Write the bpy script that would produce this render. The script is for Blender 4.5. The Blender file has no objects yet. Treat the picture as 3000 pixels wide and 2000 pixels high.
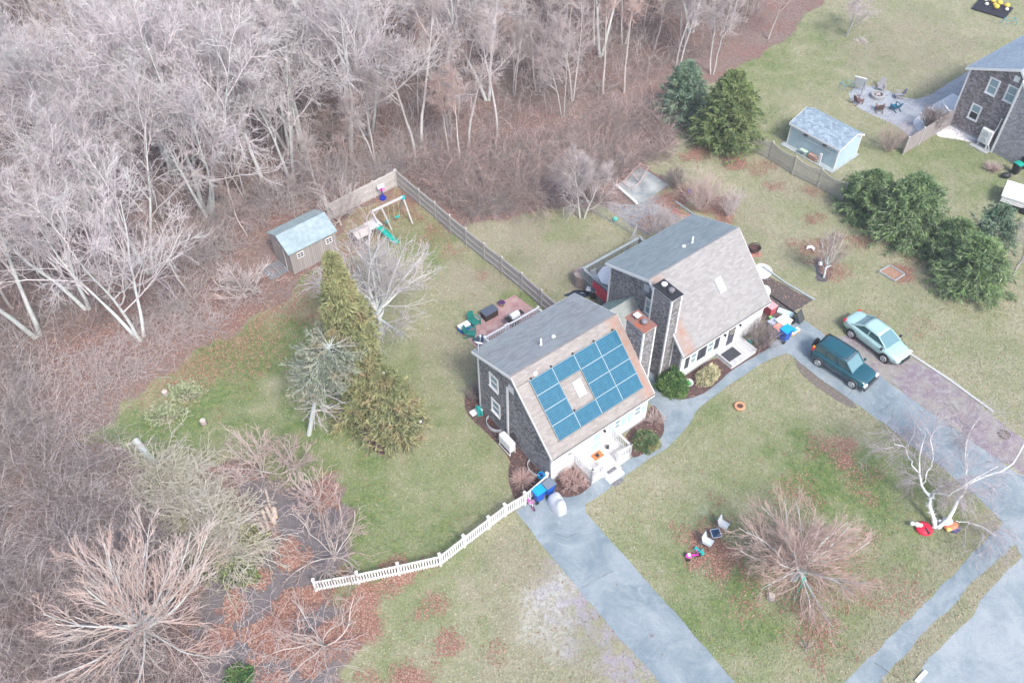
import bpy, bmesh, math, random
import numpy as np
from mathutils import Matrix, Vector, Euler
R = math.radians
HAZE = 0.0006
rng = np.random.default_rng(7)
random.seed(7)
# ---------------------------------------------------------------- camera
FL, PITCH, ROLL, CH = 2668.6, 0.83575, -0.011306, 47.0433
_fw = np.array([0, math.cos(PITCH), -math.sin(PITCH)])
_r = np.array([1., 0, 0]); _u = np.cross(_r, _fw)
_c, _s = math.cos(ROLL), math.sin(ROLL)
_r, _u = _c*_r+_s*_u, -_s*_r+_c*_u
sc = bpy.context.scene
COL = sc.collection
cd = bpy.data.cameras.new('camera'); cam = bpy.data.objects.new('camera', cd); COL.objects.link(cam)
cd.sensor_fit = 'HORIZONTAL'; cd.sensor_width = 36; cd.lens = FL/3000*36
cd.clip_start = 0.5; cd.clip_end = 6000
cam.matrix_world = Matrix([[_r[0], _u[0], -_fw[0], 0], [_r[1], _u[1], -_fw[1], 0], [_r[2], _u[2], -_fw[2], CH], [0, 0, 0, 1]])
sc.camera = cam
# ---------------------------------------------------------------- sky, sun, exposure (bright overcast)
SUN_EL, SUN_AZ = 50, 150     # azimuth of the light, degrees clockwise from +Y
w = bpy.data.worlds.new('World'); sc.world = w; w.use_nodes = True
nt = w.node_tree; bg = nt.nodes['Background']
sky = nt.nodes.new('ShaderNodeTexSky'); sky.sky_type = 'NISHITA'; sky.sun_disc = False
sky.sun_elevation = R(SUN_EL); sky.sun_rotation = R(SUN_AZ); sky.air_density = 1.0; sky.dust_density = 3.0
nt.links.new(sky.outputs[0], bg.inputs[0]); bg.inputs[1].default_value = 0.15
sd = bpy.data.lights.new('sun', 'SUN'); sd.energy = 1.6; sd.angle = R(12); sd.color = (1, .98, .95)
so = bpy.data.objects.new('sun', sd); COL.objects.link(so)
so.rotation_euler = (R(90-SUN_EL), 0, R(180-SUN_AZ)); so.location = (0, 0, 60)
sc.render.engine = 'CYCLES'
sc.view_settings.view_transform = 'Standard'; sc.view_settings.look = 'None'
sc.view_settings.exposure = 1.02; sc.view_settings.gamma = 1
sc.cycles.max_bounces = 4; sc.cycles.diffuse_bounces = 3; sc.cycles.glossy_bounces = 2

def P(x, y, z=0.0):
    """ground point seen at a spot of the survey photograph"""
    d = _fw+_r*(x-1500)/FL-_u*(y-1000)/FL
    t = (z-CH)/d[2]
    return np.array([d[0]*t, d[1]*t, z])
def P2(x, y): return tuple(P(x, y)[:2])
# ---------------------------------------------------------------- helpers
def tag(o, label=None, cat=None, group=None, kind=None):
    if label: o['label'] = label
    if cat: o['category'] = cat
    if group: o['group'] = group
    if kind: o['kind'] = kind
    return o
def thing(name, label, cat, loc=(0, 0, 0), rz=0.0, group=None):
    o = bpy.data.objects.new(name, None); COL.objects.link(o); o.empty_display_size = .3
    o.location = [float(v) for v in loc] if len(loc) == 3 else (float(loc[0]), float(loc[1]), 0)
    o.rotation_euler = (0, 0, float(rz))
    return tag(o, label, cat, group)
def children(o): return [c for c in bpy.data.objects if c.parent == o]
def copy_tree(o, parent=None):
    c = o.copy(); COL.objects.link(c)
    if parent: c.parent = parent
    for ch in children(o): copy_tree(ch, c)
    return c

def auto_uv(me):
    n = len(me.loops)
    if n == 0: return
    uv = me.uv_layers.new(name='UVMap')
    co = np.empty(len(me.vertices)*3); me.vertices.foreach_get('co', co); co = co.reshape(-1, 3)
    vi = np.empty(n, int); me.loops.foreach_get('vertex_index', vi)
    nrm = np.empty(len(me.polygons)*3); me.polygons.foreach_get('normal', nrm); nrm = nrm.reshape(-1, 3)
    tot = np.empty(len(me.polygons), int); me.polygons.foreach_get('loop_total', tot)
    N = np.repeat(nrm, tot, 0)
    T = np.stack([-N[:, 1], N[:, 0], np.zeros(len(N))], 1)
    flat = np.linalg.norm(T, axis=1) < 0.05
    T[flat] = (1, 0, 0); T /= np.linalg.norm(T, axis=1)[:, None]
    B = np.cross(N, T); p = co[vi]
    out = np.stack([(p*T).sum(1), (p*B).sum(1)], 1)
    uv.data.foreach_set('uv', out.ravel().astype(np.float32))

class MB:
    def __init__(s): s.v = []; s.f = []; s.m = []; s.M = None; s.mi = 0
    def add(s, vs, fs, mi=None):
        o = len(s.v)
        if s.M is not None: vs = [tuple(s.M @ Vector([float(q) for q in v])) for v in vs]
        s.v += [tuple(float(q) for q in v) for v in vs]; s.f += [tuple(o+i for i in f) for f in fs]
        s.m += [s.mi if mi is None else mi]*len(fs); return s
    def at(s, loc=(0, 0, 0), rot=(0, 0, 0), sc_=(1, 1, 1)):
        s.M = Matrix.Translation(Vector([float(q) for q in loc])) @ Euler(rot).to_matrix().to_4x4() @ Matrix.Diagonal((*sc_, 1)); return s
    def no(s): s.M = None; return s
    def box(s, x0, x1, y0, y1, z0, z1, mi=None, tx=1.0, ty=1.0):
        cx, cy = (x0+x1)/2, (y0+y1)/2; a, b = (x1-x0)/2, (y1-y0)/2
        vs = [(cx-a, cy-b, z0), (cx+a, cy-b, z0), (cx+a, cy+b, z0), (cx-a, cy+b, z0)] + \
             [(cx-a*tx, cy-b*ty, z1), (cx+a*tx, cy-b*ty, z1), (cx+a*tx, cy+b*ty, z1), (cx-a*tx, cy+b*ty, z1)]
        return s.add(vs, [(3, 2, 1, 0), (4, 5, 6, 7), (0, 1, 5, 4), (1, 2, 6, 5), (2, 3, 7, 6), (3, 0, 4, 7)], mi)
    def prism(s, poly, axis, a0, a1, mi=None):
        n = len(poly)
        def q(p, a): return (a, p[0], p[1]) if axis == 'x' else (p[0], a, p[1]) if axis == 'y' else (p[0], p[1], a)
        vs = [q(p, a0) for p in poly]+[q(p, a1) for p in poly]
        fs = [tuple(range(n))[::-1], tuple(range(n, 2*n))]+[(i, (i+1) % n, n+(i+1) % n, n+i) for i in range(n)]
        return s.add(vs, fs, mi)
    def tube(s, pts, r, n=6, mi=None, cap=True, closed=False):
        pts = [Vector([float(q) for q in p]) for p in pts]; k = len(pts)
        rs = [r]*k if not hasattr(r, '__len__') else list(r)
        vs = []; fs = []; up = None
        for i, p in enumerate(pts):
            if closed: d = pts[(i+1) % k]-pts[i-1]
            else: d = pts[min(i+1, k-1)]-pts[max(i-1, 0)]
            d.normalize()
            if up is None: up = Vector((0, 0, 1)) if abs(d.z) < .9 else Vector((1, 0, 0))
            a = d.cross(up)
            if a.length < 1e-4: a = d.cross(Vector((0, 1, 0)))
            a.normalize(); b = d.cross(a); up = -b if False else up
            for j in range(n):
                t = 2*math.pi*j/n; vs.append(p+(a*math.cos(t)+b*math.sin(t))*rs[i])
        for i in range(k if closed else k-1):
            i2 = (i+1) % k
            for j in range(n): fs.append((i*n+j, i*n+(j+1) % n, i2*n+(j+1) % n, i2*n+j))
        if cap and not closed: fs += [tuple(range(n))[::-1], tuple(range((k-1)*n, k*n))]
        return s.add(vs, fs, mi)
    def bar(s, a, b, w_, h_, mi=None):
        """rectangular bar from a to b"""
        a, b = Vector([float(q) for q in a]), Vector([float(q) for q in b]); d = (b-a); L = d.length; d.normalize()
        up = Vector((0, 0, 1)) if abs(d.z) < .95 else Vector((0, 1, 0))
        x = d.cross(up).normalized()*(w_/2); y = x.cross(d).normalized()*(h_/2)
        vs = [a-x-y, a+x-y, a+x+y, a-x+y, b-x-y, b+x-y, b+x+y, b-x+y]
        return s.add(vs, [(3, 2, 1, 0), (4, 5, 6, 7), (0, 1, 5, 4), (1, 2, 6, 5), (2, 3, 7, 6), (3, 0, 4, 7)], mi)
    def lathe(s, prof, n=16, c=(0, 0, 0), mi=None, sx=1, sy=1):
        k = len(prof); vs = []; fs = []
        for r_, z in prof:
            for j in range(n):
                t = 2*math.pi*j/n; vs.append((c[0]+r_*math.cos(t)*sx, c[1]+r_*math.sin(t)*sy, c[2]+z))
        for i in range(k-1):
            for j in range(n): fs.append((i*n+j, i*n+(j+1) % n, (i+1)*n+(j+1) % n, (i+1)*n+j))
        if prof[0][0] > 1e-5 and prof[0][1] != prof[1][1]: fs.append(tuple(range(n))[::-1])
        if prof[-1][0] > 1e-5 and not (prof[-1][1] == prof[-2][1] and prof[-2][0] < prof[-1][0]): fs.append(tuple(range((k-1)*n, k*n)))
        return s.add(vs, fs, mi)
    def ball(s, c, rx, ry=None, rz=None, n=12, m=8, mi=None, jit=0):
        ry = ry or rx; rz = rz or rx; vs = []; fs = []
        for i in range(m+1):
            a = math.pi*i/m
            for j in range(n):
                t = 2*math.pi*j/n; k = 1+random.uniform(-jit, jit)
                vs.append((c[0]+rx*k*math.sin(a)*math.cos(t), c[1]+ry*k*math.sin(a)*math.sin(t), c[2]-rz*k*math.cos(a)))
        for i in range(m):
            for j in range(n): fs.append((i*n+j, i*n+(j+1) % n, (i+1)*n+(j+1) % n, (i+1)*n+j))
        return s.add(vs, fs, mi)
    def build(s, name, mats, parent=None, smooth=False, bevel=0, fix=True, subd=0):
        us = sorted({i for f in s.f for i in f}); mp = {k: j for j, k in enumerate(us)}; s.v = [s.v[i] for i in us]; s.f = [tuple(mp[i] for i in f) for f in s.f]
        me = bpy.data.meshes.new(name); me.from_pydata(s.v, [], s.f)
        if not isinstance(mats, (list, tuple)): mats = [mats]
        for m_ in mats: me.materials.append(m_)
        if len(mats) > 1: me.polygons.foreach_set('material_index', s.m)
        if fix:
            b = bmesh.new(); b.from_mesh(me)
            if smooth: bmesh.ops.remove_doubles(b, verts=b.verts, dist=1e-5)
            bmesh.ops.recalc_face_normals(b, faces=b.faces); b.to_mesh(me); b.free()
        if smooth: me.shade_smooth()
        me.update(); auto_uv(me)
        o = bpy.data.objects.new(name, me); COL.objects.link(o)
        if parent: o.parent = parent
        if bevel:
            md = o.modifiers.new('b', 'BEVEL'); md.width = bevel; md.segments = 2; md.limit_method = 'ANGLE'
        if subd:
            md = o.modifiers.new('s', 'SUBSURF'); md.levels = subd; md.render_levels = subd
        return o

# ---------------------------------------------------------------- materials
MATS = {}
def lerp(a, b, t): return tuple(a[i]*(1-t)+b[i]*t for i in range(3))
class NT:
    def __init__(s, name):
        s.m = bpy.data.materials.new(name); s.m.use_nodes = True; s.t = s.m.node_tree; s.b = s.t.nodes['Principled BSDF']
    def n(s, typ, **k):
        nd = s.t.nodes.new('ShaderNode'+typ)
        for a, v in k.items():
            if isinstance(a, str) and hasattr(nd, a): setattr(nd, a, v)
        return nd
    def l(s, a, b): s.t.links.new(a, b)
    def noise(s, vec, scale, detail=4, rough=.55, dist=0):
        nd = s.n('TexNoise'); nd.inputs['Scale'].default_value = scale; nd.inputs['Detail'].default_value = detail
        nd.inputs['Roughness'].default_value = rough; nd.inputs['Distortion'].default_value = dist
        if vec is not None: s.l(vec, nd.inputs['Vector'])
        return nd.outputs['Fac']
    def math(s, op, a, b=0.0, c=None, clamp=False):
        nd = s.n('Math'); nd.operation = op; nd.use_clamp = clamp
        for i, v in enumerate((a, b) if c is None else (a, b, c)):
            if isinstance(v, (int, float)): nd.inputs[i].default_value = v
            else: s.l(v, nd.inputs[i])
        return nd.outputs[0]
    def ramp(s, fac, lo, hi, c0=(0, 0, 0), c1=(1, 1, 1)):
        nd = s.n('ValToRGB'); e = nd.color_ramp.elements; e[0].position = lo; e[1].position = hi
        e[0].color = (*c0, 1); e[1].color = (*c1, 1); s.l(fac, nd.inputs[0]); return nd.outputs[0]
    def mix(s, fac, a, b, mode='MIX'):
        nd = s.n('Mix'); nd.data_type = 'RGBA'; nd.blend_type = mode
        for i, v in ((0, fac), (6, a), (7, b)):
            if isinstance(v, (int, float)): nd.inputs[i].default_value = v
            elif isinstance(v, tuple): nd.inputs[i].default_value = (*v, 1)
            else: s.l(v, nd.inputs[i])
        return nd.outputs[2]
    def bump(s, h, st=.3, d=.02):
        nd = s.n('Bump'); nd.inputs['Strength'].default_value = st; nd.inputs['Distance'].default_value = d
        s.l(h, nd.inputs['Height']); s.l(nd.outputs[0], s.b.inputs['Normal'])
    def out(s, col, rough=.8, spec=.3, metal=0):
        if isinstance(col, tuple): s.b.inputs['Base Color'].default_value = (*col, 1)
        else: s.l(col, s.b.inputs['Base Color'])
        s.b.inputs['Roughness'].default_value = rough; s.b.inputs['Specular IOR Level'].default_value = spec
        s.b.inputs['Metallic'].default_value = metal; return s.m
def mat(name, c1, c2=None, scale=3.0, rough=.8, spec=.3, metal=0, bump=0, stretch=None):
    if name in MATS: return MATS[name]
    t = NT(name); c2 = c2 or lerp(c1, (0, 0, 0), .18)
    tc = t.n('TexCoord'); v = tc.outputs['Object']
    if stretch:
        mp = t.n('Mapping'); mp.inputs['Scale'].default_value = stretch; t.l(v, mp.inputs[0]); v = mp.outputs[0]
    f1 = t.noise(v, scale, 6, .65)
    MATS[name] = t.out(t.ramp(f1, .33, .67, c1, c2), rough, spec, metal)
    if bump: t.bump(f1, bump)
    return MATS[name]
def brick(name, c1, c2, cm, w_, h_, ms=.008, off=.5, rough=.85, stain=None, stain_s=.5, extra=None, bias=0, spec=.25, bumps=.4, grime=.2):
    if name in MATS: return MATS[name]
    t = NT(name); tc = t.n('TexCoord'); b = t.n('TexBrick'); t.l(tc.outputs['UV'], b.inputs['Vector'])
    b.offset = off; i = b.inputs
    i['Color1'].default_value = (*c1, 1); i['Color2'].default_value = (*c2, 1); i['Mortar'].default_value = (*cm, 1)
    i['Scale'].default_value = 1; i['Mortar Size'].default_value = ms; i['Mortar Smooth'].default_value = .3
    i['Bias'].default_value = bias; i['Brick Width'].default_value = w_; i['Row Height'].default_value = h_
    col = b.outputs['Color']
    fn = t.noise(tc.outputs['UV'], 9, 5, .7)
    col = t.mix(grime, col, t.ramp(fn, .3, .7, (.45, .45, .45), (1.0, 1.0, 1.0)), 'MULTIPLY')
    if stain:
        big = t.noise(tc.outputs['Object'], stain_s, 5, .6)
        col = t.mix(t.math('MULTIPLY', t.ramp(big, .42, .68), .42), col, stain)
    if extra: col = extra(t, tc, col)
    m_ = t.out(col, rough, spec); t.bump(t.math('SUBTRACT', 1, b.outputs['Fac']), bumps, .01)
    MATS[name] = m_; return m_
# ================================================================ GROUND
def poly_w(pts): return np.array([P2(*q) for q in pts])
def sdist(xy, poly):
    """signed distance to a polygon, positive inside"""
    x, y = xy[:, 0], xy[:, 1]; d = np.full(len(xy), 1e9); ins = np.zeros(len(xy), bool)
    for i in range(len(poly)):
        a, b = poly[i], poly[(i+1) % len(poly)]; e = b-a
        t = np.clip(((x-a[0])*e[0]+(y-a[1])*e[1])/(e@e+1e-12), 0, 1)
        d = np.minimum(d, np.hypot(x-a[0]-t*e[0], y-a[1]-t*e[1]))
        c = ((a[1] > y) != (b[1] > y)); xi = a[0]+(y-a[1])/(b[1]-a[1]+1e-12)*e[0]
        ins ^= c & (x < xi)
    return np.where(ins, d, -d)
def sstep(v, a, b): t = np.clip((v-a)/(b-a), 0, 1); return t*t*(3-2*t)
def vnoise(xy, s, seed=0):
    """smooth value noise 0..1"""
    g = np.random.default_rng(seed).random((256, 256)); p = xy/s+1000.5; i = np.floor(p).astype(int); f = p-i; f = f*f*(3-2*f)
    a = g[i[:, 0] % 256, i[:, 1] % 256]; b = g[(i[:, 0]+1) % 256, i[:, 1] % 256]
    c = g[i[:, 0] % 256, (i[:, 1]+1) % 256]; d = g[(i[:, 0]+1) % 256, (i[:, 1]+1) % 256]
    return (a*(1-f[:, 0])+b*f[:, 0])*(1-f[:, 1])+(c*(1-f[:, 0])+d*f[:, 0])*f[:, 1]
LAWN = poly_w([(265, 1290), (330, 1200), (480, 1090), (640, 1000), (800, 900), (880, 800), (960, 740), (1010, 650), (1165, 550), (1230, 600), (1325, 690), (1345, 660), (1375, 645), (1480, 628), (1720, 600), (1880, 690), (1900, 640), (1960, 560), (1900, 470), (1990, 430), (2050, 260),
  (2130, 230), (2330, 100), (2420, -50), (3300, -100), (3400, 2400), (980, 2400), (1010, 1980), (1040, 1850), (960, 1740), (900, 1700), (1010, 1620), (1040, 1480),
  (960, 1400), (850, 1420), (700, 1350), (560, 1370), (420, 1340)])
GREEN = [(2230, 1400, 3, .45), (2650, 1500, 4, .7), (2150, 1750, 4, .6), (2600, 1620, 4, .6), (1300, 1560, 4, .55), (1250, 1350, 5, .45), (2180, 330, 5, .5), (2060, 1250, 3, .4), (420, 1280, 4.5, .9), (700, 1060, 5, .9), (850, 1000, 4, .9), (1000, 1450, 6, .75), (1130, 1560, 5, .6), (650, 1180, 5, .95), (860, 1250, 4, .9), (1260, 690, 3.5, .6),
  (1460, 790, 2.5, .6), (2400, 1400, 4, .9), (2560, 1460, 5, .75), (2700, 1620, 4, .5), (2050, 1560, 4, .4), (2130, 1850, 5, .6), (2300, 1300, 4, .35), (2480, 1700, 4, .5),
  (2430, 120, 6, .55), (2230, 200, 6, .5), (2600, 290, 0.1, .1), (1640, 660, 2.5, .4), (1020, 1620, 4, .7), (1230, 1800, 4, .45), (2420, 800, 3, .25), (2700, 480, 4, .45), (2340, 420, 3, .3),
  (2850, 480, 5, .5), (1180, 1700, 4, .4), (2080, 1330, 5, .3), (880, 810, 2, .8), (1550, 880, 2.5, .7), (1130, 1090, 4, .5), (2440, 1800, 4, .5), (2640, 1350, 3, .6)]
DRY = [(1500, 700, 4, .7), (1450, 660, 3, .5), (1620, 760, 3.5, .5), (1390, 830, 3.5, .7), (1330, 1000, 3, .5), (1450, 900, 2, .6), (1660, 790, 4, .7), (1560, 720, 2, .3), (2650, 130, 8, .6), (2330, 520, 4, .4), (1600, 1850, 4, .6), (2360, 1000, 3, .6),
  (2500, 1090, 3, .4), (1500, 1620, 4, .5), (2750, 760, 5, .3), (2180, 620, 3, .4), (2680, 1880, 5, .5), (2880, 1740, 5, .6)]
PURP = [(1665, 1750, 2.0, .95), (1750, 1830, 2.3, .7), (1840, 1950, 2.6, .95), (1650, 1810, 1.4, .7)]
PALE = [(1600, 1790, 1.7, .9), (1585, 1850, 1.4, .8), (1635, 1715, 1.3, .8), (1640, 1900, 1.2, .6), (2060, 1500, .6, .5)]
LITT = [(1050, 1760, 1.6, 1), (1150, 1700, 1.3, .9), (1080, 1830, 1.2, .95), (950, 1760, 1.5, .7), (1000, 1680, 1.2, .7), (1280, 1770, .9, .6), (1240, 1800, .8, .5), (1310, 1880, .9, .7), (1210, 1985, 1.4, .9), (1090, 1990, 1, .5),
  (1440, 1900, 1.1, .4), (2080, 1600, 2.0, .8), (2040, 1640, 1.0, .9), (2000, 1560, .9, .4), (2110, 1470, .7, .5), (2080, 1450, .5, .4), (2440, 1320, 1.7, .5), (2480, 1310, .8, .75), (2480, 1350, .8, .75), (2520, 1400, 2, .35),
  (2330, 1700, 4.5, .42), (2450, 1650, 3, .5), (2400, 1850, 2, .55), (2620, 1740, 2, .3), (2350, 1450, 2, .35), (2370, 735, 1.7, .65), (2450, 790, 1.5, .6), (2395, 745, 1, .6),
  (2260, 545, 1.0, .6), (2370, 560, 1.2, .5), (2375, 640, 1.2, .55), (2150, 470, 1.6, .8), (2040, 460, 1.4, .8), (2060, 430, 1, .6), (2230, 490, 2, .45), (1970, 590, 1.6, .9), (2090, 600, 1.7, .9), (2010, 560, 1.5, .8), (1900, 650, 1.6, .7), (2120, 630, 1.2, .9), (1860, 640, .8, .5),
  (2650, 810, 1.1, .8), (2560, 940, 1.3, .3), (2700, 960, 1.6, .25), (2680, 760, 1, .3), (1200, 600, 2.6, .65), (1130, 580, 1.6, .5), (1270, 680, 1.6, .5), (1330, 740, 1.3, .45), (1420, 810, .8, .5), (2500, 700, 1.5, .5), (1250, 1655, .9, .35),
  (1900, 1430, .3, .3), (2230, 1560, 2, .3), (2200, 1780, 2, .35), (2300, 1860, 1.6, .3), (750, 1050, 4, .35), (800, 880, 3, .5), (560, 1080, 4, .5)]
OPEN = poly_w([(640, 1400), (800, 1380), (1000, 1420), (1060, 1600), (1000, 1950), (960, 2100), (560, 2100), (540, 1850), (600, 1700), (760, 1620), (740, 1500)])
OPL = [(960, 1450, 1.3, .9), (850, 1600, 1.0, .7), (800, 1560, .8, .6), (860, 1640, 1.0, .8), (860, 1780, 1.4, 1), (790, 1860, 1.5, 1), (700, 1780, 1.1, .9), (760, 1700, 1, .8), (640, 1880, 1.0, .8), (900, 1930, 1.0, .9), (980, 1850, 1.2, 1), (940, 1750, 1, .9), (800, 1990, .9, .8)]
def blobs(xy, L, seed):
    out = np.zeros(len(xy)); wv = (vnoise(xy, 1.1, seed)-.5)*1.4+(vnoise(xy, .45, seed+1)-.5)*.8
    for px, py, r_, a in L:
        c = P2(px, py); d = np.hypot(xy[:, 0]-c[0], xy[:, 1]-c[1])/r_
        out = np.maximum(out, a*(1-sstep(d+wv*.6, .2, 1.35)))
    return out
def ground_masks(xy):
    wob = (vnoise(xy, 2.2, 3)-.5)*1.6+(vnoise(xy, .7, 4)-.5)*.8
    sd_ = sdist(xy, LAWN)
    lawn = sstep(sd_+wob, -.5, .6)
    # the leaf litter creeps into the lawn on the wood side
    west = sstep(-xy[:, 0], 4, 10)*sstep(xy[:, 1], 34, 40)
    litter = np.maximum(blobs(xy, LITT, 20), (1-lawn)*(.15+.75*vnoise(xy, 2.2, 9)))
    creep = west*(1-sstep(sd_+wob*1.5, .5, 6.5))*.5
    litter = np.maximum(litter, creep*lawn)
    opn = sstep(sdist(xy, OPEN)+wob, -.5, .8)*(1-lawn); litter = litter*(1-opn)+opn*blobs(xy, OPL, 70)
    green = np.clip(blobs(xy, GREEN, 30)*.8+(vnoise(xy, 2.5, 5)-.5)*.35+(vnoise(xy, .9, 6)-.5)*.25+.22, 0, 1)
    dry = np.clip(blobs(xy, DRY, 40)+(vnoise(xy, 1.8, 7)-.55)*.3, 0, 1)
    return lawn, litter, green, dry, np.clip(blobs(xy, PURP, 50), 0, 1), np.clip(blobs(xy, PALE, 60), 0, 1), opn

def raw_mesh(name, co, quads=None, tris=None, mats=(), smooth=False):
    me = bpy.data.meshes.new(name); me.vertices.add(len(co)); me.vertices.foreach_set('co', np.asarray(co, np.float32).ravel())
    L = []; st = []; tot = []; c = 0
    for arr in (quads, tris):
        if arr is None or len(arr) == 0: continue
        k = arr.shape[1]; L.append(arr.ravel()); st.append(c+np.arange(len(arr))*k); tot.append(np.full(len(arr), k)); c += arr.size
    L = np.concatenate(L); st = np.concatenate(st); tot = np.concatenate(tot)
    me.loops.add(len(L)); me.loops.foreach_set('vertex_index', L.astype(np.int32))
    me.polygons.add(len(st)); me.polygons.foreach_set('loop_start', st.astype(np.int32)); me.polygons.foreach_set('loop_total', tot.astype(np.int32))
    me.update(calc_edges=True)
    for m_ in mats: me.materials.append(m_)
    if smooth: me.polygons.foreach_set('use_smooth', np.ones(len(st), bool))
    return me
def link(name, me, parent=None):
    o = bpy.data.objects.new(name, me); COL.objects.link(o)
    if parent: o.parent = parent
    return o

gx = np.concatenate([[-2500, -700, -250, -120, -85], np.arange(-66, 66, .36), [85, 120, 250, 700, 2500]])
gy = np.concatenate([[-2500, -600, -150, -40, 0, 8], np.arange(14, 106, .36), [112, 130, 180, 300, 800, 3000]])
GX, GY = np.meshgrid(gx, gy, indexing='ij'); xy = np.stack([GX.ravel(), GY.ravel()], 1)
ms = ground_masks(xy)
nx, ny = len(gx), len(gy); I = np.arange(nx*ny).reshape(nx, ny)
Q = np.stack([I[:-1, :-1], I[1:, :-1], I[1:, 1:], I[:-1, 1:]], -1).reshape(-1, 4)
hz = (vnoise(xy, 6, 11)-.5)*.05*0
co = np.column_stack([xy, hz-.004])
t = NT('ground')
def A(n):
    nd = t.n('Attribute'); nd.attribute_name = n; return nd.outputs['Fac']
tc = t.n('TexCoord'); ov = tc.outputs['Object']
n1 = t.noise(ov, 1.2, 5, .6); n2 = t.noise(ov, 3.2, 8, .8); n3 = t.noise(ov, 6.5, 8, .95); n4 = t.noise(ov, 2.6, 4, .6)
g = t.math('ADD', A('green'), t.math('MULTIPLY', t.math('SUBTRACT', n1, .5), .9), clamp=True)
g = t.math('ADD', g, t.math('MULTIPLY', t.math('SUBTRACT', n2, .5), 1.1), clamp=True)
tan = t.mix(t.ramp(n4, .35, .65), (.385, .355, .255), (.285, .28, .18))
grass = t.mix(g, tan, t.mix(t.ramp(n4, .4, .62), (.10, .165, .055), (.185, .235, .08)))
d = t.math('ADD', A('dry'), t.math('MULTIPLY', t.math('SUBTRACT', n2, .5), .6), clamp=True)
grass = t.mix(d, grass, t.mix(n2, (.24, .2, .16), (.36, .32, .26)))
pu = t.math('MULTIPLY', A('purple'), t.ramp(n1, .35, .62), clamp=True)
grass = t.mix(pu, grass, (.33, .30, .37))
pa = t.math('MULTIPLY', A('pale'), t.ramp(n2, .42, .6), clamp=True)
grass = t.mix(pa, grass, (.50, .50, .49))
soil = t.mix(t.ramp(n2, .36, .64), (.15, .115, .105), t.mix(n4, (.29, .19, .165), (.33, .27, .25)))
soil = t.mix(t.math('MULTIPLY', A('dark'), .85), soil, t.mix(n2, (.12, .115, .125), (.21, .195, .205)))
lw = t.math('ADD', A('lawn'), t.math('MULTIPLY', t.math('SUBTRACT', n2, .5), .5), clamp=True)
col = t.mix(t.ramp(lw, .35, .65), soil, grass)
lf = t.math('ADD', A('litter'), t.math('MULTIPLY', t.math('SUBTRACT', n3, .5), 1.5))
lf = t.math('ADD', lf, t.math('MULTIPLY', t.math('SUBTRACT', n1, .5), .8))
red = t.mix(t.ramp(t.noise(ov, 9, 6, .8), .38, .62), (.16, .105, .10), t.mix(t.ramp(n4, .4, .6), (.35, .20, .165), (.31, .175, .155)))
col = t.mix(t.ramp(lf, .5, .95), col, red)
sp = t.ramp(n3, .32, .68, (.45, .46, .44), (1.45, 1.45, 1.42))
col = t.mix(.8, col, sp, 'MULTIPLY')
gm = t.out(col, .95, .1); t.bump(n3, .6, .05)
me = raw_mesh('ground', co, quads=Q, mats=[gm])
for nme, a in zip(('lawn', 'litter', 'green', 'dry', 'purple', 'pale', 'dark'), ms):
    at = me.attributes.new(nme, 'FLOAT', 'POINT'); at.data.foreach_set('value', a.astype(np.float32))
tag(link('ground', me), kind='structure')

# ---- paved sheets
def smooth_poly(pts, seg=.5, jit=.03, seed=1):
    """subdivide a world polygon and make its edge ragged"""
    r_ = random.Random(seed); out = []
    for i in range(len(pts)):
        a, b = np.array(pts[i]), np.array(pts[(i+1) % len(pts)]); L = np.linalg.norm(b-a); k = max(1, int(L/seg))
        nrm = np.array([-(b-a)[1], (b-a)[0]])/(L+1e-9)
        for j in range(k):
            out.append(a+(b-a)*j/k+nrm*(r_.uniform(-jit, jit) if j else 0))
    return out
def sheet(name, pts, z, m_, jit=.03, seg=.5, thick=0, parent=None, px=True, kind='structure', cr=False):
    pw = [P2(*q) for q in pts] if px else [tuple(q) for q in pts]
    if cr:  # round the corners
        for _ in range(2):
            q = []
            for i in range(len(pw)):
                a, b = np.array(pw[i]), np.array(pw[(i+1) % len(pw)]); q += [a*.75+b*.25, a*.25+b*.75]
            pw = q
    pw = smooth_poly(pw, seg, jit)
    b = bmesh.new(); vs = [b.verts.new((p[0], p[1], z)) for p in pw]
    from mathutils.geometry import tessellate_polygon
    for a_, b_, c_ in tessellate_polygon([[Vector((p[0], p[1], 0)) for p in pw]]):
        f = b.faces.new((vs[a_], vs[b_], vs[c_])); f.normal_update()
        if f.normal.z < 0: f.normal_flip()
    if thick:
        lo = [b.verts.new((p[0], p[1], z-thick)) for p in pw]; n_ = len(pw)
        for i in range(n_): b.faces.new((vs[i], vs[(i+1) % n_], lo[(i+1) % n_], lo[i]))
    me = bpy.data.meshes.new(name); b.to_mesh(me); b.free(); me.materials.append(m_)
    auto_uv(me); o = link(name, me, parent)
    if kind: o['kind'] = kind
    return o
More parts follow.
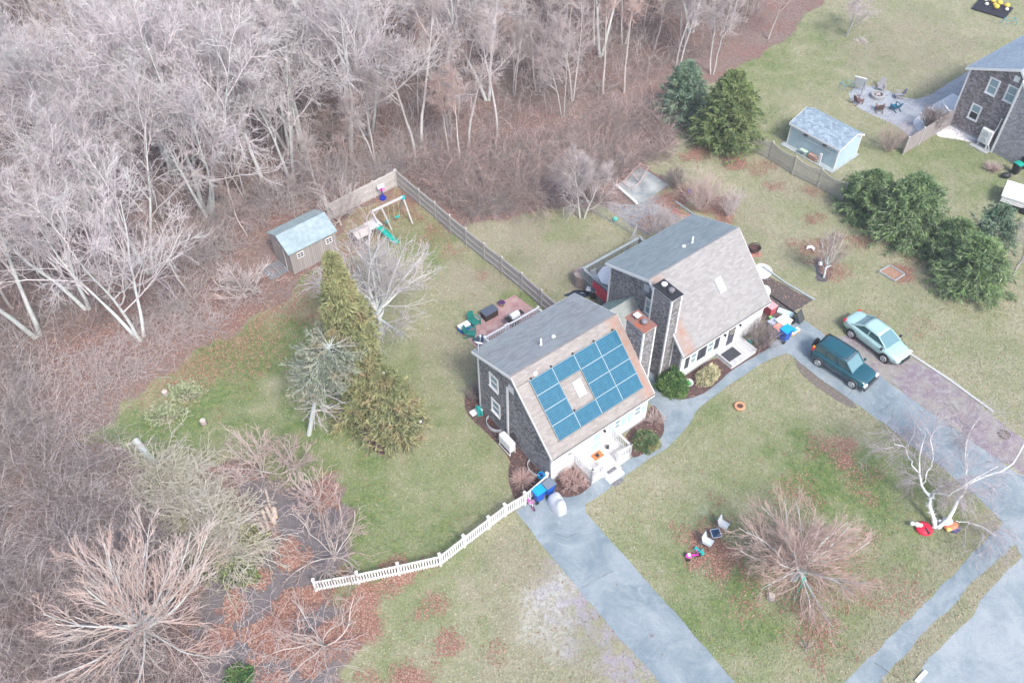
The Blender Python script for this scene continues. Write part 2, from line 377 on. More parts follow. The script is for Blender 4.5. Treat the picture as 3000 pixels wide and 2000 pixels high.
def asphalt(name, c1, c2, crack=.0, seams=True):
    t = NT(name); tc = t.n('TexCoord'); ov = tc.outputs['Object']
    a = t.noise(ov, .5, 6, .7, .6); b_ = t.noise(ov, 1.6, 7, .75, 1.0); f = t.noise(ov, 45, 3, .8)
    col = t.mix(t.ramp(a, .38, .62), c1, c2); col = t.mix(t.ramp(b_, .55, .78), col, lerp(c2, (.5, .52, .53), .35))
    col = t.mix(t.math('MULTIPLY', t.ramp(t.noise(ov, 1.1, 3, .6, 2), .6, .75), .35), col, lerp(c1, (.1, .1, .1), .5))
    f = t.noise(ov, 14, 7, .95); col = t.mix(.7, col, t.ramp(f, .3, .7, (.6, .6, .6), (1.35, 1.35, 1.35)), 'MULTIPLY')
    if crack:
        vo = t.n('TexVoronoi'); vo.feature = 'DISTANCE_TO_EDGE'; vo.inputs['Scale'].default_value = crack
        mp = t.n('Mapping'); t.l(ov, mp.inputs[0]); 
        ad = t.n('VectorMath'); ad.operation = 'ADD'; nz = t.n('TexNoise'); nz.inputs['Scale'].default_value = 1.5; nz.inputs['Detail'].default_value = 5
        sc_ = t.n('VectorMath'); sc_.operation = 'SCALE'; sc_.inputs['Scale'].default_value = 1.1
        t.l(ov, nz.inputs['Vector']); t.l(nz.outputs['Color'], sc_.inputs[0]); t.l(mp.outputs[0], ad.inputs[0]); t.l(sc_.outputs[0], ad.inputs[1]); t.l(ad.outputs[0], vo.inputs['Vector'])
        k = t.ramp(vo.outputs['Distance'], .004, .012, (1, 1, 1), (0, 0, 0))
        k = t.math('MULTIPLY', k, t.ramp(t.noise(ov, .25, 2), .45, .6)); col = t.mix(t.math('MULTIPLY', k, .7), col, (.06, .055, .05))
    m_ = t.out(col, .85, .25); t.bump(f, .4, .01); return m_
M_road = asphalt('road_asphalt', (.235, .285, .315), (.34, .375, .395), .0)
M_walk = asphalt('worn_asphalt', (.18, .23, .265), (.29, .335, .36), .0)
sheet('road', [(2701, 1955), (2720, 1925), (2767, 1884), (2818, 1833), (2850, 1805), (2869, 1761), (2910, 1715), (3000, 1620), (3300, 1300), (3700, 2400), (2300, 2500), (2690, 2000)], .004, M_road, .05)
sheet('pavement', [(2380, 2100), (2471, 2000), (2614, 1858), (2716, 1761), (2818, 1654), (2895, 1572), (2941, 1527), (3003, 1470), (3100, 1400), (3100, 1500), (2956, 1606), (2890, 1668), (2834, 1717), (2790, 1775), (2727, 1828), (2665, 1904), (2620, 1945), (2579, 2000), (2490, 2120)], .004, M_walk, .07)
sheet('driveway', [(1512, 1497), (1590, 1600), (1668, 1692), (1790, 1840), (1945, 2010), (2050, 2140), (2290, 2140), (2155, 2000), (2010, 1830), (1850, 1650), (1760, 1550), (1715, 1500), (1716, 1476), (1740, 1455), (1720, 1430), (1699, 1448), (1687, 1450), (1650, 1457), (1600, 1420), (1560, 1462)], .008, M_walk, .04)
sheet('path', [(1690, 1500), (1716, 1476), (1769, 1443), (1816, 1406), (1898, 1345), (1956, 1312), (1996, 1268), (2021, 1240), (2038, 1205), (2079, 1170), (2123, 1137), (2168, 1107), (2227, 1067), (2272, 1045), (2300, 1036), (2320, 1000), (2272, 1000),
  (2250, 1010), (2197, 1048), (2138, 1084), (2108, 1114), (2063, 1150), (2019, 1164), (1984, 1167), (1962, 1160), (1944, 1151), (1924, 1140), (1930, 1070), (1860, 1070), (1900, 1180), (1933, 1209), (1943, 1235), (1944, 1265),
  (1933, 1282), (1920, 1296), (1902, 1315), (1879, 1331), (1851, 1340), (1800, 1375), (1729, 1422), (1699, 1448)], .0115, M_walk, .03)
sheet('driveway', [(2250, 985), (2262, 1030), (2300, 1032), (2322, 1043), (2345, 1064), (2396, 1104), (2463, 1150), (2550, 1214), (2593, 1241), (2678, 1312), (2754, 1363), (2805, 1412), (2869, 1460), (2925, 1518), (2960, 1560), (3000, 1640), (3150, 1600), (3200, 1500),
  (3000, 1395), (2971, 1380), (2900, 1330), (2843, 1289), (2800, 1259), (2713, 1200), (2644, 1150), (2539, 1070), (2470, 1018), (2415, 980), (2373, 950), (2352, 937), (2320, 930)], .015, M_walk, .04)
t = NT('gravel'); tc = t.n('TexCoord'); ov = tc.outputs['Object']; a = t.noise(ov, .7, 6, .7); f = t.noise(ov, 30, 3, .8)
col = t.mix(t.ramp(a, .42, .58), (.235, .19, .225), (.30, .28, .25)); col = t.mix(t.ramp(t.noise(ov, 2.4, 5, .7), .5, .64), col, (.34, .33, .34))
col = t.mix(.8, col, t.ramp(f, .3, .7, (.6, .6, .6), (1.3, 1.3, 1.3)), 'MULTIPLY'); M_gravel = t.out(col, .95, .1); t.bump(f, .7, .03)
sheet('gravel_path', [(2440, 985), (2500, 1030), (2560, 1085), (2713, 1200), (2800, 1259), (2843, 1289), (2900, 1330), (3060, 1430), (3050, 1330), (2960, 1260), (2905, 1215), (2800, 1130), (2700, 1065), (2640, 1030), (2560, 975)], .004, M_gravel, .12)
t = NT('mulch'); tc = t.n('TexCoord'); ov = tc.outputs['Object']; f = t.noise(ov, 22, 4, .8); a = t.noise(ov, 1.5, 5, .7)
col = t.mix(t.ramp(f, .35, .65), (.055, .035, .035), (.16, .105, .10)); col = t.mix(t.ramp(a, .5, .65), col, (.13, .09, .085)); M_mulch = t.out(col, .95, .1); t.bump(f, .8, .04)
M_darkmulch = mat('black_mulch', (.05, .05, .06), (.14, .14, .15), 20, .95, .1, bump=.6)
M_wchip = mat('white_stone', (.55, .57, .6), (.92, .92, .92), 18, .9, .1, bump=.6)
def bed(name, pts, z=.012, m_=None, cr=True, jit=.05): return sheet(name, pts, z, m_ or M_mulch, jit, cr=cr)
bed('mulch_bed', [(1362, 1150), (1400, 1130), (1440, 1190), (1500, 1290), (1560, 1350), (1610, 1400), (1560, 1450), (1512, 1478), (1492, 1420), (1488, 1370), (1500, 1350), (1440, 1280), (1360, 1210)])
bed('mulch_bed', [(1612, 1412), (1735, 1330), (1760, 1400), (1729, 1424), (1699, 1450), (1650, 1459), (1625, 1440)])
bed('mulch_bed', [(1820, 1280), (1895, 1215), (1912, 1180), (1935, 1209), (1945, 1235), (1946, 1265), (1935, 1284), (1921, 1298), (1902, 1317), (1879, 1333), (1848, 1344)])
bed('mulch_bed', [(1928, 1090), (2008, 1098), (2102, 1040), (2150, 1065), (2250, 985), (2280, 1000), (2272, 1009), (2197, 1052), (2138, 1088), (2108, 1118), (2063, 1153), (2019, 1168), (1984, 1171), (1962, 1164), (1935, 1150)])
bed('mulch_bed', [(1060, 1270), (1100, 1330), (1140, 1330), (1200, 1290), (1240, 1250), (1245, 1225), (1225, 1195), (1200, 1180), (1080, 1180)])
bed('mulch_bed', [(2165, 850), (2235, 800), (2380, 880), (2300, 930), (2215, 940)], m_=mat('dark_soil', (.07, .065, .07), (.15, .125, .11), 9, .95, .1, bump=.5), cr=False)
bed('mulch_bed', [(2375, 750), (2440, 760), (2440, 810), (2420, 828), (2385, 822), (2395, 800)], m_=M_darkmulch)
bed('stone_bed', [(2728, 399), (2775, 362), (2812, 376), (2872, 408), (2858, 421), (2810, 409)], m_=M_wchip)
bed('stone_bed', [(2670, 360), (2690, 338), (2735, 345), (2775, 350), (2730, 395), (2695, 390)], m_=M_wchip)
bed('stone_bed', z=.02, pts=[(2210, 775), (2240, 770), (2272, 795), (2245, 820), (2225, 815)], m_=M_wchip)
bed('mulch_strip', [(2325, 1042), (2345, 1064), (2396, 1104), (2463, 1150), (2520, 1195), (2490, 1195), (2430, 1160), (2360, 1110), (2335, 1080)], m_=mat('bare_strip', (.1, .1, .1), (.24, .2, .16), 8, .95, .1, bump=.5))
M_pav = brick('grey_pavers', (.30, .33, .38), (.40, .42, .46), (.2, .21, .22), .42, .28, .02, rough=.9, stain=(.42, .46, .5), stain_s=.6)
sheet('paver_patio', [(2486, 271), (2500, 261), (2529, 252), (2564, 254), (2607, 268), (2643, 286), (2686, 291), (2729, 277), (2775, 246), (2836, 211), (2950, 130), (3100, 200), (3000, 300), (2800, 360), (2671, 409), (2629, 371), (2586, 350), (2550, 334), (2514, 316), (2493, 296)], .008, M_pav, .02)
sheet('concrete_slab', [(1879, 492), (1959, 543), (1868, 602), (1804, 547), (1845, 515), (1850, 504)], .06, mat('slab', (.17, .2, .21), (.42, .43, .42), .9, .9, .2, bump=.2), .02, thick=.06)
sheet('dirt_pad', [(1740, 590), (1860, 600), (1920, 560), (1990, 610), (1980, 660), (1890, 690), (1790, 620)], .004, mat('dirty_gravel', (.2, .19, .22), (.34, .35, .33), 2.5, .95, .1, bump=.4), .15)
# house one: red paver patio
H1 = (2.291, 30.540, .6433); H2 = (11.076, 38.439, .6446); H3 = (41.227, 63.925, .6446)
def loc(h, x, y, z=0.0):
    c, s = math.cos(h[2]), math.sin(h[2]); return (h[0]+c*x-s*y, h[1]+s*x+c*y, z)
def crack(pts, w_=.022):
    q = [np.array(P2(*c)) for c in pts]; out = []
    for i in range(len(q)-1):
        for k in range(5): out.append(q[i]+(q[i+1]-q[i])*k/5+rng.normal(0, .03, 2))
    out.append(q[-1]); n_ = len(out); m = MB(); vs = []
    for i, p in enumerate(out):
        d_ = out[min(i+1, n_-1)]-out[max(i-1, 0)]; nn = np.array([-d_[1], d_[0]])/(np.linalg.norm(d_)+1e-9)*w_*(.3+rng.random())*.5; vs += [(*(p+nn), .0195), (*(p-nn), .0195)]
    m.add(vs, [(2*i, 2*i+1, 2*i+3, 2*i+2) for i in range(n_-1)]); m.build('driveway_crack', mat('crack_dark', (.05, .05, .05), (.12, .11, .1), 5, .95), fix=False)['kind'] = 'structure'
for cr_ in ([(1699, 1724), (1755, 1692), (1797, 1671)], [(2547, 1212), (2595, 1196), (2609, 1178)], [(2598, 1243), (2616, 1228), (2612, 1206), (2622, 1194)], [(2480, 1163), (2530, 1110), (2548, 1085)], [(2640, 1990), (2560, 1940)], [(1782, 1398), (1812, 1409)], [(1957, 1293), (1973, 1306)], [(1620, 1560), (1660, 1575), (1700, 1560)]): crack(cr_)
M_redp = brick('red_pavers', (.34, .19, .19), (.45, .29, .28), (.28, .2, .19), .45, .45, .015, off=0, rough=.9, stain=(.48, .38, .37), stain_s=1.2)
sheet('patio', [loc(H1, *q)[:2] for q in ((3.05, 11.3), (8.6, 11.3), (8.3, 14.5), (3.05, 14.45))], .012, M_redp, 0, px=False)
# ================================================================ BUILDINGS
M_white = mat('white_paint', (.80, .80, .80), (.72, .73, .74), 2, .5, .4)
M_trim = mat('white_trim', (.82, .82, .81), (.75, .75, .75), 1.5, .5, .4)
M_found = mat('foundation', (.42, .43, .44), (.3, .31, .32), 2, .9)
M_shing = brick('cedar_shingle', (.15, .145, .15), (.50, .485, .50), (.085, .08, .08), .16, .13, .012, stain=(.30, .29, .30), stain_s=.5, bumps=.7, bias=-.1)
M_shing3 = brick('cedar_shingle_pale', (.26, .255, .28), (.5, .49, .52), (.13, .12, .13), .2, .14, .012, stain=(.36, .35, .38), stain_s=.6)
M_shing_b = brick('cedar_shingle_brown', (.16, .135, .14), (.46, .42, .44), (.10, .085, .085), .2, .15, .012, stain=(.26, .23, .235), stain_s=.5, bias=-.1)
M_clap = brick('white_clapboard', (.80, .80, .80), (.83, .83, .83), (.6, .61, .62), 6, .11, .006)
M_dark = mat('black_metal', (.02, .02, .022), (.035, .035, .04), 5, .5, .4)
M_glass = NT('window_glass').out((.26, .37, .42), .12, .8)  # pale blue reflection is painted into the panes' base colour
def rust(u0, u1, v1):
    def f(t, tc, col):
        sx = t.n('SeparateXYZ'); t.l(tc.outputs['UV'], sx.inputs[0])
        a = t.math('SUBTRACT', 1, t.math('ABSOLUTE', t.math('DIVIDE', t.math('SUBTRACT', sx.outputs[0], (u0+u1)/2), (u1-u0)/2)), clamp=True)
        b = t.ramp(t.math('MULTIPLY', sx.outputs[1], 1/v1), .8, 1.0, (1, 1, 1), (0, 0, 0))
        k = t.math('MULTIPLY', t.math('MULTIPLY', a, b), t.ramp(t.noise(tc.outputs['UV'], 2.5, 4), .2, .6))
        return t.mix(t.math('MULTIPLY', k, .85, clamp=True), col, (.36, .19, .13))
    return f
M_rf1 = brick('roof_tan', (.285, .26, .245), (.37, .34, .32), (.235, .215, .205), .33, .15, .006, rough=.95, extra=rust(7.0, 8.5, 99))
M_rf2 = brick('roof_greige', (.285, .275, .27), (.36, .35, .345), (.245, .235, .235), .33, .15, .006, rough=.95, extra=rust(-.1, 1.2, 8.5))
M_rb = brick('roof_slate', (.22, .235, .25), (.30, .32, .335), (.2, .21, .22), .5, .14, .006, rough=.95, stain=(.27, .33, .34), stain_s=.6)
M_rb2 = brick('roof_bluegreen', (.19, .235, .255), (.26, .31, .33), (.17, .2, .21), .5, .14, .006, rough=.95, stain=(.25, .31, .33), stain_s=.6)
M_rb3 = brick('roof_blue', (.22, .28, .35), (.3, .37, .44), (.2, .25, .3), .33, .14, .006, rough=.95, stain=(.33, .40, .46), stain_s=.5)
M_shut_blue = mat('pale_blue_paint', (.45, .66, .70), (.5, .72, .75), 4, .5)
M_shut_dark = mat('charcoal_paint', (.05, .055, .075), (.08, .085, .11), 4, .5)
def window(par, pos, w_, h_, axis='x', sgn=-1, mulls=1, name='window', lower=None):
    """window centred at pos on a wall; axis = wall normal axis, sgn = outward side"""
    x, y, z = pos; M = Matrix.Translation((x, y, z))
    if axis == 'x': M = M @ Matrix.Rotation(R(-90 if sgn < 0 else 90), 4, 'Z')
    elif sgn > 0: M = M @ Matrix.Rotation(R(180), 4, 'Z')
    # local: u = x, outward = -y
    t_ = .11; a, b = w_/2, h_/2
    def mb(): m_ = MB(); m_.M = M; return m_
    f = mb(); f.box(-a, a, -.05, .02, b-t_, b).box(-a, a, -.05, .02, -b, -b+t_).box(-a, -a+t_, -.05, .02, -b+t_, b-t_).box(a-t_, a, -.05, .02, -b+t_, b-t_)
    o = f.build(name, M_trim, par)
    s = mb(); s.box(-a-.03, a+.03, -.09, -.052, -b-.04, -b+.02).build('sill', M_trim, o)
    g = mb(); g.box(-a+t_, a-t_, -.012, .0, .025, b-t_); g.build('pane', M_glass, o)
    g = mb(); g.box(-a+t_, a-t_, -.004, .006, -b+t_, -.025); g.build('pane', lower or M_glass, o)
    s = mb(); s.box(-a+t_, a-t_, -.035, 0, -.025, .025)
    if mulls: s.box(-a+t_, -a+t_+.03, -.03, 0, -b+t_, b-t_).box(a-t_-.03, a-t_, -.03, 0, -b+t_, b-t_)
    s.build('sash', M_trim, o); return o
def saltbox(name, label, h, dims, mats, back_gable=True, z0=0.0):
    L, dr, db, Hf, Hr, Hb = dims; mroof_f, mroof_b, mwall, mfront = mats
    root = thing(name, label, 'house', (h[0], h[1], z0), h[2])
    wr, wf, th = .2, .3, .14
    sf, sb = (Hr-Hf)/dr, (Hr-Hb)/(db-dr)
    cf = th*math.sqrt(1+sf*sf); cb = th*math.sqrt(1+sb*sb)
    # two roof planes, meeting at the ridge
    MB().prism([(0, Hf), (dr, Hr), (dr, Hr-cf), (.0, Hf-cf)], 'x', 0, L).build('front_roof', mroof_f, root)
    r_ = MB().prism([(dr+.001, Hr+.002), (db, Hb), (db, Hb-cb), (dr+.001, Hr-cb)], 'x', 0, L).build('back_roof', mroof_b, root)
    MB().prism([(dr-.16, Hr-.16*sf+.014), (dr, Hr+.016), (dr+.16, Hr-.16*sb+.018), (dr+.16, Hr-.16*sb+.005), (dr, Hr+.003), (dr-.16, Hr-.16*sf+.002)], 'x', -.01, L+.01).build('ridge_cap', mroof_f, root)
    def zr(y): return (Hf+sf*y-cf if y < dr else Hb+sb*(db-y)-cb)-.004
    y0, y1 = wf, db-wf
    gab = [(y0, .22), (y1, .22), (y1, zr(y1)), (dr, min(Hr-cf, Hr-cb)-.004), (y0, zr(y0))]
    MB().prism(gab, 'x', wr, wr+.12).build('gable_wall', mwall, root); MB().prism(gab, 'x', L-wr-.12, L-wr).build('gable_wall', mwall, root)
    MB().box(wr+.122, L-wr-.122, y0, y0+.12, .22, zr(y0)).build('front_wall', mfront, root)
    MB().box(wr+.122, L-wr-.122, y1-.12, y1, .22, zr(y1)-.02).build('back_wall', mwall, root)
    MB().box(wr+.02, L-wr-.02, y0+.02, y1-.02, -.3, .218).build('foundation', M_found, root)
    # trim: corner boards, rakes, fascia
    t_ = MB()
    for x in (wr-.02, L-wr-.10):
        for y in (y0-.02, y1-.12): t_.box(x, x+.12 if x > 1 else x+.12, y, y+.14, .2, zr(y0 if y < 1 else y1)-.03)
    for x0, x1 in ((-.035, wr-.022), (L-wr+.022, L+.035)):
        t_.prism([(0, Hf-.015), (dr, Hr-.015), (dr, Hr-.23-.03), (0, Hf-.26)], 'x', x0, x0+.045 if x0 < 1 else x1) if x0 < 1 else t_.prism([(0, Hf-.015), (dr, Hr-.015), (dr, Hr-.26), (0, Hf-.26)], 'x', x1-.045, x1)
        xa, xb = (x0, x0+.045) if x0 < 1 else (x1-.045, x1)
        t_.prism([(dr+.002, Hr-.015), (db, Hb-.015), (db, Hb-.22), (dr+.002, Hr-.26)], 'x', xa, xb)
    t_.box(.012, L-.012, -.03, -.003, Hf-.22, Hf-.03); t_.box(.012, L-.012, db+.003, db+.03, Hb-.22, Hb-.03)
    t_.box(.012, L-.012, .0, y0-.002, Hf-.26, Hf-.222)
    t_.build('trim', M_trim, root)
    MB().box(-.02, L+.02, -.045, -.032, Hf-.045, Hf+.012).build('drip_edge', M_dark, root)
    return root
def roof_M(dims, x, y, front=True):
    """local frame on a roof plane: X along ridge, Y up the slope, Z out"""
    L, dr, db, Hf, Hr, Hb = dims
    s = (Hr-Hf)/dr if front else (Hb-Hr)/(db-dr)
    z = Hf+s*y if front else Hr+s*(y-dr)
    return Matrix.Translation((x, y, z)) @ Matrix.Rotation(math.atan(s), 4, 'X')
D1 = (8.163, 3.961, 7.939, 2.879, 6.708, 5.414); D2 = (8.194, 3.887, 7.925, 2.82, 6.769, 5.291); D3 = (9.5, 3.95, 7.95, 3.55, 7.5, 5.75)
hs1 = saltbox('shingled_house', 'grey shingled saltbox house with blue solar panels on its front roof', H1, D1, (M_rf1, M_rb, M_shing, M_white))
hs2 = saltbox('shingled_house', 'grey shingled saltbox house with black-capped chimney and charcoal shutters', H2, D2, (M_rf2, M_rb2, M_shing, M_clap))
def box_on(M, name, mats, par, *b, bevel=0):
    m_ = MB(); m_.M = M; m_.box(*b); return m_.build(name, mats, par, bevel=bevel)
# ---- solar panels
M_cell = brick('solar_cells', (.006, .088, .16), (.016, .125, .205), (.055, .2, .28), .156, .156, .011, off=0, rough=.18, bumps=0, spec=.6)
def cellmod():
    t_ = M_cell.node_tree
cellmod()
M_alu = mat('aluminium', (.62, .66, .7), (.7, .73, .76), 3, .35, .5, .3); M_pframe = mat('panel_frame', (.30, .40, .44), (.38, .47, .5), 3, .4, .5, .2)
Sp = math.hypot(D1[1], D1[4]-D1[3]); cols, rows = 4, 4
M0 = roof_M(D1, .876, .772*D1[1]/Sp)
def pan(i, j):
    m_ = M0 @ Matrix.Translation((i*1.672, j*1.004, .10)); return m_
fr = MB(); pn = MB()
frame = None; cells = None
for i in range(4):
    for j in range(4):
        if i == 1 and j in (1, 2): continue
        root = bpy.data.objects.new('solar_panel', cells) if cells else None
        if cells is None:
            p_ = MB(); p_.box(.02, 1.642, .02, .977, .0, .034); root = p_.build('solar_panel', M_cell); cells = root.data
            f_ = MB(); f_.box(0, 1.662, 0, .02, -.005, .04).box(0, 1.662, .977, .997, -.005, .04).box(0, .02, .02, .977, -.005, .04).box(1.642, 1.662, .02, .977, -.005, .04)
            fo = f_.build('frame', M_pframe, root); frame = fo.data
        else:
            COL.objects.link(root); fo = bpy.data.objects.new('frame', frame); COL.objects.link(fo); fo.parent = root
        root.parent = hs1; root.matrix_local = pan(i, j)
rl = MB(); rl.M = M0
for i in range(4):
    rng_j = [(0, 1), (3, 4)] if i == 1 else [(0, 4)]
    for a, b in rng_j:
        for u in (.25, 1.4): rl.box(i*1.672+u, i*1.672+u+.04, a*1.004+.02, b*1.004-.02, .012, .09)
    for a, b in rng_j: rl.box(i*1.672-.02, i*1.672+1.68, a*1.004-.03, a*1.004-.005, .0, .13)
rl.box(-.9, -.02, 4.03, 4.055, .01, .035)
rl.build('mounting_rail', M_dark, hs1)
for k, (u, v) in enumerate(((.2, 4.06), (1.7, 4.06), (3.35, 4.06), (5.0, 4.06), (6.5, 4.06), (1.8, 1.08))):
    c_ = MB(); c_.M = M0 @ Matrix.Translation((u, v, .02)); c_.lathe([(.07, 0), (.07, .05), (.04, .08), (0, .08)], 8); c_.build('rail_clamp', M_dark, hs1, smooth=True)
box_on(M0 @ Matrix.Translation((.42, 4.10, .01)), 'junction_box', M_white, hs1, 0, .26, 0, .2, 0, .12)
def skylight(root, D, x0, x1, y0, y1):
    M = roof_M(D, x0, y0); s = math.hypot(1, (D[4]-D[3])/D[1]); h_ = (y1-y0)*s; w_ = x1-x0
    m_ = MB(); m_.M = M; m_.box(-.05, 0, -.05, h_+.05, -.01, .1).box(w_, w_+.05, -.05, h_+.05, -.01, .1).box(0, w_, -.05, 0, -.01, .1).box(0, w_, h_, h_+.05, -.01, .1)
    o = m_.build('skylight', M_alu, root); box_on(M, 'pane', mat('skylight_pane', (.66, .73, .76), (.72, .78, .8), 1, .15, .6), o, .002, w_-.002, .002, h_-.002, .02, .085)
skylight(hs1, D1, 3.37, 3.87, 1.72, 2.38); skylight(hs2, D2, 4.62, 5.1, 1.66, 2.34)
def stack(root, D, x, y, tall):
    M = roof_M(D, x, y, False); z = M.translation.z; m_ = MB()
    if tall: m_.lathe([(.14, 0), (.07, .06), (.055, .1), (.055, .55), (0, .55)], 10, (x, y, z-.01)); m_.build('vent_pipe', M_white, root, smooth=True)
    else: m_.M = M; m_.box(-.12, .12, -.1, .1, 0, .14, tx=.8, ty=.8); m_.build('roof_vent', M_trim, root, bevel=.02)
stack(hs1, D1, 3.14, 5.11, 1); stack(hs1, D1, 4.12, 5.13, 0); stack(hs2, D2, 5.01, 5.01, 1); stack(hs2, D2, 4.29, 5.07, 0)
# ---- chimneys
M_rustcap = mat('rusty_cap', (.42, .10, .045), (.16, .15, .14), 2.2, .7, .3); M_flue = mat('flue_metal', (.16, .15, .16), (.25, .24, .25), 4, .5, .4)
def chimney(root, x0, x1, y0, y1, zt, capm, lid1, lid2):
    c = MB().box(x0, x1, y0, y1, -.1, zt-.08).build('chimney', M_shing, root)
    t_ = MB()
    for x in (x0-.02, x1-.09):
        for y in (y0-.02, y1-.09): t_.box(x, x+.11, y, y+.11, 0, zt-.085)
    t_.box(x0-.03, x1+.03, y0-.03, y1+.03, zt-.079, zt-.02); t_.build('corner_board', M_trim, c)
    MB().box(x0-.05, x1+.05, y0-.05, y1+.05, zt-.018, zt+.02).build('cap', capm, c)
    cx = (x0+x1)/2; q = (y1-y0)/4
    for (yy, kind, m_) in ((y0+q*2.9, lid1, M_white), (y0+q*1.35, lid2, M_flue)):
        m = MB(); m.lathe([(.15, .02), (.15, .2), (.0, .2)], 14, (cx, yy, zt)); f = m.build('flue', M_flue, c, smooth=True)
        m = MB()
        if kind == 'sq': m.box(cx-.2, cx+.2, yy-.2, yy+.2, zt+.24, zt+.29); m.build('flue_lid', m_, c, bevel=.03)
        elif kind == 'disc': m.lathe([(0, .23), (.2, .23), (.21, .26), (.1, .3), (0, .31)], 18, (cx, yy, zt)); m.build('flue_lid', m_, c, smooth=True)
        else: m.lathe([(.16, .2), (.21, .21), (.21, .26), (.15, .33), (.06, .36), (0, .365)], 18, (cx, yy, zt)); m.build('flue_lid', m_, c, smooth=True)
chimney(hs1, 8.18, 9.17, 1.6, 3.2, 7.05, M_rustcap, 'sq', 'dome'); chimney(hs2, -.70, .18, 1.2, 2.85, 7.47, M_dark, 'disc', 'dome')
# ---- openings, house one
for y, z in ((5.96, 4.15), (5.84, 1.78)): window(hs1, (.2, y, z), .93, 1.27)
box_on(Matrix.Identity(4), 'gable_vent', M_trim, hs1, .12, .19, 3.92, 4.4, 5.0, 5.5)
box_on(Matrix.Identity(4), 'downspout', M_trim, hs1, .1, .19, 4.46, 4.62, .1, 5.1, bevel=.015)
for x0, x1 in ((5.19, 5.68), (6.86, 7.42)): window(hs1, ((x0+x1)/2, .3, 1.65), x1-x0+.16, 1.0, 'y', -1)
for x0, x1 in ((4.76, 5.08), (5.84, 6.2), (6.37, 6.70), (7.54, 7.85)):
    m = MB().box(x0, x1, .25, .298, 1.2, 2.05)
    for k in range(5): m.box(x0+.04, x1-.04, .235, .249, 1.26+k*.155, 1.36+k*.155)
    m.build('shutter', M_shut_blue, hs1)
d_ = MB().box(3.28, 4.08, .22, .298, .56, 2.4).build('door', M_trim, hs1, bevel=.01)
MB().box(3.38, 3.98, .2, .218, 1.45, 2.25).box(3.38, 3.98, .2, .218, .68, 1.33).build('pane', mat('door_glass', (.38, .62, .68), (.45, .7, .75), 2, .2, .5), d_)
MB().ball((3.34, .19, 1.4), .035).build('handle', M_alu, d_, smooth=True)
for x, nm in ((3.1, 0), (8.0, 1)): pass
def lantern(par, x, y, z):
    o = MB().box(x-.05, x+.05, y-.1, y-.002, z-.04, z+.04).build('wall_lamp', M_dark, par)
    MB().lathe([(.02, -.16), (.06, -.12), (.06, .02), (.08, .03), (0, .1)], 6, (x, y-.14, z)).build('lamp_shade', M_dark, o)
lantern(hs1, 4.3, .3, 2.0); lantern(hs2, 4.15, .3, 2.0); lantern(hs2, 5.6, .3, 2.05)
for x in (1.3,): MB().box(x-.12, x+.12, -.08, -.035, 2.42, 2.5).build('floodlight', M_flue, hs1)
# ---- openings, house two
window(hs2, (.2, 3.7, 4.3), .8, 1.35); 
v = MB().box(.12, .19, 3.88, 4.32, 5.5, 6.0).build('gable_vent', M_trim, hs2)
MB().box(.1, .118, 3.94, 4.26, 5.55, 5.95).build('louvre', mat('louvre', (.4, .5, .52), (.5, .58, .6), 3), v)
for x0, x1 in ((1.05, 1.62), (2.62, 3.22)): window(hs2, ((x0+x1)/2, .3, 1.55), x1-x0+.12, 1.15, 'y', -1)
for x0, x1 in ((.58, .9), (1.72, 2.1), (2.14, 2.5), (3.36, 3.76)):
    m = MB().box(x0, x1, .25, .298, 1.0, 2.1)
    for k in range(6): m.box(x0+.04, x1-.04, .235, .249, 1.06+k*.17, 1.17+k*.17)
    m.build('shutter', M_shut_dark, hs2)
d_ = MB().box(4.4, 5.3, .22, .298, .42, 2.4).build('door', M_trim, hs2, bevel=.01)
MB().box(4.52, 5.18, .2, .218, .6, 2.25).build('pane', M_shut_dark, d_); MB().ball((4.46, .19, 1.3), .035).build('handle', M_alu, d_, smooth=True)
wn = MB(); wn.lathe([(.1, 0), (.14, .03), (.1, .06)], 12); wn.at((4.85, .17, 1.9), (R(90), 0, 0))
wr_ = MB().at((4.85, .19, 1.85), (R(90), 0, 0)); wr_.tube([(math.cos(a)*.2, math.sin(a)*.2, 0) for a in np.linspace(0, 2*math.pi, 14)[:-1]], .045, 6, closed=True)
wo = wr_.build('wreath', mat('wreath', (.12, .14, .08), (.5, .45, .4), 20, .9)); wo.parent = hs2
# ---- link between the houses
lk = thing('connecting_roof', 'small mossy gabled outbuilding roof between the two grey houses', 'outbuilding', loc(H2, 0, 5.18), H2[2])
M_moss = mat('mossy_roof', (.2, .3, .31), (.42, .5, .42), 3.5, .95, .1, bump=.4); M_rtan = brick('roof_tan_green', (.3, .33, .32), (.37, .4, .38), (.25, .27, .27), .33, .15, .006)
MB().prism([(0, 4.17), (-1.55, 2.5), (-1.55, 2.38), (0, 4.05)], 'x', -3.7, .195).build('roof', M_rtan, lk)
MB().prism([(.002, 4.172), (2.35, 1.75), (2.35, 1.63), (.002, 4.05)], 'x', -3.7, .195).build('roof', M_moss, lk)
MB().prism([(-1.4, 0), (2.2, 0), (2.2, 1.7), (0, 4.0), (-1.4, 2.5)], 'x', -3.6, .19).build('wall', M_shing, lk)
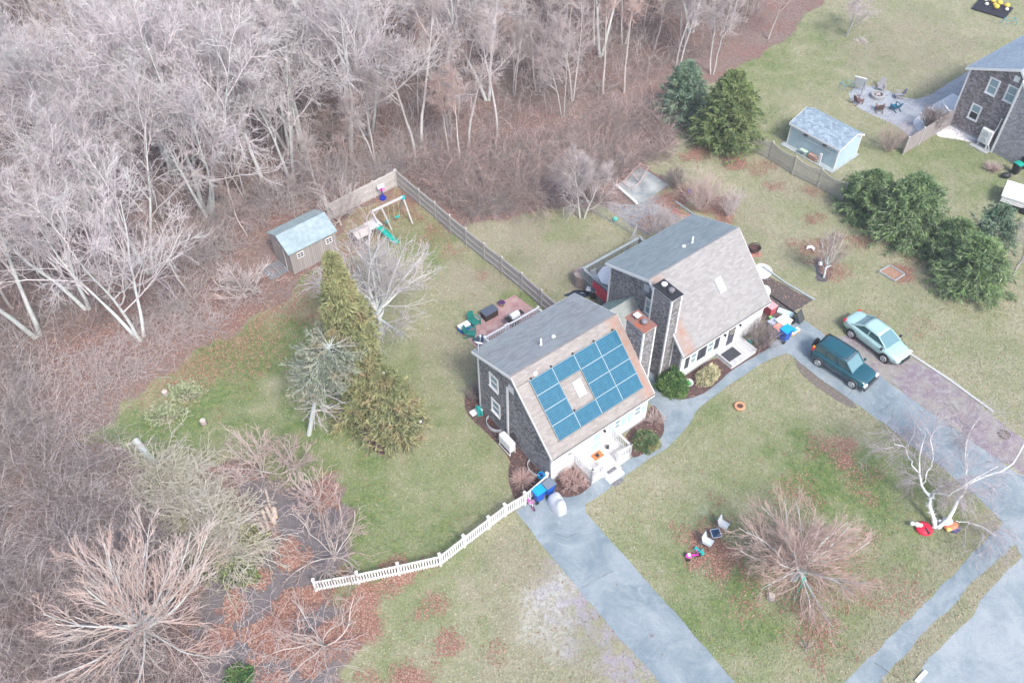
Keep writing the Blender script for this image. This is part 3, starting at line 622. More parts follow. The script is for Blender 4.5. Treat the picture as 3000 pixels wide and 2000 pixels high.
# ---- front porch of house one
pc = thing('porch', 'white front porch with railings and steps below the solar panelled roof', 'porch', (H1[0], H1[1], 0), H1[2])
M_plank = brick('worn_planks', (.55, .52, .5), (.68, .66, .64), (.35, .33, .32), 3, .14, .01, rough=.9)
MB().box(2.02, 5.22, -1.36, .295, .42, .55).build('floor', M_plank, pc); MB().box(2.05, 5.19, -1.33, .29, 0, .418).build('skirt', M_white, pc)
def railing(par, a, b, z0, h_, m_, nb=None, post=True, name='railing', bw=.035, cap=.12):
    a, b = Vector((*a, 0)), Vector((*b, 0)); L = (b-a).length; d = (b-a)/L; m = MB()
    m.bar(a+Vector((0, 0, z0+h_)), b+Vector((0, 0, z0+h_)), cap, .06); m.bar(a+Vector((0, 0, z0+.1)), b+Vector((0, 0, z0+.1)), .06, .05)
    n = nb or max(2, int(L/.14))
    for i in range(1, n): p = a+d*L*i/n; m.box(p.x-bw/2, p.x+bw/2, p.y-bw/2, p.y+bw/2, z0+.126, z0+h_-.031)
    o = m.build(name, m_, par)
    if post:
        for p in (a, b):
            q = MB().box(p.x-.065, p.x+.065, p.y-.065, p.y+.065, 0, z0+h_+.1); q.box(p.x-.09, p.x+.09, p.y-.09, p.y+.09, z0+h_+.102, z0+h_+.14, tx=.6, ty=.6); q.build('post', m_, par)
    return o
railing(pc, (2.08, .2), (2.08, -1.3), .55, .85, M_white); railing(pc, (5.16, .2), (5.16, -1.3), .55, .85, M_white)
railing(pc, (2.08, -1.3), (2.95, -1.3), .55, .85, M_white); railing(pc, (4.15, -1.3), (5.16, -1.3), .55, .85, M_white)
MB().box(2.95, 4.15, -1.68, -1.362, 0, .36).box(2.95, 4.15, -2.0, -1.682, 0, .18).build('step', M_white, pc)
M_mat = mat('rubber_mat', (.05, .05, .06), (.3, .3, .32), 26, .9)
# ---- deck of house one
dk = thing('deck', 'white landing with baluster railing behind the solar panelled house', 'deck', (H1[0], H1[1], 0), H1[2])
MB().box(3.3, 8.0, 7.66, 11.4, .4, .52).build('floor', M_white, dk)
railing(dk, (5.3, 11.35), (7.95, 11.35), .52, .88, M_white); railing(dk, (3.35, 11.35), (5.1, 11.35), .52, .88, M_white); railing(dk, (3.35, 11.2), (3.35, 8.0), .52, .88, M_white, post=False); railing(dk, (7.95, 11.2), (7.95, 8.0), .52, .88, M_white, post=False)
# ---- front deck of house two
pd = thing('front_deck', 'low weathered plank landing before the charcoal shuttered front', 'deck', (H2[0], H2[1], 0), H2[2])
M_plank2 = brick('grey_planks', (.46, .46, .48), (.6, .6, .61), (.3, .3, .3), .14, 3, .01, off=0, rough=.9)
MB().box(3.74, 6.2, -1.2, .29, .28, .4).build('floor', M_plank2, pd); MB().box(3.77, 6.17, -1.17, .28, 0, .278).build('skirt', M_white, pd)
# ---- rear deck of house two
M_grayw = mat('weathered_wood', (.30, .34, .35), (.42, .46, .46), 3, .9, bump=.2); M_gray2 = mat('grey_picket', (.2, .2, .21), (.34, .33, .32), 3, .9)
rd = thing('deck', 'weathered grey railed deck behind the second house with a white parasol on it', 'deck', (H2[0], H2[1], 0), H2[2])
MB().box(.9, 6.4, 7.66, 11.05, .85, .98).build('floor', brick('deck_planks', (.25, .25, .25), (.34, .34, .34), (.12, .12, .12), .14, 4, .01, off=0), rd)
for a, b in (((.9, 11.0), (6.4, 11.0)), ((.9, 10.9), (.9, 7.7)), ((6.4, 10.9), (6.4, 8.0))): railing(rd, a, b, .98, .92, M_grayw, cap=.2, bw=.04, nb=int(math.dist(a, b)/.24))
m = MB()
for i in range(22): m.box(.93+i*.25, 1.1+i*.25, 11.06, 11.09, 0, .84)
for i in range(13): m.box(.86, .89, 7.75+i*.25, 7.92+i*.25, 0, .84)
m.build('skirt', M_gray2, rd)
# ---- third house, top right
hs3 = saltbox('shingled_house', 'brown-grey shingled house at the right edge with a blue roof and an outdoor heat pump', (loc(H3, 0, -3.3)[0], loc(H3, 0, -3.3)[1], H3[2]), (9.5, 3.9, 8.2, 3.55, 7.45, 5.55), (M_rb3, M_rb3, M_shing_b, M_shing_b))
def h3w(y, z): return (.2, y+3.3, z)
for y, z in ((2.25, 4.95), (.63, 5.05), (2.8, 2.2)): window(hs3, h3w(y, z), .95, 1.45, lower=M_dark if z < 3 else None)
box_on(Matrix.Identity(4), 'gable_vent', M_trim, hs3, .12, .19, 3.74, 4.2, 6.2, 6.7)
wg = MB().prism([(-.1, .2), (3.28, .2), (3.28, 6.6), (-.1, 3.3)], 'x', -.35, .17).build('side_wing', M_shing3, hs3)
MB().box(-.4, -.352, 3.14, 3.3, 0, 6.6).box(-.4, -.352, .0, .16, 0, 3.4).prism([(-.15, 3.3), (3.3, 6.63), (3.3, 6.85), (-.15, 3.52)], 'x', -.42, .16).build('corner_board', M_trim, wg)
MB().box(-.33, .15, -.05, 3.24, -.1, .198).build('foundation', M_found, wg)
dkr = MB(); railing(hs3, (-.2, 7.95), (.6, 9.2), .5, .9, M_white); 
MB().box(.3, 4, 7.95, 10.2, .35, .48).build('deck_floor', M_white, hs3)
# ================================================================ SHEDS
def shed(name, label, org, yaw, L, D, zf, zb, yr, zr_, mroof, mwall, oh=.15, group=None):
    root = thing(name, label, 'shed', (org[0], org[1], 0), yaw); th = .07
    zl = lambda y: None
    MB().prism([(-oh, zf), (yr, zr_), (yr, zr_-th), (-oh, zf-th)], 'x', -oh, L+oh).build('front_roof', mroof, root)
    MB().prism([(yr+.001, zr_), (D+oh, zb), (D+oh, zb-th), (yr+.001, zr_-th)], 'x', -oh, L+oh).build('back_roof', mroof, root)
    s1 = (zr_-zf)/(yr+oh); s2 = (zr_-zb)/(D+oh-yr); a = zf+s1*oh-th-.005; b = zb+s2*oh-th-.005
    g = [(0, .08), (D, .08), (D, b), (yr, zr_-th-.01), (0, a)]
    MB().prism(g, 'x', 0, .08).build('gable_wall', mwall, root); MB().prism(g, 'x', L-.08, L).build('gable_wall', mwall, root)
    MB().box(.082, L-.082, 0, .08, .08, a).build('front_wall', mwall, root); MB().box(.082, L-.082, D-.08, D, .08, b).build('back_wall', mwall, root)
    return root, (a, b, s1, s2)
M_tin = mat('pale_tin_roof', (.36, .45, .475), (.24, .31, .335), 2.2, .75, .3); M_oldwood = brick('old_boards', (.33, .28, .26), (.44, .39, .37), (.2, .17, .16), 3, .16, .012, rough=.95, stain=(.5, .47, .46), stain_s=1.2)
M_vert = brick('vertical_boards', (.36, .325, .305), (.48, .44, .42), (.2, .175, .17), .16, 9, .014, off=0, rough=.95)
o1 = P(847-0, 751.4, 2.2); 
bs, (a, b, s1, s2) = shed('garden_shed', 'weathered brown garden shed with pale blue metal roof at the wood edge', (-16.18, 49.42), R(39.2), 3.9, 2.9, 2.2, 2.3, 1.45, 3.0, M_tin, M_vert, .14)
for x in (.55, 3.0):
    f = MB(); f.box(x, x+.06, -.04, .0, 1.35, 1.85).box(x+.5, x+.56, -.04, 0, 1.35, 1.85).box(x+.06, x+.5, -.04, 0, 1.35, 1.41).box(x+.06, x+.5, -.04, 0, 1.79, 1.85).box(x+.26, x+.3, -.04, 0, 1.41, 1.79).box(x+.06, x+.26, -.035, 0, 1.58, 1.62).box(x+.3, x+.5, -.035, 0, 1.58, 1.62)
    wo = f.build('window', M_trim, bs); MB().box(x+.06, x+.5, -.012, -.002, 1.41, 1.79).build('pane', M_dark, wo)
MB().box(-.05, -.001, .9, 2.0, .1, 2.0).build('door', M_vert, bs); MB().box(-.075, -.052, .86, .92, .1, 2.05).build('door_trim', M_trim, bs)
rmp = thing('ramp', 'grey plank ramp on the ground beside the brown shed door', 'ramp', P(815, 790), R(39)); MB().box(-1.0, .6, -.7, .9, 0, .05).box(-1, .6, -.72, -.705, 0, .09).build('planks', brick('ramp_planks', (.2, .22, .25), (.28, .3, .33), (.1, .1, .1), .2, 3, .02, off=0), rmp)
M_bluewall = brick('pale_blue_boards', (.46, .60, .66), (.50, .64, .70), (.38, .5, .56), .2, 9, .01, off=0); M_bsroof = brick('blue_shingles', (.19, .26, .32), (.38, .47, .53), (.16, .2, .25), .28, .17, .01, rough=.95)
yb = R(-49.8); ob = (27.01-4.88*math.cos(yb), 61.43-4.88*math.sin(yb))
b2, (a, b, s1, s2) = shed('garden_shed', 'pale blue garden shed with blue-grey shingle roof and a ladder hung on its side', ob, yb, 4.88, 3.12, 2.1, 2.12, 2.0, 2.72, M_bsroof, M_bluewall, .13)
t_ = MB()
for x in (-.02, 4.79):
    for y, zz in ((-.02, a), (3.03, b)): t_.box(x, x+.11, y, y+.11, .05, zz-.03)
t_.box(-.13, 5.01, -.16, -.132, 1.93, 2.09).build('trim', M_trim, b2)
for xx in (5.012, -.16): MB().prism([(-.13, 1.95), (2.0, 2.57), (3.25, 1.97), (3.25, 2.11), (2.0, 2.72), (-.13, 2.1)], 'x', xx, xx+.03).build('rake_board', M_trim, b2)
MB().box(-.25, 5.1, -.55, 3.3, 0, .08).build('base_frame', M_grayw, b2)
ld = thing('ladder', 'long aluminium ladder hung under the eave of the pale blue shed', 'ladder', (ob[0], ob[1], 1.45), yb)
m = MB()
for z in (0, .32): m.bar((1.1, -.08, z), (4.4, -.08, z), .03, .07)
for i in range(14): m.bar((1.2+i*.24, -.08, 0), (1.2+i*.24, -.08, .32), .025, .025)
m.build('rails', M_alu, ld)
for k, x in enumerate((1.7, 3.6)):
    pd_ = thing('paddle', 'black paddle end hooked on the blue shed wall %s' % ('nearer the left corner' if k == 0 else 'nearer the right corner'), 'paddle', (ob[0], ob[1], 1.75), yb, 'paddles on the blue shed'); MB().lathe([(0, -.03), (.2, -.015), (.22, 0), (.2, .02), (0, .03)], 12, sx=1, sy=.7).at((0, 0, 0)).build('blade', M_dark, pd_, smooth=True).location = (x, -.2, .1)
for nm, lb, ct, bx, mt in (('wooden_box', 'brown wooden box standing against the pale blue shed wall', 'box', (2.5, 3.3, -.45, -.1, .08, .55), mat('brownbox', (.38, .24, .19), (.46, .31, .25), 4)),
   ('birdhouse', 'tall white panel with a birdhouse hole leaning on the blue shed', 'panel', (3.5, 3.72, -.4, -.3, .08, 1.1), M_white), ('garden_table', 'small pale green slatted table beside the blue shed', 'table', (1.6, 2.3, -.5, -.15, .5, .55), mat('palegreen', (.55, .68, .55), None, 4))):
    th_ = thing(nm, lb, ct, (ob[0], ob[1], 0), yb); m = MB().box(*bx)
    if ct == 'table':
        for x in (1.62, 2.24):
            for y in (-.48, -.2): m.box(x, x+.04, y, y+.04, .08, .499)
    if ct == 'panel': m.lathe([(.04, 0), (.04, .01), (0, .01)], 8, (3.61, -.41, .9))
    m.build('body' if ct != 'table' else 'table_top', mt, th_, bevel=.01)
# ================================================================ FENCES
def fence_run(name, label, pts, hgt, m_, m_post, style, posts_h=None, cat='fence', postw=.12, side=1, seg=None, m_rail=None):
    o0 = np.array(pts[0]); root = thing(name, label, cat, (o0[0], o0[1], 0))
    r_ = random.Random(len(label))
    q = [np.array(p)-o0 for p in pts]
    for i in range(len(q)-1):
        a, b = q[i], q[i+1]; L = np.linalg.norm(b-a); d = (b-a)/L; nn = np.array([-d[1], d[0]])*side; ang = math.atan2(d[1], d[0])
        m = MB(); m.at((a[0], a[1], 0), (0, 0, ang))
        if style == 'stockade':
            n = int(L/.105)
            for k in range(n):
                x = .06+k*(L-.12)/n; h_ = hgt+r_.uniform(-.02, .02); m.box(x, x+.09, -.012, .012, .05, h_, tx=1); m.prism([(x, h_), (x+.09, h_), (x+.045, h_+.06)], 'y', -.012, .012)
            o = m.build('panel', m_, root); m = MB(); m.at((a[0], a[1], 0), (0, 0, ang))
            for z in (.3, hgt*.55, hgt*.92): m.box(.06, L-.06, .014 if side > 0 else -.05, .05 if side > 0 else -.014, z, z+.06)
            m.build('rail', m_rail or m_, root)
        elif style == 'picket':
            n = max(3, int(L/.165))
            for k in range(n):
                x = .1+(L-.2)*(k+.15)/n; m.box(x, x+.085, -.03, -.01, .06, hgt-.16); m.lathe([(.045, hgt-.16), (.03, hgt-.12), (0, hgt-.1)], 6, (x+.042, -.02, 0))
            o = m.build('panel', m_, root); m = MB(); m.at((a[0], a[1], 0), (0, 0, ang))
            for z in (.12, hgt*.72): m.box(.06, L-.06, -.008, .05, z, z+.13)
            m.build('rail', m_, root)
        elif style == 'scallop':
            n = int(L/.115)
            for k in range(n):
                x = .06+k*(L-.12)/n; s_ = (k+.5)/n; h_ = hgt-.2*(1-(2*s_-1)**2)+r_.uniform(-.015, .015); m.box(x, x+.07, -.012, .012, .06+r_.uniform(0, .06), h_)
            m.build('panel', m_, root); m = MB(); m.at((a[0], a[1], 0), (0, 0, ang))
            for z in (.4, hgt-.55): m.box(.06, L-.06, .014, .06, z, z+.08)
            m.tube([(x*L, 0, hgt+.01-.2*(1-(2*x-1)**2)) for x in np.linspace(0, 1, 9)], .03, 4)
            m.build('rail', m_, root)
        elif style == 'chain':
            m.tube([(0, 0, hgt), (L, 0, hgt)], .02, 5); n = int(L/.12)
            for k in range(n):
                x = k*L/n; m.bar((x, 0, .02), (min(x+hgt*.8, L), 0, .02+min(hgt, (L-x)/.8)), .008, .008); m.bar((x, 0, min(hgt, x/.8) if x < hgt*.8 else hgt), (x if x > hgt*.8 else 0, 0, .02), .003, .003) if False else m.bar((L-x, 0, .02), (max(L-x-hgt*.8, 0), 0, .02+min(hgt, (L-x)/.8)), .008, .008)
            m.build('mesh', m_, root)
    for i, p in enumerate(q):
        ph = (posts_h or hgt)+.02; m = MB(); w2 = postw/2
        if style == 'chain': m.lathe([(.03, 0), (.03, ph), (0, ph+.03)], 6, (p[0], p[1], 0))
        else:
            d = (q[min(i+1, len(q)-1)]-q[max(i-1, 0)]); m.at((p[0], p[1], 0), (0, 0, math.atan2(d[1], d[0]))); m.box(-w2, w2, -w2, w2, 0, ph)
            m.box(-w2*1.35, w2*1.35, -w2*1.35, w2*1.35, ph+.002, ph+.06, tx=.7, ty=.7)
        m.build('post', m_post, root)
    return root
M_vinyl = mat('white_vinyl', (.84, .84, .83), (.8, .8, .8), 2, .4, .4)
wpts = [(928, 1730), (1052.4, 1708), (1170, 1683), (1291, 1656), (1360, 1602), (1432, 1547.6), (1479, 1511), (1537, 1477), (1601, 1421)]
fence_run('picket_fence', 'white picket fence curving from the thicket to the corner of the house', [P2(*q) for q in wpts], 1.22, M_vinyl, M_vinyl, 'picket', 1.3, postw=.14)
M_stock = mat('weathered_cedar', (.40, .375, .355), (.52, .49, .47), 5, .95, stretch=(3, 3, .6)); M_rail = mat('pale_rail', (.50, .49, .48), (.58, .57, .56), 4, .9); M_frail = mat('fence_rail', (.40, .38, .36), (.50, .48, .46), 4, .9)
se = [(1164.5, 546), (1230.8, 602.7), (1277, 641), (1320, 679), (1366.7, 718.7), (1419.8, 761.8), (1471, 801.6), (1529, 849), (1585.5, 898.5), (1640, 945)]
fence_run('stockade_fence', 'long grey-brown board fence dividing the two back gardens', [P2(*q) for q in se], 1.62, M_stock, M_stock, 'stockade', 1.68, side=-1, m_rail=M_frail)
M_stock2 = mat('pale_cedar', (.45, .42, .40), (.58, .55, .53), 4, .95, stretch=(3, 3, .6))
nw = [(1164.5, 546), (1098, 579.5), (1031.8, 612.6), (965, 648)]
fence_run('stockade_fence', 'short pale board fence behind the swing set, running from the corner to the brown shed', [tuple(np.array(P2(*q))+(0, .0)) for q in nw[::-1]][:-1]+[tuple(np.array(P2(1164.5, 546))+(-.12, -.04))], 1.62, M_stock2, M_stock2, 'stockade', 1.66, side=-1)
M_gryf = mat('grey_picket_wood', (.33, .32, .27), (.48, .47, .42), 6, .95, stretch=(3, 3, .6))
fence_run('scalloped_fence', 'grey picket fence with dipped tops in front of the pale blue shed', [P2(*q) for q in ((2120, 395), (2188, 436), (2253, 468), (2320, 512), (2395, 549), (2466, 590))], 1.75, M_gryf, M_gryf, 'scallop', 1.8)
fence_run('board_fence', 'brown board fence running from the paver patio to the third house', [P2(*q) for q in ((2645, 453), (2690, 425), (2735, 397), (2788, 364))], 1.7, mat('brown_boards', (.3, .27, .27), (.38, .35, .35), 5, .95), M_stock, 'stockade', 1.75, m_rail=M_stock)
M_wire = mat('galvanised_wire', (.35, .36, .38), (.45, .46, .48), 5, .5)
fence_run('chain_link_fence', 'low wire mesh fence around the back lawn of the second house', [P2(*q) for q in ((1650, 640), (1723, 618), (1790, 652), (1862, 693), (1842, 735))], 1.1, M_wire, M_wire, 'chain')
cw = thing('corner_boards', 'rounded grey board enclosure at the corner of the rear deck', 'enclosure', P(1704, 830))
m = MB(); 
for k in range(22):
    a_ = 2*math.pi*k/22; m.at((math.cos(a_)*.6, math.sin(a_)*.6, 0), (0, 0, a_)); m.box(-.02, .02, -.075, .075, 0, 1.05)
m.no().lathe([(.6, 1.06), (.3, 1.16), (0, 1.2)], 22); m.build('boards', mat('board_brown', (.25, .2, .2), (.42, .33, .3), 3, .95), cw)
# ================================================================ VEGETATION
def unit(v): return v/(np.linalg.norm(v, axis=-1, keepdims=True)+1e-9)
def grow(p0, d0, L, K, wander, up, g):
    """grow N curved branches of K points"""
    N = len(p0); out = np.empty((N, K, 3)); out[:, 0] = p0; d = unit(d0); p = p0.copy(); L = np.broadcast_to(np.asarray(L, float), (N,))
    upv = np.array([0, 0, 1.])
    for k in range(1, K):
        d = unit(d+g.normal(0, wander, (N, 3))+upv*up); p = p+d*(L/(K-1))[:, None]; out[:, k] = p
    return out
def tubes(paths, r0, r1, sides, pw=1.0):
    """tapered tubes round many curved paths at once"""
    N, K, _ = paths.shape; r0 = np.broadcast_to(np.asarray(r0, float), (N,)); r1 = np.broadcast_to(np.asarray(r1, float), (N,))
    T = np.gradient(paths, axis=1); T = unit(T); ref = np.where(np.abs(T[:, :, 2:3]) < .9, np.array([0, 0, 1.]), np.array([1., 0, 0]))
    A_ = unit(np.cross(T, ref)); B_ = np.cross(T, A_)
    s = np.linspace(0, 1, K)**pw; rad = r0[:, None]*(1-s)+r1[:, None]*s
    th = np.arange(sides)*2*np.pi/sides
    V = paths[:, :, None]+(A_[:, :, None]*np.cos(th)[:, None]+B_[:, :, None]*np.sin(th)[:, None])*rad[:, :, None, None]
    I = np.arange(N*K*sides).reshape(N, K, sides); J = np.roll(I, -1, 2)
    Q = np.stack([I[:, :-1], J[:, :-1], J[:, 1:], I[:, 1:]], -1).reshape(-1, 4)
    return V.reshape(-1, 3), Q
def join(parts):
    V = []; Q = []; o = 0
    for v, q in parts: V.append(v); Q.append(q+o); o += len(v)
    return np.concatenate(V), np.concatenate(Q)
def spawn(paths, rad0, rad1, m, t0, t1, ang, g, even=True):
    """side shoots: start points, directions, parent radius, parent t"""
    N, K, _ = paths.shape
    t = (np.arange(m)+g.random((N, m)))/m*(t1-t0)+t0; f = t*(K-1); i = np.minimum(f.astype(int), K-2); w_ = (f-i)[..., None]
    n = np.arange(N)[:, None]; a = paths[n, i]; b = paths[n, i+1]; p = a*(1-w_)+b*w_; d = unit(b-a)
    rnd = unit(np.cross(d, g.normal(0, 1, d.shape))); an = g.normal(ang[0], ang[1], t.shape)[..., None]
    D = d*np.cos(an)+rnd*np.sin(an); r = np.broadcast_to(np.asarray(rad0, float), (N,))[:, None]*(1-t)+np.broadcast_to(np.asarray(rad1, float), (N,))[:, None]*t
    return p.reshape(-1, 3), D.reshape(-1, 3), r.ravel(), t.ravel()
def bark(name, c1, c2, c3=None, s=2.0):
    t = NT(name); tc = t.n('TexCoord'); f = t.noise(tc.outputs['Object'], s, 5, .65); f2 = t.noise(tc.outputs['Object'], .35, 2, .5)
    oi = t.n('ObjectInfo'); col = t.mix(t.ramp(f, .38, .62), c1, c2)
    if c3: col = t.mix(t.ramp(f2, .4, .62), col, c3)
    hs = t.n('HueSaturation'); hs.inputs['Value'].default_value = 1; t.l(col, hs.inputs['Color']); t.l(t.math('ADD', .86, t.math('MULTIPLY', oi.outputs['Random'], .28)), hs.inputs['Value'])
    return t.out(hs.outputs[0], .95, .1)
M_bark_pale = bark('pale_bark', (.54, .54, .53), (.70, .73, .71), (.58, .64, .61)); M_twig_pale = bark('pale_twigs', (.52, .48, .48), (.645, .64, .62), (.56, .495, .50), 1.0)
M_bark_grey = bark('grey_bark', (.42, .40, .39), (.58, .56, .54), (.48, .44, .43)); M_twig_grey = bark('grey_twigs', (.48, .43, .425), (.59, .54, .535), (.54, .45, .435), 1.0)
M_bark_tan = bark('tan_bark', (.46, .41, .38), (.62, .58, .54), (.5, .44, .4)); M_twig_tan = bark('tan_twigs', (.48, .38, .35), (.58, .49, .45), (.51, .38, .34), 1.0)
M_bark_birch = bark('birch_bark', (.72, .74, .74), (.86, .87, .86), (.6, .6, .58), 5); M_twig_birch = bark('birch_twigs', (.36, .30, .32), (.50, .46, .48), None, 1.0)
M_twig_red = bark('reddish_twigs', (.56, .38, .34), (.64, .48, .44), (.54, .41, .37), 1.0)
M_twig_brown = bark('brown_twigs', (.25, .215, .205), (.38, .34, .325), (.32, .25, .235), 1.0)
def make_tree(seed, h, trunk_h=.45, r=.22, spread=1.0, nmain=6, lean=(0, 0), open_=.65, twig=(7, 6, 5), fork=1, wl=.16, up=.05, rtip=.011, droop=0.0, sym=None, l1=.55, trunks=None, basewidth=.15):
    """bare tree: returns (trunk V,Q) and (crown V,Q)"""
    g = np.random.default_rng(seed); T = []; C_ = []
    n0 = trunks or fork
    p0 = np.zeros((n0, 3)); p0[:, 2] = -.15
    if n0 > 1:
        a = g.random()*6.28+np.arange(n0)*2*np.pi/n0; p0[:, 0] = np.cos(a)*basewidth; p0[:, 1] = np.sin(a)*basewidth
        d0 = np.stack([np.cos(a)*.22*spread, np.sin(a)*.22*spread, np.ones(n0)], 1)+g.normal(0, .05, (n0, 3))
    else: d0 = np.array([[lean[0], lean[1], 1.]])
    hh = h*(.92 if n0 == 1 else .85)*(.9+.2*g.random(n0)); hh[0] = h*.92
    tr = grow(p0, d0, hh, 12, .055, .05, g); rr = r/math.sqrt(n0)
    T.append(tubes(tr, rr, .025, 8, .8))
    p, D, pr, t = spawn(tr, rr, .02, nmain, trunk_h, .97, (open_, .15), g)
    L1 = h*l1*spread*(1.15-.75*t)*(.75+.5*g.random(len(t))); r1 = np.clip(pr*.6, .03, .14)
    b1 = grow(p, D, L1, 9, wl, up, g); C_.append(tubes(b1, r1, rtip*1.3, 5))
    p, D, pr, t = spawn(b1, r1, rtip*1.3, twig[0], .2, 1.0, (.62, .2), g)
    Lp = np.repeat(L1, twig[0]); L2 = Lp*.5*(1.1-.6*t)*(.6+.8*g.random(len(t))); r2 = np.clip(pr*.55, rtip, .05)
    b2 = grow(p, D, L2, 7, wl*1.2, up*.8-droop, g); C_.append(tubes(b2, r2, rtip, 4))
    p, D, pr, t = spawn(b2, r2, rtip, twig[1], .15, 1.0, (.6, .22), g)
    L3 = np.repeat(L2, twig[1])*.5*(1.1-.5*t)*(.6+.8*g.random(len(t)))+.12; r3 = np.clip(pr*.6, rtip*.85, .02)
    b3 = grow(p, D, L3, 5, wl*1.3, up*.6-droop, g); C_.append(tubes(b3, r3, rtip*.7, 3))
    if twig[2]:
        p, D, pr, t = spawn(b3, r3, rtip*.7, twig[2], .15, 1.0, (.6, .25), g)
        L4 = np.repeat(L3, twig[2])*.55*(.6+.8*g.random(len(t)))+.1
        b4 = grow(p, D, L4, 4, wl*1.3, up*.5-droop, g); C_.append(tubes(b4, rtip*.75, rtip*.5, 3))
    return join(T), join(C_)
def make_radial(seed, h, z0, Rr, nl, r=.17, rtip=.010, sub=(9, 7, 4), wl=.05, up=.03, el=(12, 85), ang=.5, stub=None):
    """low forking spreading tree: limbs fan out from a short trunk"""
    g = np.random.default_rng(seed)
    tr = grow(np.array([[0, 0, -.1]]), np.array([[g.normal(0, .05), g.normal(0, .05), 1.]]), z0+.3, 6, .05, 0, g); T = [tubes(tr, r, r*.75, 10)]
    az = np.arange(nl)*2.39996+g.normal(0, .25, nl); e_ = np.radians(el[0]+(el[1]-el[0])*((np.arange(nl)+.5)/nl)+g.normal(0, 5, nl))
    D = np.stack([np.cos(az)*np.cos(e_), np.sin(az)*np.cos(e_), np.sin(e_)], 1)
    L = 1/np.sqrt((np.cos(e_)/Rr)**2+(np.sin(e_)/(h-z0))**2)*(.85+.25*g.random(nl))
    p = tr[0][-1-g.integers(0, 3, nl)]; b0 = grow(p, D, L, 10, wl, up, g); r0 = r*(.3+.3*g.random(nl)); T.append(tubes(b0, r0, rtip*1.5, 7, .8)); C_ = []
    p, D, pr, t = spawn(b0, r0, rtip*1.5, sub[0], .12, .97, (ang, .14), g); L1 = np.repeat(L, sub[0])*(.62-.42*t)*(.8+.45*g.random(len(t))); r1 = np.clip(pr*.55, rtip*1.2, .05)
    b1 = grow(p, D, L1, 8, wl, up, g); C_.append(tubes(b1, r1, rtip, 5))
    p, D, pr, t = spawn(b1, r1, rtip, sub[1], .12, 1, (ang, .15), g); L2 = np.repeat(L1, sub[1])*(.55-.3*t)*(.7+.6*g.random(len(t)))+.1
    b2 = grow(p, D, L2, 6, wl, up, g); C_.append(tubes(b2, np.clip(pr*.6, rtip*.9, .02), rtip*.8, 4))
    if sub[2]:
        p, D, pr, t = spawn(b2, .01, .01, sub[2], .15, 1, (ang, .18), g); L3 = np.repeat(L2, sub[2])*.5*(.6+.7*g.random(len(t)))+.08
        b3 = grow(p, D, L3, 4, wl, up, g); C_.append(tubes(b3, rtip*.75, rtip*.55, 3))
    return join(T), join(C_)
def place_tree(name, label, cat, loc_, tree, mb, mc, rz=0, scale=1, group=None, tilt=(0, 0)):
    (tv, tq), (cv, cq) = tree
    root = thing(name, label, cat, (loc_[0], loc_[1], 0), rz, group)
    root.scale = (scale,)*3; root.rotation_euler[0] = tilt[0]; root.rotation_euler[1] = tilt[1]
    link('trunk', raw_mesh('trunk', tv, quads=tq, mats=[mb], smooth=True), root)
    link('crown', raw_mesh('crown', cv, quads=cq, mats=[mc], smooth=True), root)
    return root
# ---- the wood: a few tree forms, each copied with its own turn and size
kinds = []
for i, (hh, kw, mb, mc) in enumerate([
    (19, dict(trunk_h=.38, r=.27, nmain=15, spread=.85, fork=1, wl=.12, rtip=.0165), M_bark_pale, M_twig_pale),
    (17, dict(trunk_h=.3, r=.30, nmain=10, spread=.95, fork=2, wl=.12, rtip=.0165), M_bark_pale, M_twig_pale),
    (16, dict(trunk_h=.28, r=.30, nmain=9, spread=1.0, fork=3, wl=.13, rtip=.0165, basewidth=.3), M_bark_pale, M_twig_pale),
    (16, dict(trunk_h=.5, r=.19, nmain=11, spread=.6, fork=1, wl=.17, rtip=.0125), M_bark_grey, M_twig_grey),
    (12, dict(trunk_h=.35, r=.16, nmain=9, spread=.75, fork=2, wl=.17, rtip=.012), M_bark_grey, M_twig_grey),
    (10, dict(trunk_h=.35, r=.12, nmain=10, spread=.75, fork=1, wl=.18, rtip=.012), M_bark_tan, M_twig_tan),
    (13, dict(trunk_h=.55, r=.14, nmain=9, spread=.55, fork=1, wl=.2, rtip=.012, droop=.05), M_bark_tan, M_twig_red)]):
    kinds.append((make_tree(100+i, hh, twig=(8, 6, 3), **kw), mb, mc, hh))
FIRST = {}
def wood_tree(k, x, y, s, rz, label, group=None, tilt=(0, 0)):
    if k not in FIRST:
        tr, mb, mc, hh = kinds[k]; r_ = place_tree('bare_tree', label, 'tree', (x, y), tr, mb, mc, rz, s, group, tilt); FIRST[k] = r_; return r_
    src = FIRST[k]; c = src.copy(); COL.objects.link(c)
    for ch in children(src): d_ = ch.copy(); COL.objects.link(d_); d_.parent = c
    c.location = (x, y, 0); c.scale = (s,)*3; c.rotation_euler = (tilt[0], tilt[1], rz); c['label'] = label
    if group: c['group'] = group
    elif 'group' in c: del c['group']
    return c
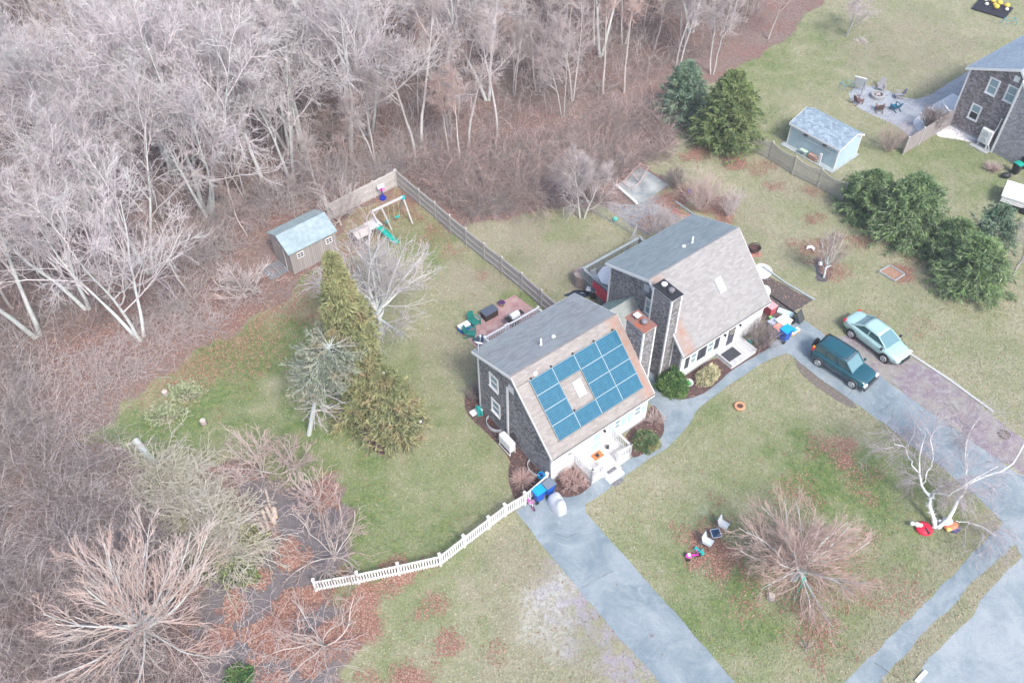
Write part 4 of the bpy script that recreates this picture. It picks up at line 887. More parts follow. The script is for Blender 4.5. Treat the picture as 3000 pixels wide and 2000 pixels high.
# prominent trunks: (px, py, form, height scale, label)
TREES = [(1031, 461, 0, .85, 'tall pale straight trunked bare tree standing alone in red leaf litter behind the board fence'),
 (994, 473, 5, .5, 'short thin pale bare tree just left of the tall straight tree behind the board fence'),
 (1101, 484, 4, .75, 'pale bare tree with a broken side stem, right of the tall straight tree'),
 (1222, 478, 3, .85, 'slim twin leaning bare tree north of the fence corner'),
 (1236, 452, 3, .95, 'slim straight bare tree right beside the twin one north of the fence corner'),
 (1316, 473, 6, .65, 'vine draped tan tree at the edge of the brambles'),
 (1348, 484, 6, .7, 'reddish thin vine hung tree right of the draped tan one'),
 (1376, 440, 3, .8, 'thin grey tree behind the vine draped pair'), (1455, 402, 3, .75, 'grey bare tree midway between the vine trees and the bramble bank'),
 (1312, 306, 0, .85, 'pale trunk with a broken orange limb in the middle of the wood'), (1341, 352, 5, .8, 'thin tan tree below the pale trunk with the broken limb'),
 (846, 434, 2, .85, 'pale three stemmed bare tree above and right of the brown shed'), (887, 440, 1, .8, 'pale forked bare tree left of the tall straight tree'),
 (856, 528, 1, .72, 'pale tree with a crooked low limb right behind the brown shed'), (768, 530, 0, .72, 'straight pale tree left behind the brown shed'),
 (605, 622, 1, .95, 'large pale forked tree leaning left of the brown shed'), (618, 636, 2, .9, 'large pale many stemmed tree nearest left of the brown shed'), (677, 628, 5, .85, 'slender pale tan tree between the large forked tree and the brown shed'),
 (323, 622, 0, .75, 'grey trunked tree in the litter west of the large forked tree'), (326, 708, 1, .85, 'big pale tree with a long left limb in the western wood'), (269, 612, 0, .8, 'pale tree behind the long limbed one in the western wood'),
 (411, 990, 2, .85, 'broad whitish bare tree hanging over the red leaf litter at the lawn edge'), (440, 800, 1, .8, 'whitish fan crowned tree behind the broad one at the lawn edge'), (110, 985, 1, .95, 'pale tree at the left edge of the photo above the dark thicket'), (724, 690, 5, .5, 'small pale tree left of the brown shed ramp'),
 (105, 48, 3, 1, 'dark bare trunk at the top left corner'), (558, 502, 2, .9, 'pale clump tree in the upper left wood with three stems'), (507, 505, 1, .9, 'pale leaning tree left of the three stemmed clump'),
 (1521, 142, 0, .8, 'straight pale tree in the back of the wood near the middle top'), (1638, 164, 3, .7, 'thin pale grey tree deep in the wood right of the middle'), (1760, 165, 1, .8, 'large grey tree with drooping broken limbs near the top edge'), (1936, 42, 1, .7, 'pale broad tree at the top edge above the cedars'),
 (2250, 115, 5, .8, 'tan tree at the wood edge beside the far lawn'), (2085, 218, 4, .75, 'many stemmed tan tree at the lawn edge above the dark green cedars'), (1576, 270, 4, .85, 'vine tangled grey tree with drooping fan branches above the brambles'),
 (2180, 60, 5, .8, 'tan fine twigged tree between the wood and the far lawn'), (1660, 60, 3, .9, 'grey tree at the top edge above the vine tangled one'), (255, 905, 1, .8, 'pale spreading tree between the broad whitish one and the left edge'), (560, 870, 5, .8, 'slim pale tree over the red litter left of the twisted sapling'), (930, 560, 4, .6, 'grey two stemmed tree just above the brown shed roof'), (1010, 520, 5, .55, 'small tan tree behind the short pale board fence'), (720, 590, 4, .7, 'grey two stemmed tree left of and behind the brown shed'), (700, 230, 0, 1, 'very tall pale tree in the upper left of the wood with long straight trunk')]
gt = np.random.default_rng(5)
used = []
for px, py, k, s, lb in TREES:
    x, y = P2(px, py); wood_tree(k, x, y, s, gt.random()*6.28, lb, tilt=(gt.normal(0, .03), gt.normal(0, .03))); used.append((x, y))
WOOD = poly_w([(-420, -170), (2150, -170), (2230, 40), (2080, 170), (1960, 220), (1700, 330), (1500, 420), (1180, 440), (960, 560), (830, 560), (700, 620), (560, 800), (330, 960), (60, 1090), (-150, 1350), (-300, 1300)])
n = 0; lo, hi = WOOD.min(0), WOOD.max(0)
while n < 128:
    q = lo+(hi-lo)*gt.random(2)
    if sdist(q[None], WOOD)[0] < 0: continue
    dmin = min(math.hypot(q[0]-a, q[1]-b) for a, b in used)
    if dmin < 2.5: continue
    k = int(gt.choice([0, 1, 2, 3, 4, 5, 6], p=[.2, .17, .16, .17, .14, .1, .06])) if q[0] < -2 else int(gt.choice([0, 1, 3, 4, 5, 6], p=[.08, .08, .24, .22, .2, .18]))
    wood_tree(k, q[0], q[1], .62+.35*gt.random(), gt.random()*6.28, ['tall pale straight trunked bare tree among many in the wood', 'pale two stemmed bare tree among many in the wood', 'pale three stemmed bare tree among many in the wood', 'grey slim bare tree among many in the wood', 'grey two stemmed bare tree among many in the wood', 'small tan bare tree among many in the wood', 'reddish twigged tan tree among many in the wood'][k],
      ['pale straight trees filling the wood', 'pale two stemmed trees filling the wood', 'pale three stemmed trees filling the wood', 'grey slim trees filling the wood', 'grey two stemmed trees filling the wood', 'small tan trees filling the wood', 'reddish twigged trees filling the wood'][k], (gt.normal(0, .05), gt.normal(0, .05)))
    used.append(tuple(q)); n += 1
MID = poly_w([(1150, -150), (2150, -150), (2230, 30), (2060, 180), (1900, 260), (1560, 400), (1180, 430)])
n = 0; lo, hi = MID.min(0), MID.max(0)
while n < 40:
    q = lo+(hi-lo)*gt.random(2)
    if sdist(q[None], MID)[0] < 0 or min(math.hypot(q[0]-a, q[1]-b) for a, b in used) < 1.9: continue
    k = int(gt.choice([4, 5, 6], p=[.25, .3, .45])); lb, gp_ = {4: ('grey two stemmed bare tree among many in the wood', 'grey two stemmed trees filling the wood'), 5: ('small tan bare tree among many in the wood', 'small tan trees filling the wood'), 6: ('reddish twigged tan tree among many in the wood', 'reddish twigged trees filling the wood')}[k]
    wood_tree(k, q[0], q[1], .6+.3*gt.random(), gt.random()*6.28, lb, gp_, (gt.normal(0, .05), gt.normal(0, .05))); used.append(tuple(q)); n += 1
# ---- garden trees
x, y = P2(440, 1870)
place_tree('bare_tree', 'wide orange tipped bare tree with stout pale limbs in the bottom left thicket', 'tree', (x, y), make_radial(31, 6.2, 1.6, 5.4, 22, r=.20, rtip=.0115, sub=(9, 6, 3), wl=.08, up=.03, el=(4, 74), ang=.42), M_bark_pale, bark('orange_tan_twigs', (.56, .46, .42), (.66, .58, .54), (.58, .42, .36), 1.0), 1.0)
x, y = P2(2322, 1695)
place_tree('bare_tree', 'round crowned fine twigged bare tree in the front lawn with a green flag in it', 'tree', (x, y), make_radial(33, 4.5, 1.0, 4.15, 30, r=.24, rtip=.0085, sub=(9, 6, 3), wl=.085, up=.015, el=(6, 78)), M_bark_pale, bark('pinkish_twigs', (.56, .41, .36), (.64, .50, .44), None, 1.0), .3)
x, y = P2(1120, 975)
place_tree('bare_tree', 'pale wide spreading bare tree behind the tall spruce', 'tree', (x, y), make_radial(35, 9.0, 2.2, 4.8, 15, r=.22, rtip=.015, sub=(9, 7, 2), wl=.10, up=.03, el=(10, 78), ang=.6), M_bark_pale, M_twig_pale, 2.2)
x, y = P2(2413, 812)
place_tree('bare_tree', 'young upright reddish tree on black mulch with a small white ornament', 'tree', (x, y), make_radial(36, 4.4, 1.0, 1.9, 12, r=.09, rtip=.012, sub=(7, 5, 0), wl=.07, up=.06, el=(35, 85), ang=.4), M_bark_pale, M_twig_tan, 0)
x, y = P2(2480, 105)
place_tree('bare_tree', 'small forked bare tree in the middle of the far lawn', 'tree', (x, y), make_tree(37, 4.6, trunk_h=.3, r=.13, nmain=8, spread=1.0, fork=2, open_=.8, twig=(6, 5, 3), rtip=.010), M_bark_grey, M_twig_grey, 0)
x, y = P2(1705, 640)
place_tree('bare_tree', 'grey fine twigged tree beside the wire fence', 'tree', (x, y), make_tree(38, 6.0, trunk_h=.2, r=.13, nmain=12, spread=.95, open_=.7, fork=2, twig=(8, 6, 3), wl=.12, rtip=.010), M_bark_grey, M_twig_grey, 0)
x, y = P2(2965, 810)
place_tree('bare_tree', 'thin grey bare tree at the right edge behind the hemlocks', 'tree', (x, y), make_tree(39, 5, trunk_h=.2, r=.1, nmain=8, spread=1.0, open_=.8, twig=(6, 5, 3), rtip=.010), M_bark_grey, M_twig_grey, 0)
for i, (px, py, hh, sd_, lb) in enumerate([(770, 1395, 3.6, 41, 'low grey bare tree at the lawn edge left of the fallen tree'), (980, 1640, 4.3, 42, 'crooked bare tree at the thicket edge near the end of the picket fence'), (950, 1900, 4.6, 43, 'bare tree rooted in leaf litter below the picket fence end'), (720, 870, 3.4, 44, 'small crooked bare tree on the litter below the brown shed ramp'), (930, 1480, 3.0, 45, 'twiggy bare sapling between the spruce and the thicket'), (1000, 660, 3.6, 47, 'pale twisted bare tree between the brown shed and the swing set'), (860, 1390, 3.0, 48, 'small bare sapling below the leaning pine')]):
    x, y = P2(px, py); place_tree('bare_tree', lb, 'tree', (x, y), make_radial(sd_, hh, .35, hh*.75, 9, r=.09, rtip=.013, sub=(6, 4, 2), wl=.17, up=.05, el=(15, 80), ang=.6), M_bark_tan, M_twig_tan if i not in (3, 5) else M_twig_grey, i)
# birch: two leaning white stems drawn from the ground up
bt = thing('birch_tree', 'white barked double stemmed birch beside the long driveway', 'tree', P(2738, 1545))
b0 = P(2738, 1545)
def wp(px, py, z): return P(px, py, z)-b0
stems = [[(2738, 1545, 0), (2730, 1500, .7), (2722, 1455, 1.4), (2700, 1420, 2.1), (2692, 1390, 2.7), (2694, 1335, 3.6), (2712, 1270, 4.6)],
         [(2748, 1545, 0), (2790, 1500, .9), (2815, 1450, 1.8), (2832, 1420, 2.4), (2880, 1395, 3.0), (2960, 1372, 3.8), (2990, 1320, 4.8), (3020, 1270, 5.4)],
         [(2722, 1460, 1.5), (2740, 1440, 1.9), (2778, 1452, 2.3), (2810, 1430, 2.8), (2860, 1400, 3.5), (2925, 1365, 4.2)],
         [(2822, 1430, 2.2), (2832, 1405, 2.7), (2828, 1350, 3.5), (2830, 1290, 4.4), (2842, 1262, 5.0), (2868, 1225, 5.6)],
         [(2700, 1420, 2.1), (2720, 1378, 3.0), (2735, 1345, 3.6), (2725, 1290, 4.6), (2730, 1275, 5.0)],
         [(2692, 1390, 2.7), (2668, 1350, 3.4), (2650, 1310, 4.1), (2620, 1300, 4.6)],
         [(2800, 1525, .8), (2830, 1528, 1.0), (2870, 1540, 1.1), (2920, 1570, 1.2)],
         [(2722, 1445, 1.6), (2745, 1432, 2.0), (2765, 1418, 2.4), (2785, 1420, 2.7)], [(2832, 1420, 2.4), (2828, 1290, 3.2), (2818, 1240, 4.4)]]
sr = [.125, .13, .06, .05, .04, .035, .028, .032, .022]
parts = []; mains = []
for s_, r_ in zip(stems, sr):
    q = np.array([wp(*a) for a in s_]); tt = np.linspace(0, len(q)-1, 13); i = np.minimum(tt.astype(int), len(q)-2); f = (tt-i)[:, None]; q = q[i]*(1-f)+q[i+1]*f
    q[1:-1] += np.random.default_rng(3).normal(0, .03, (11, 3)); mains.append(q); parts.append(tubes(q[None], r_, .018, 8))
link('trunk', raw_mesh('trunk', *[join(parts)[0]], quads=join(parts)[1], mats=[M_bark_birch], smooth=True), bt)
g_ = np.random.default_rng(9); mains = np.array(mains); cp = []
p, D, pr, t_ = spawn(mains, .05, .02, 14, .25, 1, (.8, .2), g_); b2 = grow(p, D, 1.2+.8*g_.random(len(p)), 8, .16, -.02, g_); cp.append(tubes(b2, .018, .010, 4))
p, D, pr, t_ = spawn(b2, .02, .009, 6, .2, 1, (.6, .2), g_); b3 = grow(p, D, .9*(.4+g_.random(len(p))), 6, .16, -.08, g_); cp.append(tubes(b3, .010, .006, 3))
p, D, pr, t_ = spawn(b3, .01, .006, 4, .2, 1, (.6, .2), g_); b4 = grow(p, D, .5*(.4+g_.random(len(p))), 5, .16, -.1, g_); cp.append(tubes(b4, .007, .005, 3))
v_, q_ = join(cp); link('crown', raw_mesh('crown', v_, quads=q_, mats=[M_twig_birch], smooth=True), bt)
# ---- evergreens
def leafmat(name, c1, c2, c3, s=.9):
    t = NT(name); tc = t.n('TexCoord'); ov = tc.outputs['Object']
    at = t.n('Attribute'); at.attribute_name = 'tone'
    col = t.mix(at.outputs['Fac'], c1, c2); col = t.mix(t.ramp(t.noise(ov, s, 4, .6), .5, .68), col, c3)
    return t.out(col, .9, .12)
M_spruce = leafmat('spruce_needles', (.12, .15, .07), (.40, .40, .20), (.35, .27, .16), .9)
M_cedar = leafmat('cedar_needles', (.07, .12, .05), (.33, .38, .16), (.20, .28, .10)); M_bluegreen = leafmat('pine_needles', (.15, .18, .13), (.36, .38, .29), (.32, .26, .18), .6)
M_hemlock = leafmat('hemlock_needles', (.07, .135, .06), (.33, .42, .21), (.21, .32, .12), .8)
M_greyfir = leafmat('grey_green_needles', (.08, .16, .10), (.30, .39, .27), (.22, .29, .18), .8)
def blades(P0, D, L, W, g):
    """flat pointed sprays: two crossed slivers are one tri each"""
    N = len(P0); side = unit(np.cross(D, g.normal(0, 1, (N, 3))))*W[:, None]
    tip = P0+D*L[:, None]; V = np.stack([P0-side*.5, P0+side*.5, tip+side*.25, tip-side*.25], 1).reshape(-1, 3)
    return V, np.arange(N*4).reshape(N, 4)
def conifer(seed, h, rad, z0=.05, nb=260, per=60, droop=.25, curve=.6, spray=(.32, .10), lean=(0, 0), profile=None, asym=0, up=.35, ragged=.25, bare=0):
    g = np.random.default_rng(seed); T = grow(np.array([[0, 0, -.1]]), np.array([[lean[0], lean[1], 1.]]), h*1.0, 14, .015, .0, g)
    zf = z0+(1-z0)*g.random(nb)**1.0; zf = np.sort(zf)
    f = zf*13; i = np.minimum(f.astype(int), 12); w_ = (f-i)[:, None]; base = T[0, i]*(1-w_)+T[0, i+1]*w_
    prof = profile(zf) if profile else (1-zf)**.85
    az = g.random(nb)*2*np.pi; L = rad*prof*(1-ragged+2*ragged*g.random(nb))*(1+asym*np.cos(az))+.15
    elev = up*zf-(1-zf)*droop; D = np.stack([np.cos(az), np.sin(az), elev], 1)
    br = grow(base, D, L, 7, .06, -.02, g)
    # side shoots
    p, d, _, t = spawn(br, .02, .01, 9, .15, 1.0, (.9, .2), g); d[:, 2] *= .35; Ls = np.repeat(L, 9)*.34*(1.15-t)+.12
    sh = grow(p, d, Ls, 4, .08, -.05, g)
    allp = []; alld = []; tt = []
    for arr, m, a0 in ((br, per//3, .25), (sh, max(2, per//12), .0)):
        p, d, _, t = spawn(arr, 1, 1, m, a0, 1.0, (.65, .25), g); allp.append(p); d[:, 2] -= .15; alld.append(unit(d)); tt.append(t)
    p = np.concatenate(allp); d = np.concatenate(alld); t = np.concatenate(tt)
    n = len(p); V, Q = blades(p, d, spray[0]*(.5+g.random(n)), spray[1]*(.6+.8*g.random(n)), g)
    rr = np.hypot(p[:, 0]-lean[0]*p[:, 2], p[:, 1]-lean[1]*p[:, 2]); clump = vnoise(np.stack([p[:, 0]*1.3+p[:, 2], p[:, 1]*1.3-p[:, 2]*.8], 1), .55, seed)
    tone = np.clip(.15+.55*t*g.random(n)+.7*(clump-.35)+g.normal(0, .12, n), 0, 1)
    wood = join([tubes(T, .018*h, .02, 8), tubes(br, .012*L+.008, .006, 4)])
    return wood, (V, Q, np.repeat(tone, 4))
def place_conifer(label, x, y, c, mneedle, mb, rz=0, s=1, name='evergreen_tree', group=None):
    root = thing(name, label, 'tree', (x, y, 0), rz, group); root.scale = (s,)*3
    link('trunk', raw_mesh('trunk', c[0][0], quads=c[0][1], mats=[mb], smooth=True), root)
    me = raw_mesh('crown', c[1][0], quads=c[1][1], mats=[mneedle]); at = me.attributes.new('tone', 'FLOAT', 'POINT'); at.data.foreach_set('value', c[1][2].astype(np.float32)); link('crown', me, root); return root
x, y = P2(1085, 1225); place_conifer('tall narrow spruce with yellow-green top beside the solar panelled house', x, y, conifer(1, 14.0, 2.7, nb=560, per=120, droop=.35, spray=(.26, .06), profile=lambda z: np.minimum((1-z)**.8, .92)*(.75+.25*np.cos(z*9))), M_spruce, M_bark_grey, name='spruce_tree')
x, y = P2(1165, 1262); place_conifer('lower bushy spruce on the mulch circle in front of the tall spruce', x, y, conifer(2, 5.8, 1.8, nb=240, per=80, droop=.1, spray=(.24, .06), profile=lambda z: (1-z**1.6)**.7), M_spruce, M_bark_grey, name='spruce_tree')
x, y = P2(904, 1272); pine = place_conifer('leaning pine with a bare lower trunk and blue-green crown left of the tall spruce', x, y, conifer(4, 9.2, 1.5, z0=.62, nb=110, per=60, spray=(.2, .05), lean=(.29, .03), droop=-.1, profile=lambda z: np.clip(np.sin((z-.5)*2*3.14*.95)+.55, .25, 1.2)), M_bluegreen, M_bark_pale, name='pine_tree')
gp = np.random.default_rng(12); tp = grow(np.array([[0, 0, -.1]]), np.array([[.29, .03, 1.]]), 9.2, 14, .0, 0, gp); p, D, _, t_ = spawn(tp, .1, .05, 46, .25, .66, (1.45, .2), gp); b2 = grow(p, D, 1.7*(.5+.7*gp.random(len(p))), 6, .12, -.01, gp); p, D, _, t_ = spawn(b2, .02, .01, 5, .3, 1, (.7, .2), gp); b3 = grow(p, D, .5*(.4+gp.random(len(p))), 4, .12, 0, gp)
v_, q_ = join([tubes(b2, .025, .01, 4), tubes(b3, .012, .007, 3)]); link('dead_branches', raw_mesh('dead_branches', v_, quads=q_, mats=[M_twig_pale], smooth=True), pine)
x, y = P2(2122, 425); place_conifer('dense dark green cedar left of the scalloped fence', x, y, conifer(5, 7.0, 2.5, nb=480, per=110, droop=-.2, up=.8, spray=(.25, .06), profile=lambda z: np.minimum(1.12*(1-z)**.62, 1), ragged=.32), M_cedar, M_bark_grey, name='cedar_tree')
x, y = P2(1995, 350); place_conifer('looser blue-green cedar behind the dense dark one', x, y, conifer(6, 5.4, 2.3, nb=260, per=90, droop=-.1, up=.7, spray=(.24, .06), profile=lambda z: (1-z**1.4)**.8), M_greyfir, M_bark_grey, name='cedar_tree')
for i, (px, py, hh, rr, sd_, m_, lb) in enumerate([(2645, 690, 5.4, 2.7, 11, M_hemlock, 'large soft green hemlock at the right end of the scalloped fence'), (2535, 625, 3.8, 1.9, 12, M_hemlock, 'hemlock closest to the scalloped fence end'),
    (2835, 835, 4.2, 2.4, 14, M_hemlock, 'lowest hemlock of the row, spreading out towards the lawn'), (2765, 755, 3.6, 1.6, 13, M_hemlock, 'small hemlock between the large soft green one and the lowest one'), (2880, 745, 4.6, 1.9, 15, M_greyfir, 'thin grey-green evergreen behind the lowest hemlock')]):
    x, y = P2(px, py); place_conifer(lb, x, y, conifer(sd_, hh, rr, nb=300 if i not in (4, 5) else 110, per=96 if i not in (4, 5) else 60, droop=-.05, up=.5, spray=(.26, .055), profile=lambda z: (1-z**1.7)**.75, ragged=.35), m_, M_bark_grey, name='hemlock_tree')
# ---- leafy shrubs
def leafy(name, label, x, y, rx, ry, h, n, m_, leaf=.09, seed=0, cat='shrub', rz=0, lump=.25, clear=.0):
    g = np.random.default_rng(seed); d = unit(g.normal(0, 1, (n, 3))); d[:, 2] = np.abs(d[:, 2])*1.0-.15*g.random(n)
    k = (g.random(n)**.35); nz_ = vnoise(np.stack([np.arctan2(d[:, 1], d[:, 0])*3, d[:, 2]*3], 1), .8, seed)-.5; k = k*(1+lump*nz_*2)
    p = d*k[:, None]*np.array([rx, ry, h]); p[:, 2] = np.maximum(p[:, 2], .05)
    D = unit(d+g.normal(0, .6, d.shape)); V, Q = blades(p, D, leaf*(.7+.7*g.random(n)), leaf*.55*(.8+.5*g.random(n)), g)
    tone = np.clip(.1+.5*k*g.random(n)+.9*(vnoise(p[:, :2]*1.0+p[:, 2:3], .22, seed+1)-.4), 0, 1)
    root = thing(name, label, cat, (x, y, 0), rz); me = raw_mesh('foliage', V, quads=Q, mats=[m_]); at = me.attributes.new('tone', 'FLOAT', 'POINT'); at.data.foreach_set('value', np.repeat(tone, 4).astype(np.float32)); link('foliage', me, root)
    st = grow(np.zeros((14, 3)), unit(g.normal(0, 1, (14, 3))*[1, 1, .4]+[0, 0, .9]), h*.8, 5, .1, .02, g)*np.array([rx/h, ry/h, 1]); v_, q_ = tubes(st, .03, .012, 4); link('stems', raw_mesh('stems', v_, quads=q_, mats=[M_twig_brown], smooth=True), root); return root
M_rhodo = leafmat('rhododendron_leaves', (.045, .12, .04), (.20, .29, .10), (.12, .22, .07), 2); M_varieg = leafmat('variegated_leaves', (.22, .24, .13), (.72, .66, .42), (.62, .56, .36), 1.6); M_euon = leafmat('boxwood_leaves', (.07, .13, .06), (.20, .27, .13), (.46, .40, .2), 2.0)
x, y = P2(1968, 1133); leafy('rhododendron', 'round glossy green rhododendron in front of the chimney of the second house', x, y, 1.05, 1.0, 1.5, 7500, M_rhodo, .13, 1)
x, y = P2(2072, 1106); leafy('variegated_shrub', 'creamy yellow variegated shrub under the charcoal shutters', x, y, .95, .62, .9, 6000, M_varieg, .09, 2, rz=.64)
x, y = P2(1892, 1300); leafy('boxwood_shrub', 'rounded green and yellow shrub right of the white porch', x, y, .80, .80, 1.0, 6500, M_euon, .07, 3)
x, y = P2(2540, 540); leafy('creeping_shrub', 'low green undergrowth between the blue shed and the hemlocks', x, y, 1.8, 1.4, .6, 2500, M_hemlock, .12, 4)
x, y = P2(700, 1985); leafy('evergreen_shrub', 'small bright green bush at the bottom edge of the thicket', x, y, .75, .7, .7, 2500, M_rhodo, .10, 5)
# ---- bare twiggy shrubs
def twiggy(name, label, px, py, h, spread, n, mc, seed, r=.014, wl=.1, up=.02, sub=6, sub2=4, base=.25, cat='shrub', rt=.006):
    g = np.random.default_rng(seed); a = g.random(n)*6.28; rad = base*np.sqrt(g.random(n)); p = np.stack([np.cos(a)*rad, np.sin(a)*rad, np.zeros(n)], 1)
    d = np.stack([np.cos(a)*spread*g.random(n), np.sin(a)*spread*g.random(n), np.ones(n)], 1)
    b1 = grow(p, d, h*(.7+.4*g.random(n)), 7, wl, up, g); pt = [tubes(b1, r, rt, 4)]
    if sub:
        p, D, _, t = spawn(b1, r, rt, sub, .2, 1, (.5, .2), g); b2 = grow(p, D, h*.35*(.4+.8*g.random(len(p))), 5, wl, up, g); pt.append(tubes(b2, rt*1.2, rt*.8, 3))
    if sub2:
        p, D, _, t = spawn(b2, r, rt, sub2, .2, 1, (.5, .2), g); b3 = grow(p, D, h*.18*(.4+.8*g.random(len(p))), 4, wl, up, g); pt.append(tubes(b3, rt, rt*.7, 3))
    v_, q_ = join(pt); x, y = P2(px, py); o = link(name, raw_mesh(name, v_, quads=q_, mats=[mc], smooth=True)); o.location = (x, y, 0); tag(o, label, cat); return o
twiggy('bare_shrub', 'egg shaped bare shrub in white stones beside the third house', 2722, 385, 2.0, .55, 70, M_twig_brown, 1, sub=9, sub2=5, base=.3)
twiggy('bare_shrub', 'tall tan feathery shrub by the purple pot behind the second house', 2055, 610, 2.9, .75, 60, M_twig_tan, 2, sub=7, base=.5)
twiggy('bare_shrub', 'smaller grey tan shrub leaning right beside the feathery one', 2135, 630, 2.1, .5, 36, M_twig_grey, 3, sub=6, base=.3)
twiggy('bare_shrub', 'fine reddish bare shrub left of the porch on leaf litter', 1678, 1418, .9, 1.0, 60, M_twig_red, 4, sub=9, sub2=5, base=.25)
twiggy('bare_shrub', 'brown tangle shrub between the plank landing and the blue bins', 2228, 1010, 1.5, .8, 60, M_twig_brown, 5, sub=9, sub2=5, base=.4)
twiggy('ornamental_grass', 'drooping orange-brown grass clump in the mulch left of the front corner', 1530, 1408, .75, 1.5, 220, M_twig_red, 6, r=.008, up=-.12, sub=0, sub2=0, base=.25, cat='grass clump')
twiggy('ornamental_grass', 'tan grass tuft at the front right corner of the solar panelled house', 1916, 1232, .8, 1.3, 150, M_twig_tan, 7, r=.008, up=-.06, sub=0, sub2=0, base=.3, cat='grass clump')
twiggy('ornamental_grass', 'round tan grass tuft on the lawn before the third house', 2905, 498, .75, 1.6, 300, M_twig_tan, 8, r=.012, up=-.04, sub=0, sub2=0, base=.25, cat='grass clump')
twiggy('bare_shrub', 'bare thicket shrub behind the back corner of the second house', 1930, 690, 2.0, .9, 60, M_twig_grey, 9, sub=7, base=.6)
twiggy('bare_shrub', 'dark small shrub right of the concrete slab', 1975, 545, 1.4, .9, 50, M_twig_brown, 10, sub=7, base=.4)
twiggy('bare_shrub', 'brown shrub at the back left corner of the solar panelled house', 1393, 1165, .9, .8, 50, M_twig_brown, 11, sub=7, base=.3)
twiggy('brush_pile', 'small pile of cut twigs by the far lawn tree', 2520, 120, .6, 2.5, 70, M_twig_grey, 12, r=.02, up=-.25, sub=4, sub2=0, base=.5, cat='brush pile')
twiggy('bare_shrub', 'fine reddish shrub on the lawn below the paver patio', 2600, 440, 2.2, .7, 40, M_twig_tan, 13, sub=7, base=.3)
twiggy('bare_shrub', 'grey stick shrub at the foot of the big lawn tree', 2362, 1890, .7, .9, 14, M_twig_pale, 14, sub=3, sub2=0, base=.15)
# ---- undergrowth: one tangled mass of briars and saplings
g = np.random.default_rng(77)
def scatter_in(polys, n):
    out = []
    for pl, wt in polys:
        lo, hi = pl.min(0), pl.max(0); k = int(n*wt); c = []
        while len(c) < k:
            q = lo+(hi-lo)*g.random((k*3, 2)); q = q[sdist(q, pl) > 0]; c += list(q)
        out.append(np.array(c[:k]))
    return np.concatenate(out)
TH1 = poly_w([(1180, 470), (1300, 440), (1500, 430), (1700, 380), (1900, 330), (1960, 400), (1960, 470), (1880, 480), (1800, 540), (1780, 600), (1700, 600), (1480, 625), (1370, 640), (1290, 590), (1230, 520), (1180, 520)])
TH2 = poly_w([(-150, 1000), (80, 1050), (150, 1200), (280, 1300), (400, 1340), (480, 1370), (500, 1500), (560, 1700), (540, 1850), (600, 2150), (-400, 2200), (-350, 1300)])
TH3 = poly_w([(560, 1380), (800, 1400), (830, 1600), (700, 1750), (900, 1800), (960, 2100), (560, 2100)])
def briars(name, pts, hmin, hmax, label, m_, r=.011, K=7, arch=-.16, spread=1.0, sub=2):
    n = len(pts); cl = vnoise(pts, 1.6, 88); keep = cl > .18; pts = pts[keep]; cl = cl[keep]; n = len(pts)
    p0 = np.column_stack([pts, np.zeros(n)]); a = g.random(n)*6.28; hh = (hmin+(hmax-hmin)*g.random(n))*(.5+cl)
    d = np.stack([np.cos(a)*spread*g.random(n), np.sin(a)*spread*g.random(n), np.ones(n)*.8], 1)
    b1 = grow(p0, d, hh*1.6, K, .2, arch, g); b1[:, :, 2] = np.maximum(b1[:, :, 2], .02); pt = [tubes(b1, r, r*.6, 3)]
    p, D, _, t = spawn(b1, r, r, sub, .3, 1, (.6, .2), g); b2 = grow(p, D, np.repeat(hh, sub)*.6, 5, .2, arch*.6, g); pt.append(tubes(b2, r*.7, r*.5, 3))
    v_, q_ = join(pt); o = link(name, raw_mesh(name, v_, quads=q_, mats=[m_], smooth=True)); tag(o, label, 'undergrowth', kind='stuff'); return o
briars('undergrowth', scatter_in([(TH1, 1.0)], 9000), .7, 1.7, 'brown tangle of briars behind the back lawns', M_twig_brown)
briars('undergrowth', scatter_in([(TH1, 1.0)], 2600), .8, 1.9, 'reddish briar canes among the tangle behind the back lawns', M_twig_red)
briars('undergrowth', scatter_in([(TH2, 1.0)], 12000), .7, 2.0, 'grey-brown thicket filling the bottom left', M_twig_brown, r=.010)
briars('undergrowth', scatter_in([(TH2, .95), (TH3, .05)], 4500), .8, 2.2, 'paler grey canes in the bottom left thicket', M_twig_grey)
TH4 = poly_w([(420, 900), (560, 700), (700, 590), (880, 520), (1150, 440), (1330, 440), (1180, 530), (1110, 545), (960, 620), (800, 660), (700, 740), (560, 900), (440, 990)])
briars('undergrowth', scatter_in([(TH4, 1.0)], 2600), .6, 1.8, 'pale saplings and canes around the brown shed', M_twig_grey, r=.012, sub=3, arch=-.06)
TH5 = poly_w([(-60, 1200), (120, 1060), (420, 960), (700, 800), (800, 830), (700, 930), (480, 1060), (330, 1180), (240, 1260), (60, 1280)])
briars('undergrowth', scatter_in([(TH5, 1.0)], 1500), .4, 1.3, 'thin canes in the red litter along the left lawn edge', M_twig_grey, r=.011, sub=3, arch=-.1)
briars('undergrowth', scatter_in([(WOOD, 1.0)], 15000), .6, 1.8, 'brush and saplings on the floor of the wood', M_twig_brown, r=.014, sub=2)
briars('undergrowth', scatter_in([(WOOD, 1.0)], 6000), .9, 2.6, 'pale saplings on the floor of the wood', M_twig_grey, r=.014, sub=3, arch=-.05, spread=.5)
